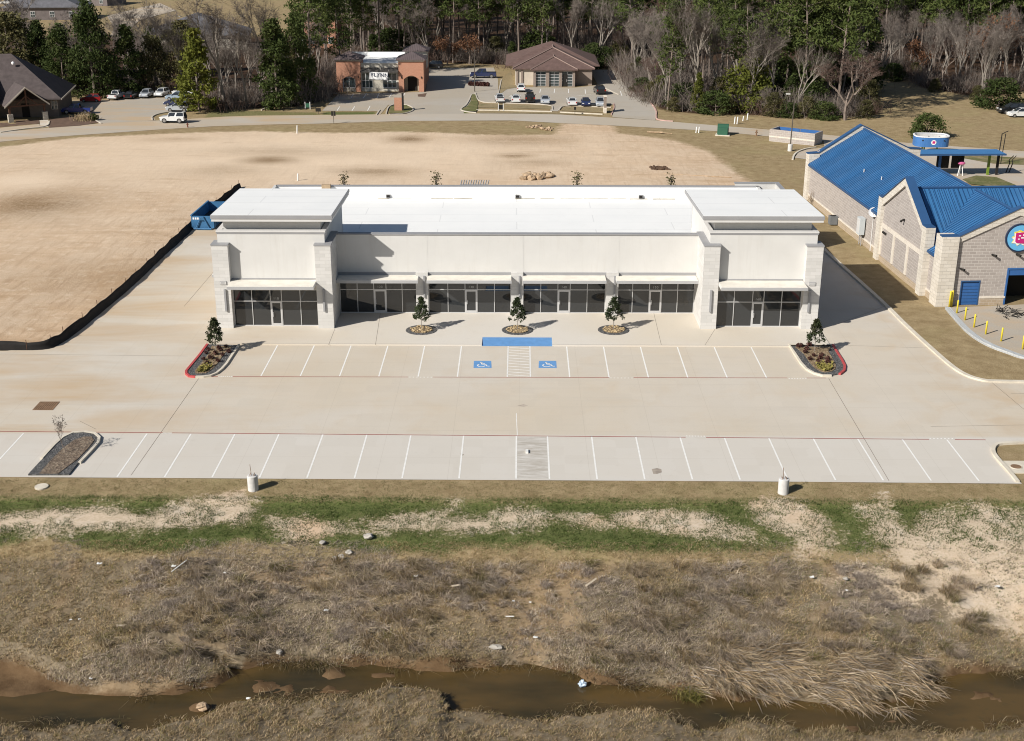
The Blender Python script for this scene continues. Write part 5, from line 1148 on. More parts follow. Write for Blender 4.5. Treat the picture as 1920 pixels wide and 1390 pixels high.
WHT = ('white', (0.70, 0.71, 0.71)); SLV = ('silver', (0.42, 0.45, 0.49)); BLK = ('black', (0.012, 0.013, 0.015)); NVY = ('navy', (0.02, 0.03, 0.09)); RED = ('red', (0.30, 0.018, 0.018)); BLU = ('blue', (0.02, 0.04, 0.20)); GRY = ('grey', (0.20, 0.22, 0.24)); LBL = ('pale_blue', (0.30, 0.38, 0.47)); DGN = ('dark_green', (0.03, 0.05, 0.055))
GL = 'cars at the left office lot'
car(171, 191, 'hatch', RED, 186, 'red hatchback parked sideways beside the shaded lawn', group=GL)
car(145, 213, 'pickup', BLU, 184, 'dark blue pickup in the shadow of the stone office', group=GL)
car(219, 185.5, 'pickup', WHT, 84, 'white pickup parked tail out at the wood edge', 0.85, GL)
car(247, 184, 'sedan', BLK, 86, 'black car between the white pickup and the silver car', group=GL)
car(275, 182.5, 'suv', SLV, 268, 'silver car second from the right along the wood edge', 0.85, GL)
car(304, 180.5, 'suv', WHT, 262, 'white car under the dark trees beside the silver car', 0.85, GL)
car(345, 179, 'suv', WHT, 178, 'white car partly behind the yellow-green cedar', group=GL)
car(333, 188, 'suv', LBL, 178, 'pale blue car beside the cedar, third row from the road', group=GL)
car(330, 198, 'sedan', NVY, 178, 'dark navy car half hidden behind a silver hatchback', group=GL)
car(335, 208.5, 'hatch', SLV, 178, 'silver hatchback parked just behind the white off-roader', 1.0, GL)
car(326, 230, 'boxy', WHT, 176, 'white off-roader with dark roof and rear spare wheel leaving the lot', 0.97, GL, spare=True, rack=True)
GH = 'cars at the hip-roof office'
car(937, 191, 'pickup', WHT, 95, 'white pickup parked tail to the road, leftmost of its row', 0.80, GH)
car(967, 191, 'sedan', WHT, 92, 'white sedan beside the dark four-wheel-drive with the rear load', 0.92, GH)
car(994, 191, 'boxy', BLK, 90, 'black four-wheel-drive with a spare wheel between two pale sedans', 0.95, GH, spare=True)
car(1022, 193.5, 'sedan', SLV, 270, 'silver sedan nose to the road beside the footpath', 0.92, GH)
car(1072, 196.5, 'sedan', WHT, 92, 'white sedan just right of the footpath', 0.92, GH)
car(1098, 197.5, 'sedan', NVY, 270, 'dark navy sedan between a white and a silver one', 0.90, GH)
car(1125, 198.5, 'hatch', SLV, 270, 'silver car behind the pale sign pillar', 0.92, GH)
car(977, 171, 'suv', WHT, 90, 'white car parked alone against the office wall', 0.85, GH)
car(1124, 175.5, 'suv', BLK, 96, 'black car parked alone at the office corner', 0.95, GH)
car(906, 146, 'pickup', NVY, 182, 'dark pickup parked sideways by the brown hedge row', 0.98, GH)
car(812, 128.5, 'suv', BLK, 180, 'black car in the shade behind the brick office', 0.95, GH)
GR = 'vehicles at the right edge'
car(1897, 213, 'suv', BLK, 184, 'black car at the right edge in front of the round evergreen', 1.05, GR, 0.0); car(1912, 219.5, 'hatch', WHT, 182, 'white car at the far right edge of the dry field', 1.0, GR, 0.0)
for px, py, nm in ((14, 8, 'leftmost'), (31, 7, 'second from left')): car(px, py, 'sedan', WHT, 180, 'white car in the far top left street, %s' % nm, 1.0, 'cars in the far street', 0.0)
car(199, 7, 'pickup', WHT, 175, 'white pickup in the far street beside the second grey roof', 1.0, 'cars in the far street', 0.0)
# ------------------------------------------------------------------ the edges of the car park
M['faded_red'] = mat('faded_red_kerb', (0.50, 0.33, 0.29), 0.85, 0.25, 1.0, world=True)
M['oldkerb'] = mat('old_kerb_concrete', (0.50, 0.455, 0.39), 0.85, 0.12, 1.2, world=True)
def kerb_line(px, w=0.30, z1=0.13, m_=None, pts=None, nm='kerb'):
    path = smooth_open(pts or px_poly(px), 2); return structure(sweep(MB(), path, w, -0.08, z1).build(nm, m_ or (M['oldkerb'] if w < 0.25 else M['kerb'])))
kerb_line([(1531,455),(1560,483),(1610,527),(1660,572),(1700,613),(1745,654),(1787,691),(1815,707),(1840,714),(1858,716.5),(2000,718)], 0.36)
kerb_line([(1908,905),(1890,883),(1866,857),(1861,846),(1864,837),(1875,832.5),(1960,830)], 0.26)
kerb_line([(1486,300),(1489,290),(1500,283),(1514,279),(1530,277)], 0.25)
kerb_line([(470,196),(488,188),(505,186),(520,179),(632,175.5)], 0.2); kerb_line([(490,207),(500,203),(512,199)], 0.2)
kerb_line([(706,216),(712,207)], 0.2); kerb_line([(724,214),(728,200),(742,196),(764,197),(776,203),(774,209),(758,214),(730,215.5)], 0.2)
kerb_line([(893,212),(872,210),(862,206),(872,200),(878,192),(884,178)], 0.2); kerb_line([(891,175),(897,192),(930,193.5),(1035,196.5),(1036,206)], 0.2)
kerb_line([(1048,207),(1055,198),(1146,202)], 0.2); kerb_line([(893,207),(960,208),(1035,210)], 0.25); kerb_line([(1050,211),(1130,215)], 0.25)
kerb_line([(1146,216),(1152,204),(1151,195)], 0.16, m_=M['faded_red']); kerb_line([(1160,131),(1200,172),(1232,206),(1229,222),(1236,226),(1262,228)], 0.2, m_=M['faded_red'])
kerb_line([(940,150),(934,178)], 0.2); kerb_line([(1122,160),(1160,178)], 0.2)
kerb_line([(190,232),(175,224),(160,213),(112,210)], 0.2); kerb_line([(0,249),(40,243),(90,238),(92,228)], 0.25); kerb_line([(286,226),(284,219),(300,213),(345,207)], 0.2)
# footpath at the stone office, grass islands
structure(slab('path', px_poly([(74,226),(90,225),(91,238),(76,240)]), 0.01, M['walk'])); structure(slab('path', px_poly([(0,240),(74,233),(76,240),(0,247)]), 0.006, M['road']))
def mulch(px, nm='mulch_ground', z=0.02): return structure(slab(nm, px_poly(px), z, M['bare_mulch']))
M['bare_mulch'] = mat('dark_mulch', (0.135, 0.085, 0.06), 0.95, 0.3, 1.0, world=True)
mulch([(0,226),(40,226),(73,225),(74,232),(0,239)]); mulch([(92,225),(160,214),(178,222),(186,230),(150,236),(92,240)]); mulch([(783,177.5),(800,175),(797,182),(784,181.5)])
M['verge'] = None
def turf(px, green=0.5, z=0.02, nm='grass_verge'):
    key = 'turf%.1f' % green
    if key not in M:
        s = NT('turf'); s.b.inputs['Roughness'].default_value = 0.95; P = s.pos(); n = s.noise(P, 3, 6, 0.7); m2 = s.noise(P, 0.5, 4)
        c = s.mix(s.ramp(n, 0.3, 0.7), (0.20, 0.15, 0.075), (0.33, 0.26, 0.145)); g = s.mix(s.ramp(n, 0.3, 0.7), (0.075, 0.085, 0.022), (0.16, 0.155, 0.05))
        s.col(s.mix(s.ramp(m2, 0.65-green*0.5, 0.85-green*0.4), c, g)); s.bump(n, 0.4, 0.05); M[key] = s.m
    return structure(slab(nm, px_poly(px), z, M[key]))
turf([(729,213),(732,201),(744,197.5),(762,198),(773,204),(771,209),(756,213.5)], 0.9, 0.1); turf([(865,206),(876,200),(882,192),(885,178),(891,178),(896,193),(895,207),(892,210),(872,209)], 0.9, 0.1)
turf([(898,194.5),(1034,198),(1034,205),(895,202)], 0.2, 0.03); turf([(896,209),(1034,211),(1130,217),(1050,214),(900,213)], 0.2, 0.03); turf([(1057,200),(1144,203.5),(1142,212),(1052,208)], 0.25, 0.03)
turf([(936,150),(958,134),(966,165),(950,168),(936,178)], 0.0, 0.03); turf([(1804,337),(1830,330),(1868,333),(1905,348),(1870,352),(1820,346)], 0.8, 0.06); turf([(1775,288),(1925,297),(1925,310),(1860,307),(1800,296)], 0.6, 0.03)
# light dabs of parking paint in the far lots
mb = MB()
def dab(a, b, w=0.14): stripe(mb, G(*a), G(*b), w, 0.013)
for a, b in (((663,176),(658,184)),((687,175.5),(681,184.5)),((711,175),(707,184)),((735,175),(730,183)),((759,175),(755,183)),((637,200),(632,208)),((665,200),(660,208)),((694,199),(689,208)),
             ((1014,167),(1012,174)),((1040,167),(1039,174.5)),((1066,167.5),(1066,175)),((1097,168),(1098,176)),((1072,181),(1108,178)),((1163,171),(1166,180)),((955,182),(968,176)),((150,231),(155,223))): dab(a, b)
o = structure(mb.build('painted_line', M['white_paint']))
# ------------------------------------------------------------------ silt fence round the bare field
fp = smooth_open([(-95, 98.3)]+px_poly([(-200,657),(0,657),(85,657),(108,644),(130,630),(185,585),(240,540),(300,482),(360,425),(400,392),(440,360),(452,352)]), 2)
t = thing('silt_fence', 'long sagging black silt fence between the bare field and the car park', 'fence', (fp[-1][0], fp[-1][1], 0))
ex, ey = t.location.x, t.location.y; rg = random.Random(9)
pts = []
for a, b in zip(fp[:-1], fp[1:]):
    L_ = math.hypot(b[0]-a[0], b[1]-a[1]); n = max(1, int(L_/0.7))
    for k in range(n): pts.append((a[0]+(b[0]-a[0])*k/n-ex+rg.uniform(-0.03, 0.03), a[1]+(b[1]-a[1])*k/n-ey))
M['silt'] = mat('black_silt_cloth', (0.016, 0.014, 0.014), 0.9, 0.35, 1.0)
vs = []; fs = []
for i, (x, y) in enumerate(pts):
    z = 0.72+0.06*math.sin(i*1.1)+rg.uniform(-0.05, 0.04); lean = 0.10+0.05*math.sin(i*0.9)
    vs += [(x+0.42, y, -0.03), (x+0.10, y, 0.10), (x+lean*0.5, y, z*0.55), (x-0.05+lean*0.4, y, z), (x-0.085+lean*0.4, y, z-0.02), (x-0.02, y, 0.0)]
for i in range(len(pts)-1):
    for k in range(5): fs.append((6*i+k, 6*i+k+1, 6*i+6+k+1, 6*i+6+k))
mb = MB(); mb.add(vs, fs); mb.build('fabric', M['silt'], t, True)
for i in range(0, len(pts), 4):
    x, y = pts[i]; MB().box(x-0.13, x-0.09, y-0.02, y+0.02, -0.1, 1.0+rg.uniform(-0.1, 0.1)).build('post', M['wood'], t)
# ------------------------------------------------------------------ blue skip behind the shops
M['skip'] = mat('blue_skip_steel', (0.045, 0.15, 0.30), 0.55, 0.25, 1.2); M['skip_in'] = mat('skip_inside', (0.05, 0.055, 0.06), 0.9, 0.4, 1.5)
x, y = G(381, 431); t = thing('roll_off_skip', 'open blue steel skip standing between the silt fence and the shop block', 'skip', (x, y, 0), R(-2))
mb = MB(); w, l, h = 1.25, 7.2, 1.55
for a in ((-w, w, 0, 0.08), (-w, w, l-0.08, l)): mb.box(a[0], a[1], a[2], a[3], 0.25, h)
for s_ in (-1, 1): a, b = sorted((s_*w, s_*(w-0.08))); mb.box(a, b, 0.08, l-0.08, 0.25, h)
mb.box(-w, w, 0, l, 0.18, 0.25); mb.build('body', M['skip'], t)
MB().box(-w+0.09, w-0.09, 0.1, l-0.1, 0.251, 0.45).build('floor', M['skip_in'], t)
for s_ in (-1, 1):
    a, b = sorted((s_*(w+0.06), s_*(w-0.12))); MB().box(a, b, -0.05, l+0.05, h, h+0.1).build('rim', M['skip'], t)
    for k in range(8): a, b = sorted((s_*w, s_*(w+0.08))); MB().box(a, b, 0.3+k*0.93, 0.4+k*0.93, 0.25, h).build('rib', M['skip'], t)
mb = MB(); mb.tube((-0.75,-0.15,0.2),(-0.1,-0.1,1.5),0.07,n=6); mb.tube((0.75,-0.15,0.2),(0.1,-0.1,1.5),0.07,n=6); mb.box(-0.2, 0.2, -0.16, -0.02, 1.1, 1.5); mb.tube((-1.0,-0.2,0.15),(1.0,-0.2,0.15),0.10,n=8); mb.build('hook_frame', M['skip'], t)
for s_ in (-1, 1): MB().tube((s_*0.9-0.12,0.25,0.16),(s_*0.9+0.12,0.25,0.16),0.16,n=12).build('roller', M['trim_lt'], t)
for k in range(3): MB().box(-1.08+0.25*k, -0.90+0.25*k, -0.012, -0.001, 1.15, 1.38).build('decal', M['white'], t)
# ------------------------------------------------------------------ lamp-post footings waiting for their poles
M['sono'] = mat('footing_concrete', (0.60, 0.59, 0.575), 0.85, 0.10, 2.0)
for px, py, nm in ((475, 921, 'round concrete lamp footing on the grass, the left one'), (1468, 927, 'round concrete lamp footing on bare earth, the right one')):
    x, y = G(px, py-2, -0.12); t = thing('lamp_footing', nm, 'footing', (x, y, -0.14), 0, 'concrete lamp footings'); MB().lathe((0,0,0), [(0.33,-0.1),(0.33,1.0),(0.31,1.03),(0.05,1.04)], 24).build('concrete_base', M['sono'], t)
    MB().tube((-0.05,0,1.0),(-0.10,0,1.78),0.018,n=6).build('conduit', M['rust'], t)
    for k in range(4): a = PI/4+k*PI/2; MB().tube((0.17*math.cos(a),0.17*math.sin(a),1.0),(0.17*math.cos(a),0.17*math.sin(a),1.16),0.022,n=6).build('anchor_bolt', M['rust'], t)
    MB().tube((0.05,0.05,1.0),(0.25,-0.1,1.12),0.02,n=6).build('cable_end', M['dark'], t)
def lid(px, py, r, label, m_, z, pad=0):
    x, y = G(px, py, z); t = thing('manhole', label, 'manhole', (x, y, z))
    if pad: MB().box(-pad, pad, -pad, pad, -0.1, 0.02).build('pad', M['kerb'], t)
    MB().lathe((0,0,0), [(r,-0.05),(r,0.05),(r*0.9,0.055),(r*0.88,0.045)], 24).build('ring', M['kerb'], t); MB().lathe((0,0,0), [(r*0.87,0.0),(r*0.86,0.052),(0.05,0.056)], 24).build('cover', m_, t)
lid(78, 913, 0.42, 'round concrete manhole set in the grass strip', M['kerb'], -0.06); lid(1905, 876, 0.40, 'rusty round manhole on a square concrete pad', M['rust'], 0.0, 0.95)
# ------------------------------------------------------------------ forecourt of the wash building
BZ2 = 0.10
structure(slab('forecourt', px_poly([(1777,577),(1797,600),(1813,617),(1834,633),(1862,648),(1893,658),(1925,670),(2100,700),(2100,560),(1900,572)], BZ2), BZ2, M['oldlot'], 0.2))
M['rubble'] = stone_mat('pale_rubble', (0.50, 0.52, 0.53), (0.42, 0.44, 0.45), (0.36, 0.37, 0.38), 0.5, 0.22, 0.02, bump=0.7)
pth = smooth_open(px_poly([(1777,577),(1797,601),(1813,618),(1834,634.5),(1862,649),(1893,660),(1925,672),(2050,694)], BZ2), 2)
o = sweep(MB(), pth, 0.45, -0.3, 0.16).build('retaining_wall', M['rubble']); tag(o, 'low pale rubble retaining wall along the yellow bollards', 'wall')
M['boll'] = mat('yellow_bollard_paint', (0.72, 0.58, 0.05), 0.5, 0.10, 2.0)
nmb = ['nearest the building corner', 'second from the building corner', 'third from the building corner', 'fourth from the building corner', 'fifth from the building corner', 'nearest the right edge of the view']
for i, (a, b) in enumerate(((1794,587), (1809,600.5), (1826,614), (1848,627), (1877,640), (1917,655))):
    x, y = G(a, b, BZ2); o = MB().lathe((0,0,0), [(0.075,-0.1),(0.075,1.12),(0.06,1.18),(0.02,1.2)], 12).build('bollard', M['boll'], None, True); o.location = (x, y, BZ2); tag(o, 'yellow bollard on the wash forecourt, %s' % nmb[i], 'bollard', 'yellow bollards')
for a, b, nm in ((1780, 574, 'left of the pair'), (1784, 573, 'right of the pair')):
    x, y = G(a, b, BZ2); o = MB().lathe((0,0,0), [(0.085,-0.1),(0.085,1.35),(0.06,1.42),(0.02,1.43)], 12).build('bollard', M['boll'], None, True); o.location = (x, y, BZ2); tag(o, 'yellow bollard close beside the blue door, %s' % nm, 'bollard', 'yellow bollards')
rg = random.Random(4); x, y = G(1888, 592, BZ2); mb = MB()
for k in range(34):
    a = Vector((rg.uniform(-0.6, 1.3), rg.uniform(-0.5, 1.4), 0.05+rg.random()*0.15)); d = Vector((rg.uniform(-1, 1), rg.uniform(-1, 1), rg.uniform(-0.1, 0.35))).normalized(); 
    for j in range(3): b = a+d*0.3; mb.tube(a, b, 0.028, n=4); a = b; d = (d+Vector((rg.uniform(-.6,.6), rg.uniform(-.6,.6), rg.uniform(-.3,.1)))).normalized()
o = mb.build('brush_pile', M['dark']); o.location = (x, y, BZ2); tag(o, 'tangle of dark stripped brush at the mouth of the wash bay', 'brush pile')
# dish, meter, cabinets by the left wall
x, y = G(1627, 462); t = thing('satellite_dish', 'white satellite dish on a post by the grey block wall', 'satellite dish', (36.75, 130.6, 0), R(-20)); MB().tube((0,0,-0.1),(0,0,3.9),0.05,n=8).build('post', M['trim_lt'], t)
mb = MB(); n = 20; vs = [(0, 0.12, 0)]; 
for j in (1, 2, 3):
    r = 0.55*j/3; vs += [(r*math.cos(2*PI*k/n), 0.12-0.25*(j/3)**2, r*math.sin(2*PI*k/n)) for k in range(n)]
fs = [(0, 1+(k+1) % n, 1+k) for k in range(n)]
for j in range(2): fs += [(1+j*n+k, 1+j*n+(k+1) % n, 1+(j+1)*n+(k+1) % n, 1+(j+1)*n+k) for k in range(n)]
o = mb.add(vs, fs).build('reflector', M['white'], t, True); o.location = (0, -0.1, 4.15); o.rotation_euler = (R(-35), 0, 0)
MB().tube((0,-0.1,3.8),(0,-0.75,4.3),0.02,n=5).build('arm', M['trim'], t)
t = thing('meter_cabinet', 'tall pale electric meter cabinet on the left wall of the wash building', 'meter cabinet', (36.25, 133.2, 0), BRZ)
MB().box(-0.3, 0.25, -0.5, 0.5, 1.2, 3.0).build('box', mat('pale_grey_steel', (0.52, 0.56, 0.58), 0.5, 0.06), t); MB().box(-0.32, -0.301, -0.4, 0.4, 1.35, 2.85).build('door', M['trim_lt'], t)
for s_ in (-0.3, 0.3): MB().tube((0.05,s_,-0.1),(0.05,s_,1.2),0.05,n=6).build('conduit', M['trim'], t)
t = thing('air_conditioner', 'grey air conditioner box on the grass beside the long block wall', 'air conditioner', (*G(1561, 420), 0), BRZ); MB().box(-0.42, 0.42, -0.42, 0.42, 0, 0.95).build('housing', mat('grey_unit', (0.16, 0.17, 0.18), 0.6, 0.1), t); MB().lathe((0,0,0.95), [(0.33,0),(0.33,0.03),(0.05,0.05)], 16).build('fan_grille', M['dark'], t)
o = MB().box(-0.3, 0.3, -0.3, 0.3, 0, 0.55).box(-0.33, 0.33, -0.33, 0.33, 0.55, 0.6).build('utility_box', mat('small_grey_box', (0.20, 0.19, 0.18), 0.7, 0.1)); o.location = (*G(1653, 484), 0); tag(o, 'small grey utility box at the foot of the stone gable', 'utility box')
mb = MB(); rg = random.Random(8)
for k in range(60):
    p = Vector((rg.uniform(-.5,.5), rg.uniform(-.5,.5), 0)); q = p+Vector((rg.uniform(-.5,.5), rg.uniform(-.5,.5), rg.uniform(0.3,1.7))); mb.tube(p, q, 0.025, n=3)
o = mb.build('dead_shrub', mat('dead_twig', (0.19, 0.15, 0.11), 0.9, 0.2)); o.location = (*G(1528, 382), 0); tag(o, 'dry brown shrub at the far corner of the block wall', 'shrub')
# ------------------------------------------------------------------ vacuum court behind: canopy, ring sign, boom
M['lime_green'] = mat('lime_green_paint', (0.16, 0.24, 0.03), 0.5, 0.06)
t = thing('vacuum_canopy', 'flat blue canopy on green posts behind the blue roofs', 'canopy', (57.6, 169.6, 0), R(2)); MB().box(-6.3, 6.3, -1.5, 1.8, 3.0, 3.12).build('canopy_roof', mat('canopy_blue', (0.055, 0.19, 0.42), 0.5, 0.05), t); MB().box(-6.35, 6.35, -1.55, -1.5, 2.9, 3.14).build('fascia', M['blue_trim'], t)
for x, m_ in ((4.8, M['lime_green']), (6.0, M['dark']), (-1.8, M['blue_door']), (-5.0, M['lime_green'])): MB().box(x-0.14, x+0.14, 0.0, 0.28, 0, 3.0).build('post', m_, t)
for x in (-1.4, 0.6):
    mb = MB(); mb.box(x-0.7, x+0.9, 0.3, 0.6, 0.9, 2.9); mb.build('pay_panel', M['dark'], t)
t = thing('pink_stand', 'small stand with a pink top under the blue canopy', 'vacuum stand', (*G(1800, 330), 0))
for a, b in ((-0.35, 0.0), (0.35, 0.0), (0.0, 0.3)): MB().tube((a,b,0),(a*0.3,b*0.3,1.6),0.06,n=6).build('leg', M['white'], t)
MB().lathe((0,0,1.6), [(0.45,0),(0.5,0.15),(0.3,0.3),(0.05,0.33)], 16).build('top', mat('pink_cap', (0.60, 0.13, 0.30), 0.5, 0.05), t)
sx0, sz0 = XY(1721, 270, 183); sx1, _ = XY(1780, 275, 183); zb, zt2 = GZ(1750, 276, 183), GZ(1750, 258, 183)
t = thing('ring_sign', 'blue oval ring sign open at the top on posts by the road', 'sign', ((sx0+sx1)/2, 184.5, 0), R(-4))
a_, b_ = (sx1-sx0)/2+0.1, 1.7; n = 36; ring = [(a_*math.copysign(abs(math.cos(2*PI*k/n))**0.6, math.cos(2*PI*k/n)), b_*math.copysign(abs(math.sin(2*PI*k/n))**0.6, math.sin(2*PI*k/n))) for k in range(n)]
sweep(MB(), ring, 0.12, zb, zt2, True).build('ring_panel', M['canopy_top'] if False else mat('sign_blue', (0.05, 0.16, 0.40), 0.5, 0.06), t)
sweep(MB(), ring, 0.22, zt2, zt2+0.12, True).build('rim', M['white'], t); sweep(MB(), off(ring, 0.12), 0.08, zb+0.05, zt2-0.05, True).build('liner', M['trim_lt'], t)
mb = MB()
for x in (-1.5, 0, 1.5): mb.box(x-0.09, x+0.09, -b_, b_, zt2-0.5, zt2-0.35)
mb.box(-a_, a_, -0.08, 0.08, zt2-0.49, zt2-0.36); mb.build('inner_frame', M['dark'], t)
for x in (-1.1, -0.8, 1.0): MB().box(x-0.09, x+0.09, -0.1, 0.1, 0, zt2-0.5).build('post', M['lime_green'], t)
mb = MB(); n = 20
vs = [(0.02+0.36*math.cos(2*PI*k/n), -b_-0.085, (zb+zt2)/2+0.34*math.sin(2*PI*k/n)) for k in range(n)]; mb.add(vs+[(v[0], v[1]+0.02, v[2]) for v in vs], [tuple(range(n))]+[(i, n+i, n+(i+1) % n, (i+1) % n) for i in range(n)]); p = mb.build('round_logo', M['white'], t)
MB().box(-0.17, 0.22, -b_-0.10, -b_-0.087, (zb+zt2)/2-0.15, (zb+zt2)/2+0.2).build('emblem', M['magenta'], p)
def bars(name, label, cat, loc, segs, m_, rz=0, group=None):
    mb = MB()
    for s_ in segs: mb.tube(s_[0], s_[1], s_[2], n=6)
    o = mb.build(name, m_); o.location = loc; o.rotation_euler = (0,0,rz); return tag(o, label, cat, group)
bars('barrier_post', 'dark leaning height bar at the far end of the blue canopy', 'barrier', (*G(1870, 308), 0), [((0,0,0),(0.1,0,4.2),0.07),((0.1,0,4.2),(0.9,0,4.6),0.06),((0.45,0,0),(0.6,0,4.2),0.06)], M['dark'])
bars('hose_rack', 'dark curved hose rack standing on the concrete at the right', 'hose rack', (*G(1886, 324), 0), [((0,0,0),(0.35,0,1.3),0.07),((0.35,0,1.3),(0.2,0,1.7),0.07),((0.2,0,1.7),(0.75,0,2.3),0.06),((0.4,0,0),(0.75,0,1.3),0.07),((0.75,0,1.3),(0.6,0,1.7),0.06),((0.6,0,1.7),(1.1,0,2.3),0.05)], M['dark'])
# ------------------------------------------------------------------ bin enclosure, transformer, poles, signs, hydrant
t = thing('bin_enclosure', 'block bin enclosure with white band and blue gate by the road', 'enclosure', (37.75, 194.7, 0), math.atan2(190.86-194.72, 43.58-37.77))
mb = MB(); mb.box(0, 7.2, 0, 0.25, -0.1, 1.75); mb.box(0, 0.25, 0.25, 3.2, -0.1, 1.75); mb.box(6.95, 7.2, 0.25, 3.2, -0.1, 1.75); mb.build('wall', M['split'], t); MB().box(-0.03, 7.23, -0.03, -0.001, 0.6, 0.78).build('band', M['cast'], t)
for a, b in ((0.25, 3.55), (3.65, 6.95)): MB().box(a, b, 3.1, 3.2, 0.1, 1.7).build('gate', M['blue_door'], t)
MB().box(0.3, 6.9, 0.3, 3.0, -0.1, 0.03).build('floor', M['oldlot'], t)
t = thing('transformer', 'dark green transformer cabinet on a pale pad by the road', 'transformer', (*G(1355, 253), 0), R(-12)); MB().box(-1.1, 1.1, -0.9, 0.9, -0.1, 0.08).build('pad', M['kerb'], t); M['tgreen'] = mat('transformer_green', (0.035, 0.12, 0.075), 0.55, 0.08); MB().box(-0.85, 0.85, -0.2, 0.75, 0.08, 1.6).build('cabinet', M['tgreen'], t); MB().box(-0.75, 0.75, -0.65, -0.2, 0.08, 1.15).build('door', M['tgreen'], t)
def pole(px, py, top, label, base=True, arm=True, name='lamp_pole', lean=0.0):
    x, y = G(px, py); h = GZ(px, top, y); t = thing(name, label, 'lamp post', (x, y, 0)); t.rotation_euler = (0, R(lean), 0)
    if base: MB().lathe((0,0,0), [(0.34,-0.1),(0.34,0.95),(0.05,1.0)], 16).build('concrete_base', M['sono'], t)
    MB().tube((0,0,0.9 if base else -0.1),(0,0,h),0.10,0.055,8).build('pole', M['pole'], t)
    if arm: MB().tube((0,0,h),(-0.8,0,h+0.12),0.05,n=6).build('arm', M['pole'], t); MB().box(-1.3, -0.7, -0.18, 0.18, h+0.05, h+0.19).build('lamp_head', M['lamp'], t)
    return t
M['pole'] = mat('bronze_pole', (0.10, 0.085, 0.07), 0.5, 0.08); 
pole(1481, 283, 178, 'thin brown lamp post on a concrete footing beside the bin enclosure', lean=0.8); pole(890, 172, 92, 'thin grey lamp post by the row of round dark shrubs', False, False); pole(347, 72, 32, 'pale street lamp among the bare trees at the upper left', False, True)
def post_sign(px, py, h, w, hh, label, mm, two=False, z0=0.0):
    x, y = G(px, py); t = thing('post_sign', label, 'sign', (x, y, 0))
    MB().box(-0.04, 0.04, -0.04, 0.04, -0.1, h).build('post', M['pole'], t)
    if two:
        for s_ in (-1, 1): a, b = sorted((s_*0.06, s_*w)); MB().box(a, b, -0.06, -0.03, h-hh, h).build('board', mm, t)
    else: MB().box(-w/2, w/2, -0.07, -0.041, h-hh, h).build('board', mm, t)
    return t
post_sign(626, 232, 2.0, 0.35, 0.75, 'twin dark post boxes on a thin pole at the road edge', M['dark'], True); post_sign(597, 214, 1.0, 0.9, 0.6, 'low dark notice board on the grass by the road', M['dark'])
post_sign(1078, 215, 1.3, 0.35, 0.5, 'small dark post box at the head of the footpath', M['dark'])
for px, py, nm in ((577, 205, 'white yard sign with a green patch on the lawn near the brick office'), (939, 208, 'white yard sign on the grass by the white pickup')):
    x, y = G(px, py); t = thing('yard_sign', nm, 'sign', (x, y, 0))
    for s_ in (-0.42, 0.42): MB().box(s_-0.05, s_+0.05, -0.05, 0.05, -0.1, 1.25).build('post', M['white'], t)
    MB().box(-0.37, 0.37, -0.03, 0.03, 0.3, 1.0).build('board', M['tgreen'] if px < 600 else M['dark'], t)
x, y = G(748, 208); t = thing('sign_pillar', 'brick sign pillar with dark edge on the oval grass island', 'sign', (x, y, 0.1)); MB().box(-0.75, 0.55, -0.3, 0.3, -0.1, 2.1).build('pillar', M['brick'], t); MB().box(0.55, 0.85, -0.32, 0.32, -0.1, 2.9).build('edge_panel', M['dark'], t)
x, y = G(1134, 211); t = thing('sign_pillar', 'pale stone sign pillar beside the silver car', 'sign', (x, y, 0)); MB().box(-0.25, 0.25, -0.9, 0.9, -0.1, 0.9).build('base', M['cast'], t); MB().box(-0.2, 0.2, -0.8, 0.8, 0.9, 2.7).build('pillar', M['taupe'], t); MB().box(-0.26, 0.26, -0.88, 0.88, 2.7, 2.82).build('cap', M['cast'], t)
x, y = G(352, 239); t = thing('hydrant', 'small dark fire hydrant on the verge below the white off-roader', 'hydrant', (x, y, 0)); MB().lathe((0,0,0), [(0.14,-0.1),(0.14,0.1),(0.10,0.12),(0.10,0.55),(0.13,0.6),(0.08,0.72),(0.02,0.76)], 12).build('barrel', mat('hydrant_red', (0.16, 0.05, 0.03), 0.6, 0.1), t); MB().tube((-0.2,0,0.45),(0.2,0,0.45),0.06,n=8).build('nozzle', M['rust'], t)
x, y = G(1418, 255); t = thing('hydrant', 'dark hydrant on the grass left of the bin enclosure', 'hydrant', (x, y, 0)); MB().lathe((0,0,0), [(0.15,-0.1),(0.15,0.1),(0.11,0.12),(0.11,0.75),(0.14,0.8),(0.05,0.95)], 12).build('barrel', M['rust'], t); MB().tube((-0.22,0,0.55),(0.22,0,0.55),0.07,n=8).build('nozzle', M['rust'], t)
for px, py, h, nm in ((1377,232,1.1,'first white pipe stub from the left by the wood'), (1382,232,1.1,'second white pipe stub from the left by the wood'), (1393,226,0.7,'third white pipe stub from the left by the wood'), (1401,224,1.0,'rightmost white pipe stub by the wood'), (1305,249,0.9,'left white marker post near the road bend'), (1310,249,0.9,'right white marker post near the road bend'), (558,340,1.0,'white stake in the bare field behind the shops'), (557,250,1.2,'pale stake in the dirt near the road')):
    x, y = G(px, py); o = MB().tube((0,0,-0.1),(0.08,0,h),0.09,n=8).build('marker_pipe', M['white']); o.location = (x, y, 0); tag(o, nm, 'marker post')
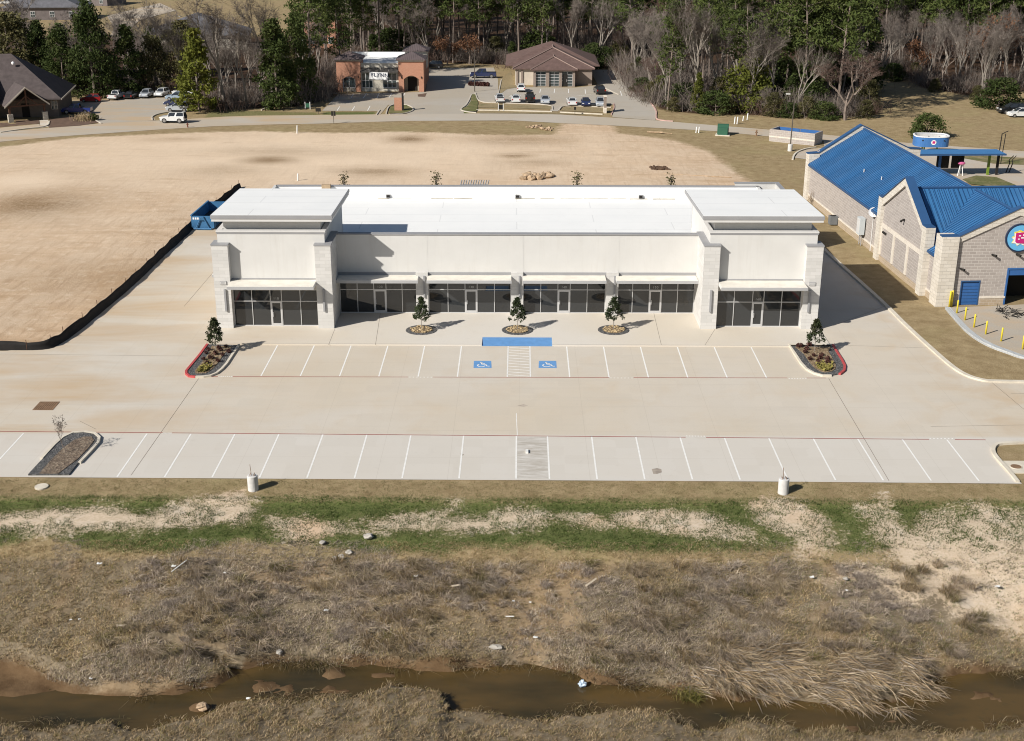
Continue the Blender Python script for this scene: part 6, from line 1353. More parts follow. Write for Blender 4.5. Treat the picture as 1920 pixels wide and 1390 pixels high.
# heaps and sticks in the bare field
M['spoil'] = mat('spoil_heap', (0.40, 0.29, 0.19), 0.95, 0.35, 1.5); M['dark_spoil'] = mat('dark_spoil', (0.09, 0.055, 0.035), 0.95, 0.3)
x, y = G(1006, 334); mb = MB(); rg = random.Random(2)
for k in range(16): mb.blob((rg.uniform(-1.8,1.8), rg.uniform(-1.2,1.2), 0.15), (rg.uniform(.3,.9), rg.uniform(.3,.7), rg.uniform(.2,.55)), k, 7, 5, 0.3)
o = mb.build('rubble_heap', M['spoil']); o.location = (x, y, 0); tag(o, 'pale heap of broken rubble behind the shop block', 'rubble heap')
x, y = G(1236, 318); mb = MB()
for k in range(14): mb.blob((rg.uniform(-1.1,1.1), rg.uniform(-.8,.8), 0.1), (rg.uniform(.2,.6), rg.uniform(.2,.5), rg.uniform(.15,.4)), k+30, 7, 5, 0.35)
o = mb.build('rubble_heap', M['dark_spoil']); o.location = (x, y, 0); tag(o, 'small dark heap of stumps in the bare field', 'rubble heap')
for k, (px, py, nm) in enumerate(((1002,238,'left'), (1012,240,'middle'), (1030,243,'right'))):
    x, y = G(px, py); mb = MB()
    for j in range(9): mb.blob((rg.uniform(-1.2,1.2), rg.uniform(-1,1), 0.05), (rg.uniform(.15,.4), rg.uniform(.15,.4), rg.uniform(.1,.3)), j+60*k, 6, 4, 0.3)
    o = mb.build('rubble_heap', M['spoil']); o.location = (x, y, 0); tag(o, 'low rubble scatter on the verge across from the hip-roof office, %s' % nm, 'rubble heap', 'rubble scatters on the verge')
bars('pipe_length', 'thin pale pipe lying on the dirt behind the right tower', 'pipe', (*G(1310, 331), 0.08), [((-4.5,1.2,0),(4.2,-1.0,0.02),0.06)], M['spoil']); bars('pipe_length', 'short pale log lying on the verge near the road bend', 'log', (*G(1228, 250), 0.15), [((-1.2,0.2,0),(1.2,-0.2,0),0.13),((0.2,0,0),(2.6,-0.9,-0.05),0.06)], M['spoil'])
t = thing('pallet_stack', 'dark slatted pallet rack showing above the rear parapet', 'pallet rack', (*XY(889, 341, 139)[:1], 139, 0)); z = GZ(889, 346, 139); zt3 = GZ(889, 338, 139)
MB().box(-1.55, 1.55, -0.05, 0.05, 0, z).build('frame', M['trim'], t)
for k in range(12): MB().tube((-1.5+0.27*k,0,z-0.1),(-1.35+0.27*k,0.1,zt3),0.07,n=5).build('slat', M['trim'], t)
# litter on the bank
LITM = mat('white_litter', (0.72, 0.72, 0.70), 0.7, 0.08); TAN = mat('weathered_board', (0.50, 0.42, 0.32), 0.85, 0.2, 3.0); ROCK = mat('pale_rock', (0.42, 0.39, 0.345), 0.9, 0.2, 2.5, bump=0.4)
def hz(x, y): return float(height(np.array([x]), np.array([y]))[0])
def onslope(px, py):
    z = -0.5
    for _ in range(25): x, y = G(px, py, z); z = z*0.5+hz(x, y)*0.5
    return x, y, z
PAPERS = [(187,1065,.22,'white scrap near the left edge at the top of the weeds'), (326,1070,.2,'white scrap beside the white stick'), (422,1082,.12,'tiny white scrap right of the white stick'), (780,1088,.2,'white scrap among the grey tufts left of centre'), (134,1170,.12,'tiny scrap low on the left bank'), (171,1281,.14,'white scrap on the mud spit at the left'), (963,1135,.12,'pale scrap left of a pair among the grey tufts'), (994,1137,.12,'pale scrap right of a pair among the grey tufts'), (466,1318,.16,'white scrap at the water edge below the left bank'), (1521,1090,.2,'white scrap high on the pale right slope'), (1868,1108,.25,'long white scrap on the pale slope at the far right'), (612,1153,.2,'white scrap among leaning grey tufts'), (150,1169,.1,'small white speck beside another low on the left bank'), (1587,1115,.12,'small white speck on the pale right slope'), (1004,1203,.2,'pale scrap above the creek near the centre')]
for k, (a, b, s_, nm) in enumerate(PAPERS):
    x, y, z = onslope(a, b); mb = MB(); rg = random.Random(k)
    gx_ = [[(-s_+s_*i*0.66+rg.uniform(-.2,.2)*s_, -s_*0.7+s_*j*0.5+rg.uniform(-.2,.2)*s_, rg.uniform(0.0, 0.6)*s_) for i in range(4)] for j in range(4)]
    vs = [p for r_ in gx_ for p in r_]; mb.add(vs+[(p[0], p[1], p[2]-0.02) for p in vs], [(j*4+i, j*4+i+1, j*4+i+5, j*4+i+4) for j in range(3) for i in range(3)]+[(16+j*4+i, 16+j*4+i+4, 16+j*4+i+5, 16+j*4+i+1) for j in range(3) for i in range(3)])
    o = mb.build('litter', LITM); o.scale = (0.6,)*3; o.location = (x, y, z+0.26); tag(o, nm, 'litter')
for a, b, l, rz, m_, nm in ((337,1071,0.75,62,LITM,'thin white stick leaning in the weeds at the left'), (228,1183,0.3,-5,TAN,'short pale board low on the left bank'), (956,1166,0.28,-8,LITM,'white plastic tube among the tufts above the creek'), (1108,1102,0.55,48,TAN,'weathered plank lying in the tufts right of centre'), (855,1108,0.3,10,TAN,'short weathered plank among the tufts left of centre'), (1428,1097,0.3,-40,TAN,'dark-tipped plank on the right slope')):
    x, y, z = onslope(a, b); o = MB().cbox((0,0,0), (l*0.85, 0.025 if m_ is LITM else 0.06, 0.02)).build('loose_board', m_); o.location = (x, y, z+0.34); o.rotation_euler = (0.2, -0.1, R(rz)); tag(o, nm, 'board')
for a, b, sx_, sy_, sz_, nm in ((690,1010,.42,.35,.25,'pale lone boulder at the foot of the green strip'), (655,1040,.30,.26,.2,'white rock at the upper end of a chalky trio'), (640,1048,.28,.26,.18,'white rock in the middle of a chalky trio'), (628,1050,.2,.16,.1,'white rock at the lower end of a chalky trio'), (605,1022,.25,.3,.15,'pale rock at the lower left of the green strip'), (930,1216,.50,.26,.18,'pale flat rock on the bank above the creek'), (524,1224,.28,.25,.2,'pale rock on the undercut bank left of centre'), (380,1328,.42,.34,.30,'brown boulder in the shallow water at the left'), (1585,1090,.22,.2,.12,'pale rock on the right slope beside dark weeds')):
    x, y, z = onslope(a, b); mb = MB().blob((0,0,0.05), (sx_*0.72, sy_*0.72, sz_*0.6), int(a), 9, 7, 0.28); o = mb.build('rock', ROCK if a != 380 else M['spoil']); o.location = (x, y, max(z, -4.15)+(0.12 if b < 1200 else 0.05)); tag(o, nm, 'rock')
x, y = G(1091, 1284, -3.95); mb = MB().blob((0,0,0.12), (0.21, 0.17, 0.22), 5, 10, 8, 0.35); o = mb.build('plastic_bag', mat('white_blue_plastic', (0.55, 0.66, 0.80), 0.35, 0.3, 6.0)); o.location = (x, y, WATER_Z+0.02); tag(o, 'crumpled white and blue plastic bag floating in the creek', 'plastic bag')
x, y = G(988, 848); o = MB().cbox((0,0,0.06), (0.09, 0.24, 0.06)).build('litter', LITM); o.location = (x, y, 0); tag(o, 'white carton lying in a near parking bay', 'litter')
# ------------------------------------------------------------------ plants
def foliage_mat(name, a, b, c=None, rough=0.75, scale=0.9, rnd=0.35):
    s = NT(name); s.b.inputs['Roughness'].default_value = rough; s.b.inputs['Specular IOR Level'].default_value = 0.15
    oi = s.n('ShaderNodeObjectInfo'); n = s.noise(s.pos(), scale, 4, 0.7); f = s.ramp(n, 0.3, 0.7)
    k = s.mix(f, a, b)
    if c: k = s.mix(s.math('MULTIPLY', s.ramp(s.noise(s.pos(), 0.35, 3), 0.52, 0.7), 0.7), k, c)
    k2 = s.mix(s.math('MULTIPLY', oi.outputs['Random'], rnd), k, tuple(x*1.6 for x in b)); s.col(k2)
    tr = s.n('ShaderNodeBsdfTranslucent'); s.l(k2, tr.inputs[0]); mx = s.n('ShaderNodeMixShader'); mx.inputs[0].default_value = 0.22
    s.l(s.b.outputs[0], mx.inputs[1]); s.l(tr.outputs[0], mx.inputs[2]); s.l(mx.outputs[0], s.out.inputs[0]); return s.m
M['pine_leaf'] = foliage_mat('pine_needles', (0.036, 0.056, 0.018), (0.088, 0.11, 0.030), (0.105, 0.11, 0.034))
M['cedar_leaf'] = foliage_mat('cedar_leaves', (0.06, 0.075, 0.014), (0.135, 0.145, 0.026), (0.16, 0.14, 0.03))
M['ever_leaf'] = foliage_mat('evergreen_leaves', (0.024, 0.042, 0.013), (0.065, 0.085, 0.024), (0.08, 0.085, 0.03))
M['olive_leaf'] = foliage_mat('olive_leaves', (0.06, 0.06, 0.025), (0.125, 0.115, 0.05), (0.14, 0.10, 0.045))
M['oak_leaf'] = foliage_mat('dry_oak_leaves', (0.12, 0.055, 0.03), (0.22, 0.115, 0.065))
M['mag_leaf'] = foliage_mat('magnolia_leaves', (0.020, 0.030, 0.014), (0.05, 0.065, 0.03), (0.085, 0.06, 0.035), 0.4, 6.0)
M['bark'] = mat('pine_bark', (0.20, 0.16, 0.135), 0.95, 0.3, 1.5); M['pale_bark'] = mat('pale_bark', (0.25, 0.22, 0.19), 0.95, 0.25, 1.5)
M['twig'] = foliage_mat('bare_twigs', (0.12, 0.098, 0.085), (0.23, 0.195, 0.17), None, 0.9, 0.6, 0.3); M['twig_red'] = foliage_mat('russet_twigs', (0.085, 0.055, 0.045), (0.15, 0.10, 0.082), None, 0.9, 0.6, 0.3)

def pine_meshes(seed, H=24.0, base=0.5, width=2.7, clumps=85, per=30, size=0.36, trunk_r=0.23):
    rg = np.random.default_rng(seed); mb = MB(); lean = rg.normal(size=2)*0.35; n = 7; prev = Vector((0, 0, -0.3)); pr_ = trunk_r*1.15
    path = []
    for k in range(1, n+1):
        t = k/n; p = Vector((lean[0]*t*t*2+rg.normal()*0.06, lean[1]*t*t*2+rg.normal()*0.06, H*t*0.98)); r = trunk_r*(1-t*0.86); mb.tube(prev, p, pr_, r, 6, False); path.append((t, p)); prev, pr_ = p, r
    C = []
    for k in range(clumps):
        t = base+(1-base)*rg.random()**0.8; q = (t-base)/(1-base); w = width*(0.35+0.9*math.sin(PI*min(1, q*0.8+0.18)))*(0.45+0.75*rg.random())*(1-0.55*q); a = rg.random()*2*PI
        c = Vector((lean[0]*t*t*2+w*math.cos(a), lean[1]*t*t*2+w*math.sin(a), H*t+rg.normal()*0.3)); C.append(c)
        if k % 2 == 0: mb.tube((lean[0]*t*t*2, lean[1]*t*t*2, H*t-0.35*w), c, 0.05, 0.015, 4, False)
    C = np.array(C); P = np.repeat(C, per, 0)+rg.normal(size=(len(C)*per, 3))*np.array([0.55, 0.55, 0.30])
    V, F = quads_at(P, size, seed+1, 0.32, (0, 0, 0.3)); return mb.mesh('trunk', M['bark']), np_mesh('crown', V, F, M['pine_leaf'])
def bushy_meshes(seed, H, W, leaf, n=2200, size=0.30, skirt=0.04, power=0.8, bark=None):
    rg = np.random.default_rng(seed); mb = MB(); mb.tube((0,0,-0.3), (0.1,0.05,H*0.9), 0.03*H*0.5+0.05, 0.03, 6, False)
    nc = 75; C = []
    for k in range(nc):
        t = skirt+(1-skirt)*rg.random()**1.15; r = W*(1-t)**power*(0.45+0.65*rg.random()**0.5)*min(1, 0.55+t*4); a = rg.random()*2*PI; C.append((r*math.cos(a), r*math.sin(a), H*t))
    C = np.array(C); P = np.repeat(C, n//nc, 0); P = P+rg.normal(size=P.shape)*np.array([0.42, 0.42, 0.30])*max(0.6, W/3.2); P[:, 2] = np.clip(P[:, 2], 0.05, H*1.03)
    for k in range(0, nc, 4): mb.tube((0, 0, max(0.1, C[k][2]-0.5)), tuple(C[k]), 0.04, 0.01, 4, False)
    V, F = quads_at(P, size, seed+1, 0.5, (0, 0, 0.2)); return mb.mesh('trunk', bark or M['bark']), np_mesh('crown', V, F, leaf)
def bare_meshes(seed, H=14.0, spread=0.55, depth=5, r0=0.20, bark='pale_bark', twig='twig', leaf=None, nleaf=0, low=0.28, fuzz=7, narrow=1.0):
    rg = random.Random(seed); mb = MB(); tips = []; tw = []
    def grow(p, d, L, r, k):
        q = p+d*L*0.5+Vector((rg.gauss(0,.03), rg.gauss(0,.03), rg.gauss(0,.02)))*L; e = q+(d+Vector((rg.gauss(0,.12), rg.gauss(0,.12), rg.gauss(0.05,.08)))).normalized()*L*0.5
        ns = 5 if k < 2 else 3
        mb.tube(p, q, r, r*0.82, ns, False); mb.tube(q, e, r*0.82, r*0.62, ns, False)
        if k >= depth: tips.append((e, d)); return
        m_ = 3 if k < 2 else rg.choice((2, 3, 3))
        for j in range(m_):
            a = rg.random()*2*PI; o = Vector((math.cos(a), math.sin(a), 0))*spread*narrow*rg.uniform(0.5, 1.15); dd = (d+o+Vector((0, 0, 0.16))).normalized(); st = p.lerp(e, rg.uniform(0.55, 1.0)) if j else e
            grow(st, dd, L*rg.uniform(0.60, 0.80), r*0.56, k+1)
        if k >= depth-2: tips.append((q, d))
    trunk_d = Vector((rg.gauss(0,.05), rg.gauss(0,.05), 1)).normalized(); grow(Vector((0,0,-0.3)), trunk_d, H*low, r0, 0)
    zmax = max(t[0].z for t in tips); sc = H/zmax
    mb.v = [(x*sc, y*sc, z*sc) for x, y, z in mb.v]
    tm = mb.mesh('trunk', M[bark]); V = []; F = []
    for e, d in tips:
        for j in range(fuzz):
            a = Vector((rg.gauss(0,1), rg.gauss(0,1), rg.gauss(0.35,.8))).normalized(); dd = (d*0.6+a).normalized(); L = rg.uniform(0.4, 1.15)*H/14; o = dd.orthogonal().normalized()*0.014*max(1.0, H/11); s_ = e*sc
            i = len(V); V += [s_-o, s_+o, s_+dd*L+o*0.4, s_+dd*L-o*0.4]; F.append((i, i+1, i+2, i+3))
            if j % 2 == 0:
                m_ = s_+dd*L*0.5; d2 = (dd+Vector((rg.gauss(0,.7), rg.gauss(0,.7), rg.gauss(0.1,.5)))).normalized(); i = len(V); V += [m_-o*.7, m_+o*.7, m_+d2*L*0.6+o*0.3, m_+d2*L*0.6-o*0.3]; F.append((i, i+1, i+2, i+3))
    V = np.array([tuple(v) for v in V]); F = np.array(F)
    if leaf:
        idx = [rg.randrange(len(tips)) for _ in range(nleaf)]; P = np.array([tuple(tips[i][0]*sc) for i in idx])+np.random.default_rng(seed).normal(size=(nleaf, 3))*0.45; V2, F2 = quads_at(P, 0.22, seed, 0.6); F = np.concatenate([F, F2+len(V)]); V = np.concatenate([V, V2])
        me = np_mesh('crown', V, F, [M[twig], M[leaf]]); mi = np.zeros(len(F), np.int32); mi[-len(F2):] = 1; me.polygons.foreach_set('material_index', mi); return tm, me
    return tm, np_mesh('crown', V, F, M[twig])
def thicket_mesh(seed, H, W, n, m_):
    rg = np.random.default_rng(seed); b = np.stack([rg.normal(size=n)*W*0.5, rg.normal(size=n)*W*0.5, np.zeros(n)], 1); d = rg.normal(size=(n, 3))*np.array([.42, .42, .2])+np.array([0, 0, 1.0]); L = H*(0.35+0.65*rg.random(n))[:, None]; e = b*1.0+d/np.linalg.norm(d, axis=1)[:, None]*L
    t2 = rg.random((n*3, 1)); k = rg.integers(0, n, n*3); s2 = b[k]+(e[k]-b[k])*(0.3+0.65*t2); e2 = s2+(rg.normal(size=(n*3, 3))*0.42+np.array([0, 0, 0.35]))*H*0.22
    A = np.concatenate([b, s2]); B = np.concatenate([e, e2]); w = np.concatenate([np.full((n, 1), 0.028), np.full((n*3, 1), 0.016)]); o = np.cross(B-A, rg.normal(size=A.shape)); o /= np.linalg.norm(o, axis=1)[:, None]+1e-9; o *= w
    V = np.stack([A-o, A+o, B+o*0.4, B-o*0.4], 1).reshape(-1, 3); return np_mesh('thicket', V, np.arange(len(V)).reshape(-1, 4), m_)
PROTO = {}
for i, sd in enumerate((3, 14, 25)): PROTO['pine%d' % i] = (24.0, pine_meshes(sd, 24.0, (0.42, 0.34, 0.50)[i], (3.0, 3.5, 2.6)[i]))
PROTO['slimpine'] = (20.0, pine_meshes(41, 20.0, 0.32, 2.1, 95, 26, 0.34, 0.20))
for i, sd in enumerate((5, 6)): PROTO['ever%d' % i] = (14.0, bushy_meshes(sd, 14.0, (4.4, 3.6)[i], M['ever_leaf'], 6000, 0.27, 0.03, 0.60))
PROTO['cedar'] = (11.0, bushy_meshes(9, 11.0, 2.9, M['cedar_leaf'], 5200, 0.24, 0.06, 0.75)); PROTO['round'] = (8.0, bushy_meshes(10, 8.0, 3.9, M['cedar_leaf'], 5200, 0.24, 0.02, 0.45)); PROTO['bush'] = (4.0, bushy_meshes(12, 4.0, 2.7, M['ever_leaf'], 3200, 0.18, 0.02, 0.42)); PROTO['olive'] = (11.0, bushy_meshes(13, 11.0, 4.6, M['olive_leaf'], 5200, 0.27, 0.04, 0.5))
for i, (sd, sp) in enumerate(((21, 0.55), (22, 0.7), (23, 0.42))): PROTO['bare%d' % i] = (14.0, bare_meshes(sd, 14.0, sp, 5, 0.20))
PROTO['russet'] = (8.0, bare_meshes(31, 8.0, 0.75, 5, 0.10, 'bark', 'twig_red', None, 0, 0.20, 9)); PROTO['oak'] = (9.0, bare_meshes(32, 9.0, 0.8, 4, 0.15, 'bark', 'twig_red', 'oak_leaf', 1300, 0.22)); PROTO['pole'] = (15.0, bare_meshes(33, 15.0, 0.34, 4, 0.13, 'pale_bark', 'twig', None, 0, 0.42, 5))
THK = [thicket_mesh(51, 3.6, 2.6, 130, M['twig']), thicket_mesh(52, 3.0, 3.0, 130, M['twig_red']), thicket_mesh(53, 4.6, 2.4, 120, M['twig'])]
KNAME = {'pine': 'pine_tree', 'slim': 'pine_tree', 'ever': 'evergreen_tree', 'ceda': 'cedar_tree', 'roun': 'young_pine', 'bush': 'evergreen_bush', 'oliv': 'olive_leaved_tree', 'bare': 'bare_tree', 'russ': 'bare_tree', 'oak': 'oak_tree', 'pole': 'bare_tree'}
TREES = []
def plant(kind, x, y, h, label, group=None, rz=None, wide=1.0):
    H0, (tm, cm) = PROTO[kind]; s_ = h/H0; nm = KNAME[kind[:4]]
    t = thing(nm, label, nm.replace('_', ' ').split()[-1] if 'tree' in nm else 'bush' if 'bush' in nm else 'tree', (x, y, -0.05), random.random()*6.28 if rz is None else rz, group); t.scale = (s_*wide, s_*wide, s_)
    link('trunk', tm, t); link('crown', cm, t); TREES.append((x, y)); return t
def plant_px(kind, px, py, top, label, group=None, wide=1.0, rz=None):
    x, y = G(px, py); plant(kind, x, y, GZ(px, top, y), label, group, rz, wide)
# trees one can pick out in the photograph
for a in (('olive', 25, 172, 28, 'broad olive-brown tree behind the dark office roof at the far left', 1.15), ('ever1', 82, 172, 42, 'dark narrow evergreen left of the pair of tall evergreens', 0.9), ('ever0', 122, 178, 48, 'broad dark evergreen at the left of the lot, lower of two', 1.0), ('ever0', 178, 182, 4, 'tallest dark evergreen rising to the top edge behind the red hatchback', 0.85), ('ever1', 245, 178, 50, 'bright-topped evergreen behind the black car', 0.95), ('olive', 292, 172, 70, 'brownish tree between two evergreens at the lot edge', 0.8),
          ('cedar', 374, 210, 58, 'yellow-green cedar standing alone at the end of the left lot', 1.0), ('bare1', 300, 168, -12, 'large bare tree spreading over the upper left', 1.0), ('bare0', 58, 150, -30, 'bare tree with dark forked trunk at the far upper left', 0.9), ('bare2', 425, 204, -25, 'tall pale bare tree right of the cedar', 1.0), ('bare1', 462, 200, 10, 'wide bare tree in the shaded thicket', 0.9), ('bare2', 345, 165, 45, 'slender bare tree beside the street lamp', 0.8),
          ('ever1', 520, 202, 40, 'dark evergreen deep in the shaded thicket', 1.0), ('ever0', 560, 192, 28, 'dark evergreen left of the tall brick house', 0.8), ('pine1', 640, 165, -30, 'dense dark pine rising behind the left brick tower', 1.0), ('pine0', 690, 119, -35, 'dense pine behind the flat white roof', 1.2), ('bare2', 515, 190, -20, 'bare tree with white limbs beside the dark evergreens', 0.9), ('bare0', 617, 190, 120, 'small bare tree beside the left brick tower', 0.8),
          ('oak', 838, 121, 70, 'russet-leaved oak left of its twin behind the drive', 1.1), ('oak', 880, 121, 66, 'russet-leaved oak right of its twin behind the drive', 1.1), ('slimpine', 1252, 206, 2, 'slim yellow-green pine with bare foot beside the drive', 1.0), ('round', 1235, 185, 142, 'small yellow-green pine left of the slim pine foot', 0.7), ('cedar', 1308, 207, 138, 'yellow-green young pine right of the slim pine', 0.8), ('round', 1402, 204, 108, 'large bright green young pine at the wood edge', 1.15), ('bare2', 1312, 205, -10, 'pale bare tree with upright limbs behind the young pines', 1.1),
          ('bare1', 1420, 190, -5, 'white-limbed bare tree leaning over the wood edge', 1.1), ('pine1', 1530, 190, -60, 'huge dark pine overhanging the wood edge', 1.5), ('pine0', 1560, 180, -50, 'huge dark pine right behind the overhanging one', 1.4), ('ever0', 1500, 196, 20, 'dark bushy evergreen left under the overhanging pines', 1.2), ('ever1', 1610, 170, 10, 'dark evergreen right under the overhanging pines', 1.2), ('russet', 1585, 226, 106, 'rounded russet bare tree at the right end of the wood', 1.25), ('bush', 1738, 258, 214, 'round dark green bush behind the ring sign', 1.15), ('bush', 1872, 203, 148, 'round evergreen beside the black car at the right edge', 1.2), ('bare0', 1440, 215, 160, 'small white-stemmed bare tree before the wood', 0.8),
          ('bush', 1110, 128, 82, 'dark green bush left of its lighter neighbour behind the hip roof', 0.8), ('bush', 1135, 127, 88, 'dark green bush behind the hip roof, right of two', 0.7)):
    plant_px(a[0], a[1], a[2], a[3], a[4], None, a[5])
for px, py, h, kind, nm in ((1790, 160, 12, 'pole', 'first pale straight trunk from the left at the clearing'), (1815, 166, 13, 'pole', 'second pale straight trunk from the left at the clearing'), (1735, 160, 11, 'pole', 'pale trunk alone at the left of the clearing'), (1837, 182, 13, 'bare2', 'tall pale bare tree left of the round evergreen'), (1800, 168, 11, 'pole', 'leaning pale sapling between two straight trunks'), (1765, 160, 9, 'russet', 'russet bare tree at the back of the clearing'), (1890, 165, 15, 'bare1', 'wide pale bare tree at the right edge'), (1858, 150, 12, 'oak', 'russet-leaved tree above the round evergreen')):
    x, y = G(px, py); plant(kind, x, y, h, nm)
# the woods behind, tree by tree
def scatter(edge, depth, spacing, kinds, label, group, hmul=(0.85, 1.15), seed=1, shift=0.0):
    e = px_poly(edge); rg = random.Random(seed); poly = e+[(x*1.06, y+depth) for x, y in e[::-1]]
    x0, x1 = min(p[0] for p in poly), max(p[0] for p in poly); y0, y1 = min(p[1] for p in poly), max(p[1] for p in poly); mine = []; tries = 0
    while tries < 2600:
        tries += 1; x, y = rg.uniform(x0, x1), rg.uniform(y0, y1)
        if not inpoly(np.array([x]), np.array([y]), poly)[0]: continue
        if any((x-a)**2+(y-b)**2 < spacing*spacing for a, b in mine) or any((x-a)**2+(y-b)**2 < 5.5 for a, b in TREES): continue
        mine.append((x, y)); k = rg.choice(kinds); plant(k, x, y, PROTO[k][0]*rg.uniform(*hmul), label[KNAME[k[:4]]], group+', '+KNAME[k[:4]].replace('_', ' ')+'s', rg.random()*6.28)
    return len(mine)
P3 = ['pine0', 'pine1', 'pine2']; BR = ['bare0', 'bare1', 'bare2']
def LB_(where): return {'pine_tree': 'tall pine in the close wood %s, one of many' % where, 'bare_tree': 'leafless grey tree in the close wood %s, one of many' % where, 'evergreen_tree': 'dark evergreen in the wood %s' % where, 'oak_tree': 'oak holding dry russet leaves in the wood %s' % where, 'olive_leaved_tree': 'dull olive tree in the wood %s' % where}
scatter([(560,196),(622,178),(634,124),(800,119),(930,120),(1100,124),(1165,128)], 46, 4.9, P3*3+['slimpine','bare0','bare2','pole'], LB_('behind the two offices'), 'wood behind the offices', seed=2)
scatter([(1172,133),(1236,200),(1300,208),(1420,212),(1560,218),(1640,205)], 55, 5.0, P3+['pine0']+BR*3+['pole','pole','russet'], LB_('beside the long drive'), 'wood beside the drive', seed=3)
scatter([(1655,148),(1700,138),(1740,160),(1850,176),(1930,160),(2050,165)], 22, 4.2, BR*2+['pole','pole','russet','oak'], LB_('round the dry clearing'), 'wood round the clearing', (0.7, 1.0), seed=4)
scatter([(1640,118),(1700,112),(1740,128),(1850,136),(1950,128),(2080,132)], 40, 5.0, P3*3+['pole'], LB_('at the back of the clearing'), 'wood behind the clearing', seed=5)
scatter([(-40,168),(60,165),(120,160),(215,160),(330,160),(400,200),(470,198),(556,190)], 26, 5.0, ['ever1','bare0','bare1','bare2','olive','bare1','bare2','bare0'], LB_('above the left office lot'), 'wood above the left lot', (0.6, 0.95), seed=6)
# undergrowth at the foot of the woods
rgt = random.Random(77)
def thickets(edge, n, label, group, jit=(1.0, 9.0), sc=(0.7, 1.25)):
    e = px_poly(edge); L = [math.dist(a, b) for a, b in zip(e[:-1], e[1:])]; T = sum(L)
    for k in range(n):
        d = T*(k+rgt.random())/n; i = 0
        while d > L[i] and i < len(L)-1: d -= L[i]; i += 1
        a, b = e[i], e[i+1]; t = min(1, d/L[i]); x = a[0]+(b[0]-a[0])*t; y = a[1]+(b[1]-a[1])*t+rgt.uniform(*jit)
        o = link('thicket_shrub', THK[rgt.randrange(3)], None, (x, y, -0.05), rgt.random()*6.28); s_ = rgt.uniform(*sc); o.scale = (s_*1.1, s_*1.1, s_); tag(o, label, 'shrub', group)
thickets([(380,208),(470,205),(560,198),(622,181)], 26, 'bare tangled shrub in the shade left of the brick office, one of many', 'shaded undergrowth left of the brick office', (0.5, 14)); thickets([(800,120),(930,122),(960,130)], 14, 'bare tangled shrub behind the drive of the brick office', 'undergrowth behind the brick office drive'); thickets([(1050,126),(1165,131)], 12, 'bare tangled shrub behind the hip roof', 'undergrowth behind the hip roof')
thickets([(1175,135),(1236,204),(1300,210),(1420,214),(1560,221),(1650,214)], 40, 'bare tangled shrub along the wood beside the drive, one of many', 'undergrowth along the drive wood', (-0.5, 12)); thickets([(1650,152),(1700,143),(1740,163),(1850,182),(1960,168)], 34, 'bare tangled shrub round the dry clearing, one of many', 'undergrowth round the clearing', (0, 12)); thickets([(20,178),(110,174),(215,170),(340,174)], 20, 'bare tangled shrub under the evergreens at the left lot', 'undergrowth at the left lot', (0, 8), (0.5, 0.9))
def inner_brush(edge, depth, n, label, group, seed):
    e = px_poly(edge); rg = random.Random(seed); poly = e+[(x*1.06, y+depth) for x, y in e[::-1]]; x0, x1 = min(p[0] for p in poly), max(p[0] for p in poly); y0, y1 = min(p[1] for p in poly), max(p[1] for p in poly); k = 0
    while k < n:
        x, y = rg.uniform(x0, x1), rg.uniform(y0, y1)
        if not inpoly(np.array([x]), np.array([y]), poly)[0]: continue
        o = link('thicket_shrub', THK[rg.randrange(3)], None, (x, y, -0.05), rg.random()*6.28); s_ = rg.uniform(0.9, 1.6); o.scale = (s_*1.2, s_*1.2, s_); tag(o, label, 'shrub', group); k += 1
inner_brush([(560,192),(622,174),(640,118),(800,114),(930,114),(1100,119),(1165,124)], 44, 70, 'bare shrub in the deep shade of the wood behind the offices', 'deep shade shrubs behind the offices', 31)
inner_brush([(1180,133),(1240,196),(1300,203),(1420,208),(1560,214),(1640,200)], 45, 40, 'bare shrub in the deep shade of the wood beside the drive', 'deep shade shrubs beside the drive', 32)
for i, (px, py, h) in enumerate(((700,112,5.5),(735,110,6.5),(930,112,5),(960,118,4.5),(1010,112,6),(1160,120,5),(1196,150,4.5),(1280,200,4),(1350,200,5),(1480,205,5.5),(1520,206,4.5),(1625,205,5))):
    x, y = G(px, py); plant(('ever1', 'bush', 'olive')[i % 3], x, y, h, 'low dark evergreen inside the wood between trunks', 'low evergreens inside the woods', None, 1.2)
for i, (px, py, h, k) in enumerate(((1186,150,3.2,'olive'),(1205,172,2.6,'bush'),(1222,190,3.4,'olive'),(1262,209,2.4,'olive'),(1342,212,3.6,'bush'),(1365,213,2.6,'olive'),(1450,217,3.8,'olive'),(1478,219,2.4,'bush'),(1512,220,3.4,'olive'),(1545,223,2.8,'bush'),(1622,222,3.0,'olive'),(1672,150,3.2,'bush'),(1715,146,3.0,'olive'),(1752,172,2.4,'olive'),(1832,188,2.6,'olive'))):
    x, y = G(px, py); plant(k, x, y, h, ('low olive-brown bush' if k == 'olive' else 'low dark green bush')+' along the edge of the wood at the right, one of several', 'low %s bushes along the wood edge' % k, None, 1.3)
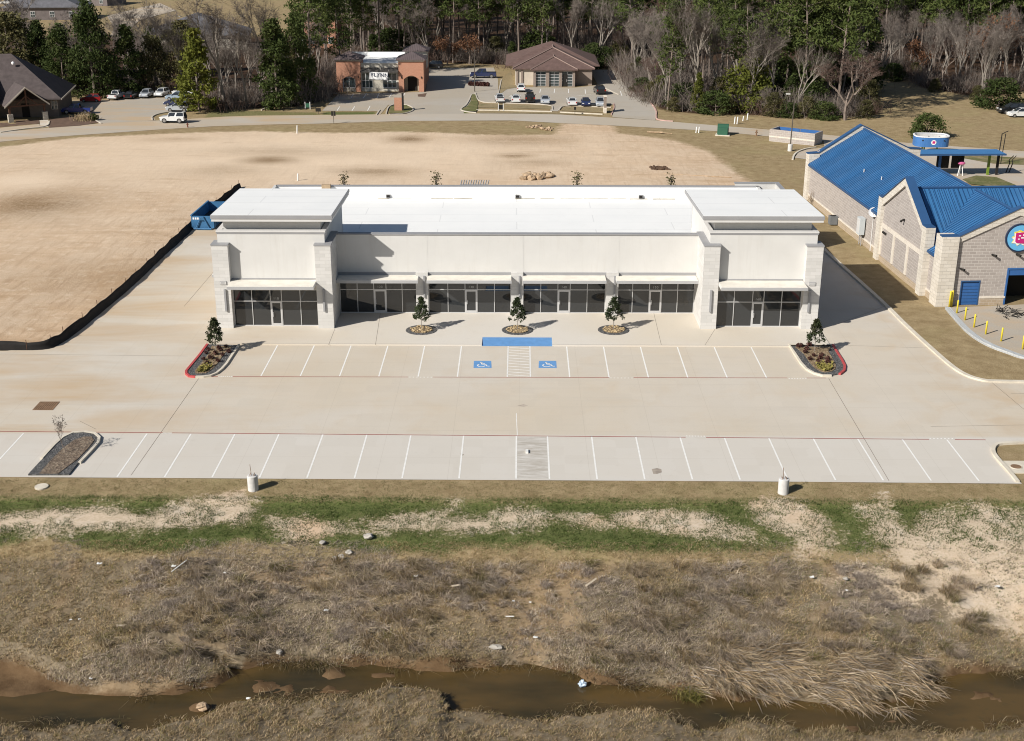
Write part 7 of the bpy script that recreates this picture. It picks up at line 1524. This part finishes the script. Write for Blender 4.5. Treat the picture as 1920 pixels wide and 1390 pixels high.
# the far wood, which reads as one mass
def far_wood():
    rg = np.random.default_rng(99); tv = []; tf = []; cv = []; cf = []; nt_ = nc_ = 0
    def arr(me):
        v = np.empty(len(me.vertices)*3, np.float32); me.vertices.foreach_get('co', v); f = [tuple(p.vertices) for p in me.polygons if len(p.vertices) == 4]; return v.reshape(-1, 3), np.array(f, np.int32)
    src = [tuple(arr(m_) for m_ in PROTO[k][1]) for k in ('pine0', 'pine1', 'pine2')]
    n = 0
    while n < 130:
        x, y = rg.uniform(-58, 200), rg.uniform(312, 385)
        if x > 70: y -= 25
        (a, fa), (b, fb) = src[n % 3]; an = rg.random()*6.28; s_ = rg.uniform(0.85, 1.1); Rm = np.array([[math.cos(an), -math.sin(an), 0], [math.sin(an), math.cos(an), 0], [0, 0, 1]])*s_
        a2 = a@Rm.T+np.array([x, y, 0]); b2 = b@Rm.T+np.array([x, y, 0]); tv.append(a2); tf.append(fa+nt_); nt_ += len(a2); cv.append(b2); cf.append(fb+nc_); nc_ += len(b2); n += 1
    V = np.concatenate(tv+cv); F = np.concatenate(tf+[f+nt_ for f in cf]); me = np_mesh('far_wood', V, F, [M['bark'], M['pine_leaf']]); mi = np.zeros(len(F), np.int32); mi[sum(len(f) for f in tf):] = 1; me.polygons.foreach_set('material_index', mi)
    o = link('far_wood', me); tag(o, 'far pine wood closing the view beyond the offices', 'wood'); o['kind'] = 'stuff'
far_wood()
# young magnolias by the shops
def magnolia(seed):
    rg = np.random.default_rng(seed); mb = MB(); mb.tube((0,0,-0.1),(0.02,0.01,2.4),0.03,0.010,7,False); C = []
    for k in range(105):
        t = rg.random()**1.05; r = 0.72*(1-t)**0.75*(0.35+0.7*rg.random()**0.5)+0.03; a = rg.random()*6.28; c = (r*math.cos(a), r*math.sin(a), 0.95+1.85*t); C.append(c)
        if k % 2 == 0: mb.tube((0,0,c[2]-0.25), c, 0.012, 0.005, 4, False)
    P = np.repeat(np.array(C), 12, 0)+rg.normal(size=(1260, 3))*np.array([0.075, 0.075, 0.07]); V, F = quads_at(P, 0.10, seed, 0.45, (0, 0, 0.4)); return mb.mesh('trunk', M['pale_bark']), np_mesh('crown', V, F, M['mag_leaf'])
for i, (x, y, z, h, nm) in enumerate(((rings[0][0], rings[0][1], BZ+0.05, 1.0, 'young magnolia in the left of three round beds'), (rings[1][0], rings[1][1], BZ+0.05, 0.99, 'young magnolia in the middle of three round beds'), (rings[2][0], rings[2][1], BZ+0.05, 1.03, 'young magnolia in the right of three round beds'), (*G(405, 660, 0.13), 0.1, 1.02, 'young magnolia in the left red-kerbed island'), (*G(1527, 659, 0.13), 0.1, 0.98, 'young magnolia in the right red-kerbed island'))):
    tm, cm = magnolia(60+i); t = thing('magnolia_tree', nm, 'tree', (x, y, z), i*1.3, 'young magnolias by the shops'); t.scale = (h*1.02, h*1.02, h); link('trunk', tm, t); link('crown', cm, t)
tm, cm = bare_meshes(71, 2.5, 0.36, 4, 0.022, 'bark', 'twig', None, 0, 0.34, 2); x, y = G(121, 850, 0.1); t = thing('bare_sapling', 'bare leafless sapling in the long island at the near left', 'tree', (x, y, 0.1)); link('trunk', tm, t); link('crown', cm, t)
SAP = bushy_meshes(81, 7.2, 0.62, M['olive_leaf'], 420, 0.13, 0.3, 0.8)
for px, top, nm in ((643, 323, 'leftmost of four'), (818, 320, 'second from left of four'), (1083, 320, 'third from left of four'), (1259, 325, 'rightmost of four')):
    Y = 139.5; x, z = XY(px, top, Y); t = thing('young_tree', 'thin young tree showing above the rear parapet, %s' % nm, 'tree', (x, Y, 0), random.random()*6, 'young trees behind the shops'); t.scale = (1, 1, z/7.2); link('trunk', SAP[0], t); link('crown', SAP[1], t)
rgh = random.Random(12)
P = leaf_cloud(260, (0.55, 0.45, 0.42), 0, 8); P[:, 2] += 0.38; V, F = quads_at(P, 0.16, 9, 0.6); row_me = np_mesh('round_shrub', V, F, M['red_shrub'])
for k in range(6):
    x, y = G(882.5+k*6.4, 161+k*0.25); o = link('round_shrub', row_me, None, (x, y, 0), k); tag(o, 'round dark shrub in the row below the dark pickup, %s' % ('leftmost', 'second from left', 'third from left', 'fourth from left', 'fifth from left', 'rightmost')[k], 'shrub', 'round shrubs in a row')
bl = link('ornamental_grass', thicket_mesh(91, 1.4, 1.6, 260, mat('straw_grass', (0.38, 0.29, 0.17), 0.9, 0.2)), None, (*G(158, 226), 0)); tag(bl, 'tan ornamental grass clump at the left office kerb', 'grass clump')
P = leaf_cloud(320, (0.9, 0.7, 0.6), 0, 18); P[:, 2] += 0.5; V, F = quads_at(P, 0.16, 19, 0.6); o = link('shrub', np_mesh('shrub', V, F, M['ever_leaf']), None, (*G(176, 226), 0)); tag(o, 'dark green shrub right of the tan grass clump', 'shrub')

# ------------------------------------------------------------------ grass and weeds on the bank
def tint_mat(name, rough=0.9):
    s = NT(name); s.b.inputs['Roughness'].default_value = rough; s.b.inputs['Specular IOR Level'].default_value = 0.1
    a = s.n('ShaderNodeAttribute', attribute_name='tint'); s.l(a.outputs['Color'], s.b.inputs['Base Color'])
    tr = s.n('ShaderNodeBsdfTranslucent'); s.l(a.outputs['Color'], tr.inputs[0]); mx = s.n('ShaderNodeMixShader'); mx.inputs[0].default_value = 0.2
    s.l(s.b.outputs[0], mx.inputs[1]); s.l(tr.outputs[0], mx.inputs[2]); s.l(mx.outputs[0], s.out.inputs[0]); return s.m
M['blade'] = tint_mat('grass_blades')
def blades(X, Y, Z, H, W, lean, cols, seed, per, spread, curve=0.5):
    """per blades at each root; returns V, F, C"""
    rg = np.random.default_rng(seed); n = len(X)*per; k = np.repeat(np.arange(len(X)), per)
    a = rg.random(n)*2*PI; r = spread*np.sqrt(rg.random(n))*(H[k]*1.2); bx, by = X[k]+r*np.cos(a), Y[k]+r*np.sin(a); bz = Z[k]-0.03
    h = H[k]*(0.55+0.6*rg.random(n)); dx = np.cos(a)*0.6*rg.random(n)+lean[0]+rg.normal(size=n)*0.42; dy = np.sin(a)*0.6*rg.random(n)+lean[1]+rg.normal(size=n)*0.42
    wv = rg.random(n)*PI; ox, oy = np.cos(wv)*W*0.5, np.sin(wv)*W*0.5
    mx_, my_, mz = bx+dx*h*0.4, by+dy*h*0.4, bz+h*0.62; tx, ty, tz = bx+dx*h*(0.8+curve), by+dy*h*(0.8+curve), bz+h*(1.0-0.35*curve)
    V = np.stack([np.stack([bx-ox, by-oy, bz], 1), np.stack([bx+ox, by+oy, bz], 1), np.stack([mx_+ox*.8, my_+oy*.8, mz], 1), np.stack([mx_-ox*.8, my_-oy*.8, mz], 1), np.stack([tx, ty, tz], 1), np.stack([tx+ox*.2, ty+oy*.2, tz], 1)], 1).reshape(-1, 3)
    i = np.arange(n)*6; F = np.concatenate([np.stack([i, i+1, i+2, i+3], 1), np.stack([i+3, i+2, i+5, i+4], 1)])
    tc = rg.integers(0, len(cols), len(X))[k]; pick_ = rg.random(n) < 0.55; ci = np.where(pick_, tc, rg.integers(0, len(cols), n)); c = cols[ci]*(0.75+0.5*rg.random((n, 1)))*(0.70+0.6*fbm(X, Y, 1.6, 3, 90)[k])[:, None]; C = np.repeat(c, 6, 0); return V, F, C
def pick(n, x0, x1, y0, y1, cond, seed):
    rg = np.random.default_rng(seed); x = rg.uniform(x0, x1, n); y = rg.uniform(y0, y1, n); k = cond(x, y); return x[k], y[k]
def stuff(name, parts, label, cat):
    V = np.concatenate([p[0] for p in parts]); C = np.concatenate([p[2] for p in parts]); o_ = 0; Fs = []
    for p in parts: Fs.append(p[1]+o_); o_ += len(p[0])
    o = link(name, np_mesh(name, V, np.concatenate(Fs), M['blade'], colr=C)); tag(o, label, cat); o['kind'] = 'stuff'; return o
weedc = np.array([1.24, 1.25, 1.30])*np.array([(0.33,0.265,0.185),(0.41,0.34,0.245),(0.29,0.24,0.19),(0.47,0.39,0.275),(0.25,0.205,0.175),(0.35,0.30,0.23),(0.22,0.20,0.09)])
tanc = np.array([(0.44,0.34,0.205),(0.37,0.275,0.15),(0.52,0.42,0.27),(0.30,0.22,0.12),(0.24,0.21,0.09)])
grayc = 1.3*np.array([(0.34,0.295,0.26),(0.42,0.37,0.32),(0.27,0.235,0.215),(0.48,0.42,0.355)])
greenc = np.array([(0.06,0.10,0.022),(0.10,0.14,0.04),(0.16,0.175,0.065),(0.045,0.075,0.018)])
sodc = np.array([(0.22,0.18,0.085),(0.28,0.225,0.12),(0.15,0.145,0.055),(0.33,0.27,0.16)])
parts = []
def zed(x, y): return height(x, y)
fm = lambda x, y, s_, sd: fbm(x, y, s_, 3, sd)
x, y = pick(24000, -36, 40, 57.0, 67.4, lambda x, y: (y > creek(x)[0]+0.15) & (sdf(x, y, MUD) < 0.1) & (sdf(x, y, POOL) < -0.35) & (fm(x, y, 3.0, 61)*0.6+fm(x, y, 0.9, 60)*0.4 > 0.27+0.45*np.clip((x-13)/6, 0, 1)*np.clip((y-60.5)/2, 0, 1)), 1)
hh = 0.16+0.26*fm(x, y, 4.5, 62)*np.clip((67.8-y)/2.5, 0.25, 1); k = fm(x, y, 5.5, 63) > 0.5
parts.append(blades(x[k], y[k], zed(x[k], y[k]), hh[k]*0.80, 0.024, (0.25, -0.1), weedc, 2, 11, 0.9)); k = ~k
parts.append(blades(x[k], y[k], zed(x[k], y[k]), hh[k]*0.65, 0.024, (0.15, -0.15), tanc*1.15, 3, 10, 0.9))
x, y = pick(620, -30, 24, 59.8, 65.6, lambda x, y: (y > creek(x)[0]+0.8) & (fm(x, y, 4.0, 64) > 0.50+0.1*np.clip((x-12)/6, 0, 1)) & (np.abs(x-2) < 26*fm(x, y, 9.0, 65)+9), 4)
parts.append(blades(x, y, zed(x, y), 0.28+0.26*fm(x, y, 1.0, 66), 0.022, (0.12, -0.30), grayc*np.array([1.0, 0.96, 0.90]), 5, 75, 0.55, 0.9))
x, y = pick(520, -34, 26, 58.4, 65.6, lambda x, y: (y > creek(x)[0]+0.6) & (fm(x, y, 6.0, 84) > 0.40), 44); parts.append(blades(x, y, zed(x, y)+0.08, 0.46+0.3*fm(x, y, 1.0, 85), 0.024, (0.15, -0.25), np.concatenate([grayc*np.array([0.95, 0.88, 0.78]), tanc*0.9]), 45, 110, 0.42, 1.1))
x, y = pick(9000, 11, 42, 59.5, 67.6, lambda x, y: fm(x, y, 0.9, 82) > 0.42, 46); parts.append(blades(x, y, zed(x, y), 0.06+0.13*fm(x, y, 2.0, 83), 0.024, (0.1, -0.1), np.concatenate([weedc, weedc, greenc*1.6]), 47, 7, 1.3, 0.6))
stuff('dry_weeds', parts, 'dry brown weeds and grey tufts covering the bank above the creek', 'weeds')
parts = []
x, y = pick(9000, -34, 36, 50.0, 57.5, lambda x, y: (y < creek(x)[1]-0.05), 7)
parts.append(blades(x, y, zed(x, y), 0.09+0.24*fm(x, y, 2.0, 67)**1.5, 0.028, (0.3, 0.05), tanc*np.array([0.82,0.80,0.80]), 8, 12, 0.9, 0.5)); x, y = pick(5200, -34, 36, 52.0, 60.5, lambda x, y: (np.minimum(np.abs(y-creek(x)[0]-0.25), np.abs(y-creek(x)[1]+0.15)) < 0.42) & (fm(x, y, 1.6, 92) > 0.5) & (sdf(x, y, MUD) < -0.2), 93)
parts.append(blades(x, y, np.maximum(zed(x, y), WATER_Z), 0.25+0.35*fm(x, y, 1.5, 94), 0.024, (0.25, -0.55), np.concatenate([tanc*0.75, np.array([(0.12,0.085,0.05),(0.16,0.115,0.07)])]), 95, 12, 0.9, 0.9)); stuff('near_bank_grass', parts, 'matted tan grass on the near bank of the creek', 'grass')
parts = []
x, y = pick(24000, -40, 46, 65.2, 72.4, lambda x, y: zones(x, y)['zone_a'][:, 1] > 0.30+0.35*fm(x, y, 1.2, 68), 9)
parts.append(blades(x, y, zed(x, y), 0.09+0.08*fm(x, y, 2.0, 69), 0.026, (0.15, 0.05), greenc, 10, 7, 1.6, 0.6))
x, y = pick(9000, -40, 46, 71.3, 74.1, lambda x, y: fm(x, y, 1.0, 70) > 0.25, 11); parts.append(blades(x, y, zed(x, y), np.full(len(x), 0.085), 0.024, (0.1, 0.05), sodc, 12, 7, 1.8, 0.6))
stuff('green_grass', parts, 'short green and olive grass strip below the car park', 'grass')
# flattened reeds at the creek
RP = px_poly([(1275,1246),(1330,1238),(1420,1236),(1560,1246),(1700,1256),(1765,1280),(1740,1300),(1690,1335),(1600,1322),(1500,1312),(1400,1310),(1300,1292)], -3.8)
rg = np.random.default_rng(15); xs_ = [p[0] for p in RP]; ys_ = [p[1] for p in RP]
x, y = pick(17000, min(xs_), max(xs_), min(ys_), max(ys_), lambda x, y: inpoly(x+1.5*(fm(x, y, 1.5, 74)-0.5), y+1.5*(fm(x, y, 1.5, 75)-0.5), RP) & (fm(x, y, 1.1, 73) > 0.46), 16); n = len(x); z = np.maximum(zed(x, y), WATER_Z)+0.05+rg.random(n)**2*0.30
ang = -0.35+2.2*(fm(x, y, 1.8, 72)-0.5)*2+rg.normal(size=n)*0.55; L = 0.45+0.95*rg.random(n)**1.5; dx, dy, dz = np.cos(ang), np.sin(ang), rg.normal(size=n)*0.13+0.02; ox, oy = -np.sin(ang)*0.0095, np.cos(ang)*0.0095
p0 = np.stack([x, y, z], 1); d = np.stack([dx, dy, dz], 1)*L[:, None]; o3 = np.stack([ox, oy, rg.normal(size=n)*0.01], 1); bend = np.stack([np.zeros(n), np.zeros(n), -0.02-0.05*rg.random(n)], 1)
V = np.stack([p0-o3, p0+o3, p0+d*0.5+o3-bend*0.6, p0+d*0.5-o3-bend*0.6, p0+d+bend, p0+d+o3*0.3+bend], 1).reshape(-1, 3); i = np.arange(n)*6; F = np.concatenate([np.stack([i, i+1, i+2, i+3], 1), np.stack([i+3, i+2, i+5, i+4], 1)])
reedc = np.array([(0.44,0.34,0.22),(0.36,0.265,0.155),(0.50,0.41,0.29),(0.25,0.18,0.11),(0.36,0.31,0.26)]); C = np.repeat(reedc[rg.integers(0, 5, n)]*(0.7+0.5*rg.random((n, 1))), 6, 0)
stuff('flattened_reeds', [(V, F, C)], 'bed of flattened straw-coloured reeds lying across the creek', 'reeds')
x, y = G(1288, 1305, WATER_Z); rg = random.Random(5)
V, F, C = blades(np.array([x+rg.uniform(-.5,.5) for _ in range(14)]), np.array([y+rg.uniform(-.4,.4) for _ in range(14)]), np.full(14, WATER_Z), np.full(14, 0.55), 0.03, (0.1, -0.2), np.array([(0.16,0.16,0.04),(0.24,0.20,0.07)]), 6, 22, 0.5, 0.8); o = link('rush_clump', np_mesh('rush_clump', V, F, M['blade'], colr=C)); tag(o, 'yellow-green rush clump standing in the creek left of the reeds', 'rushes')
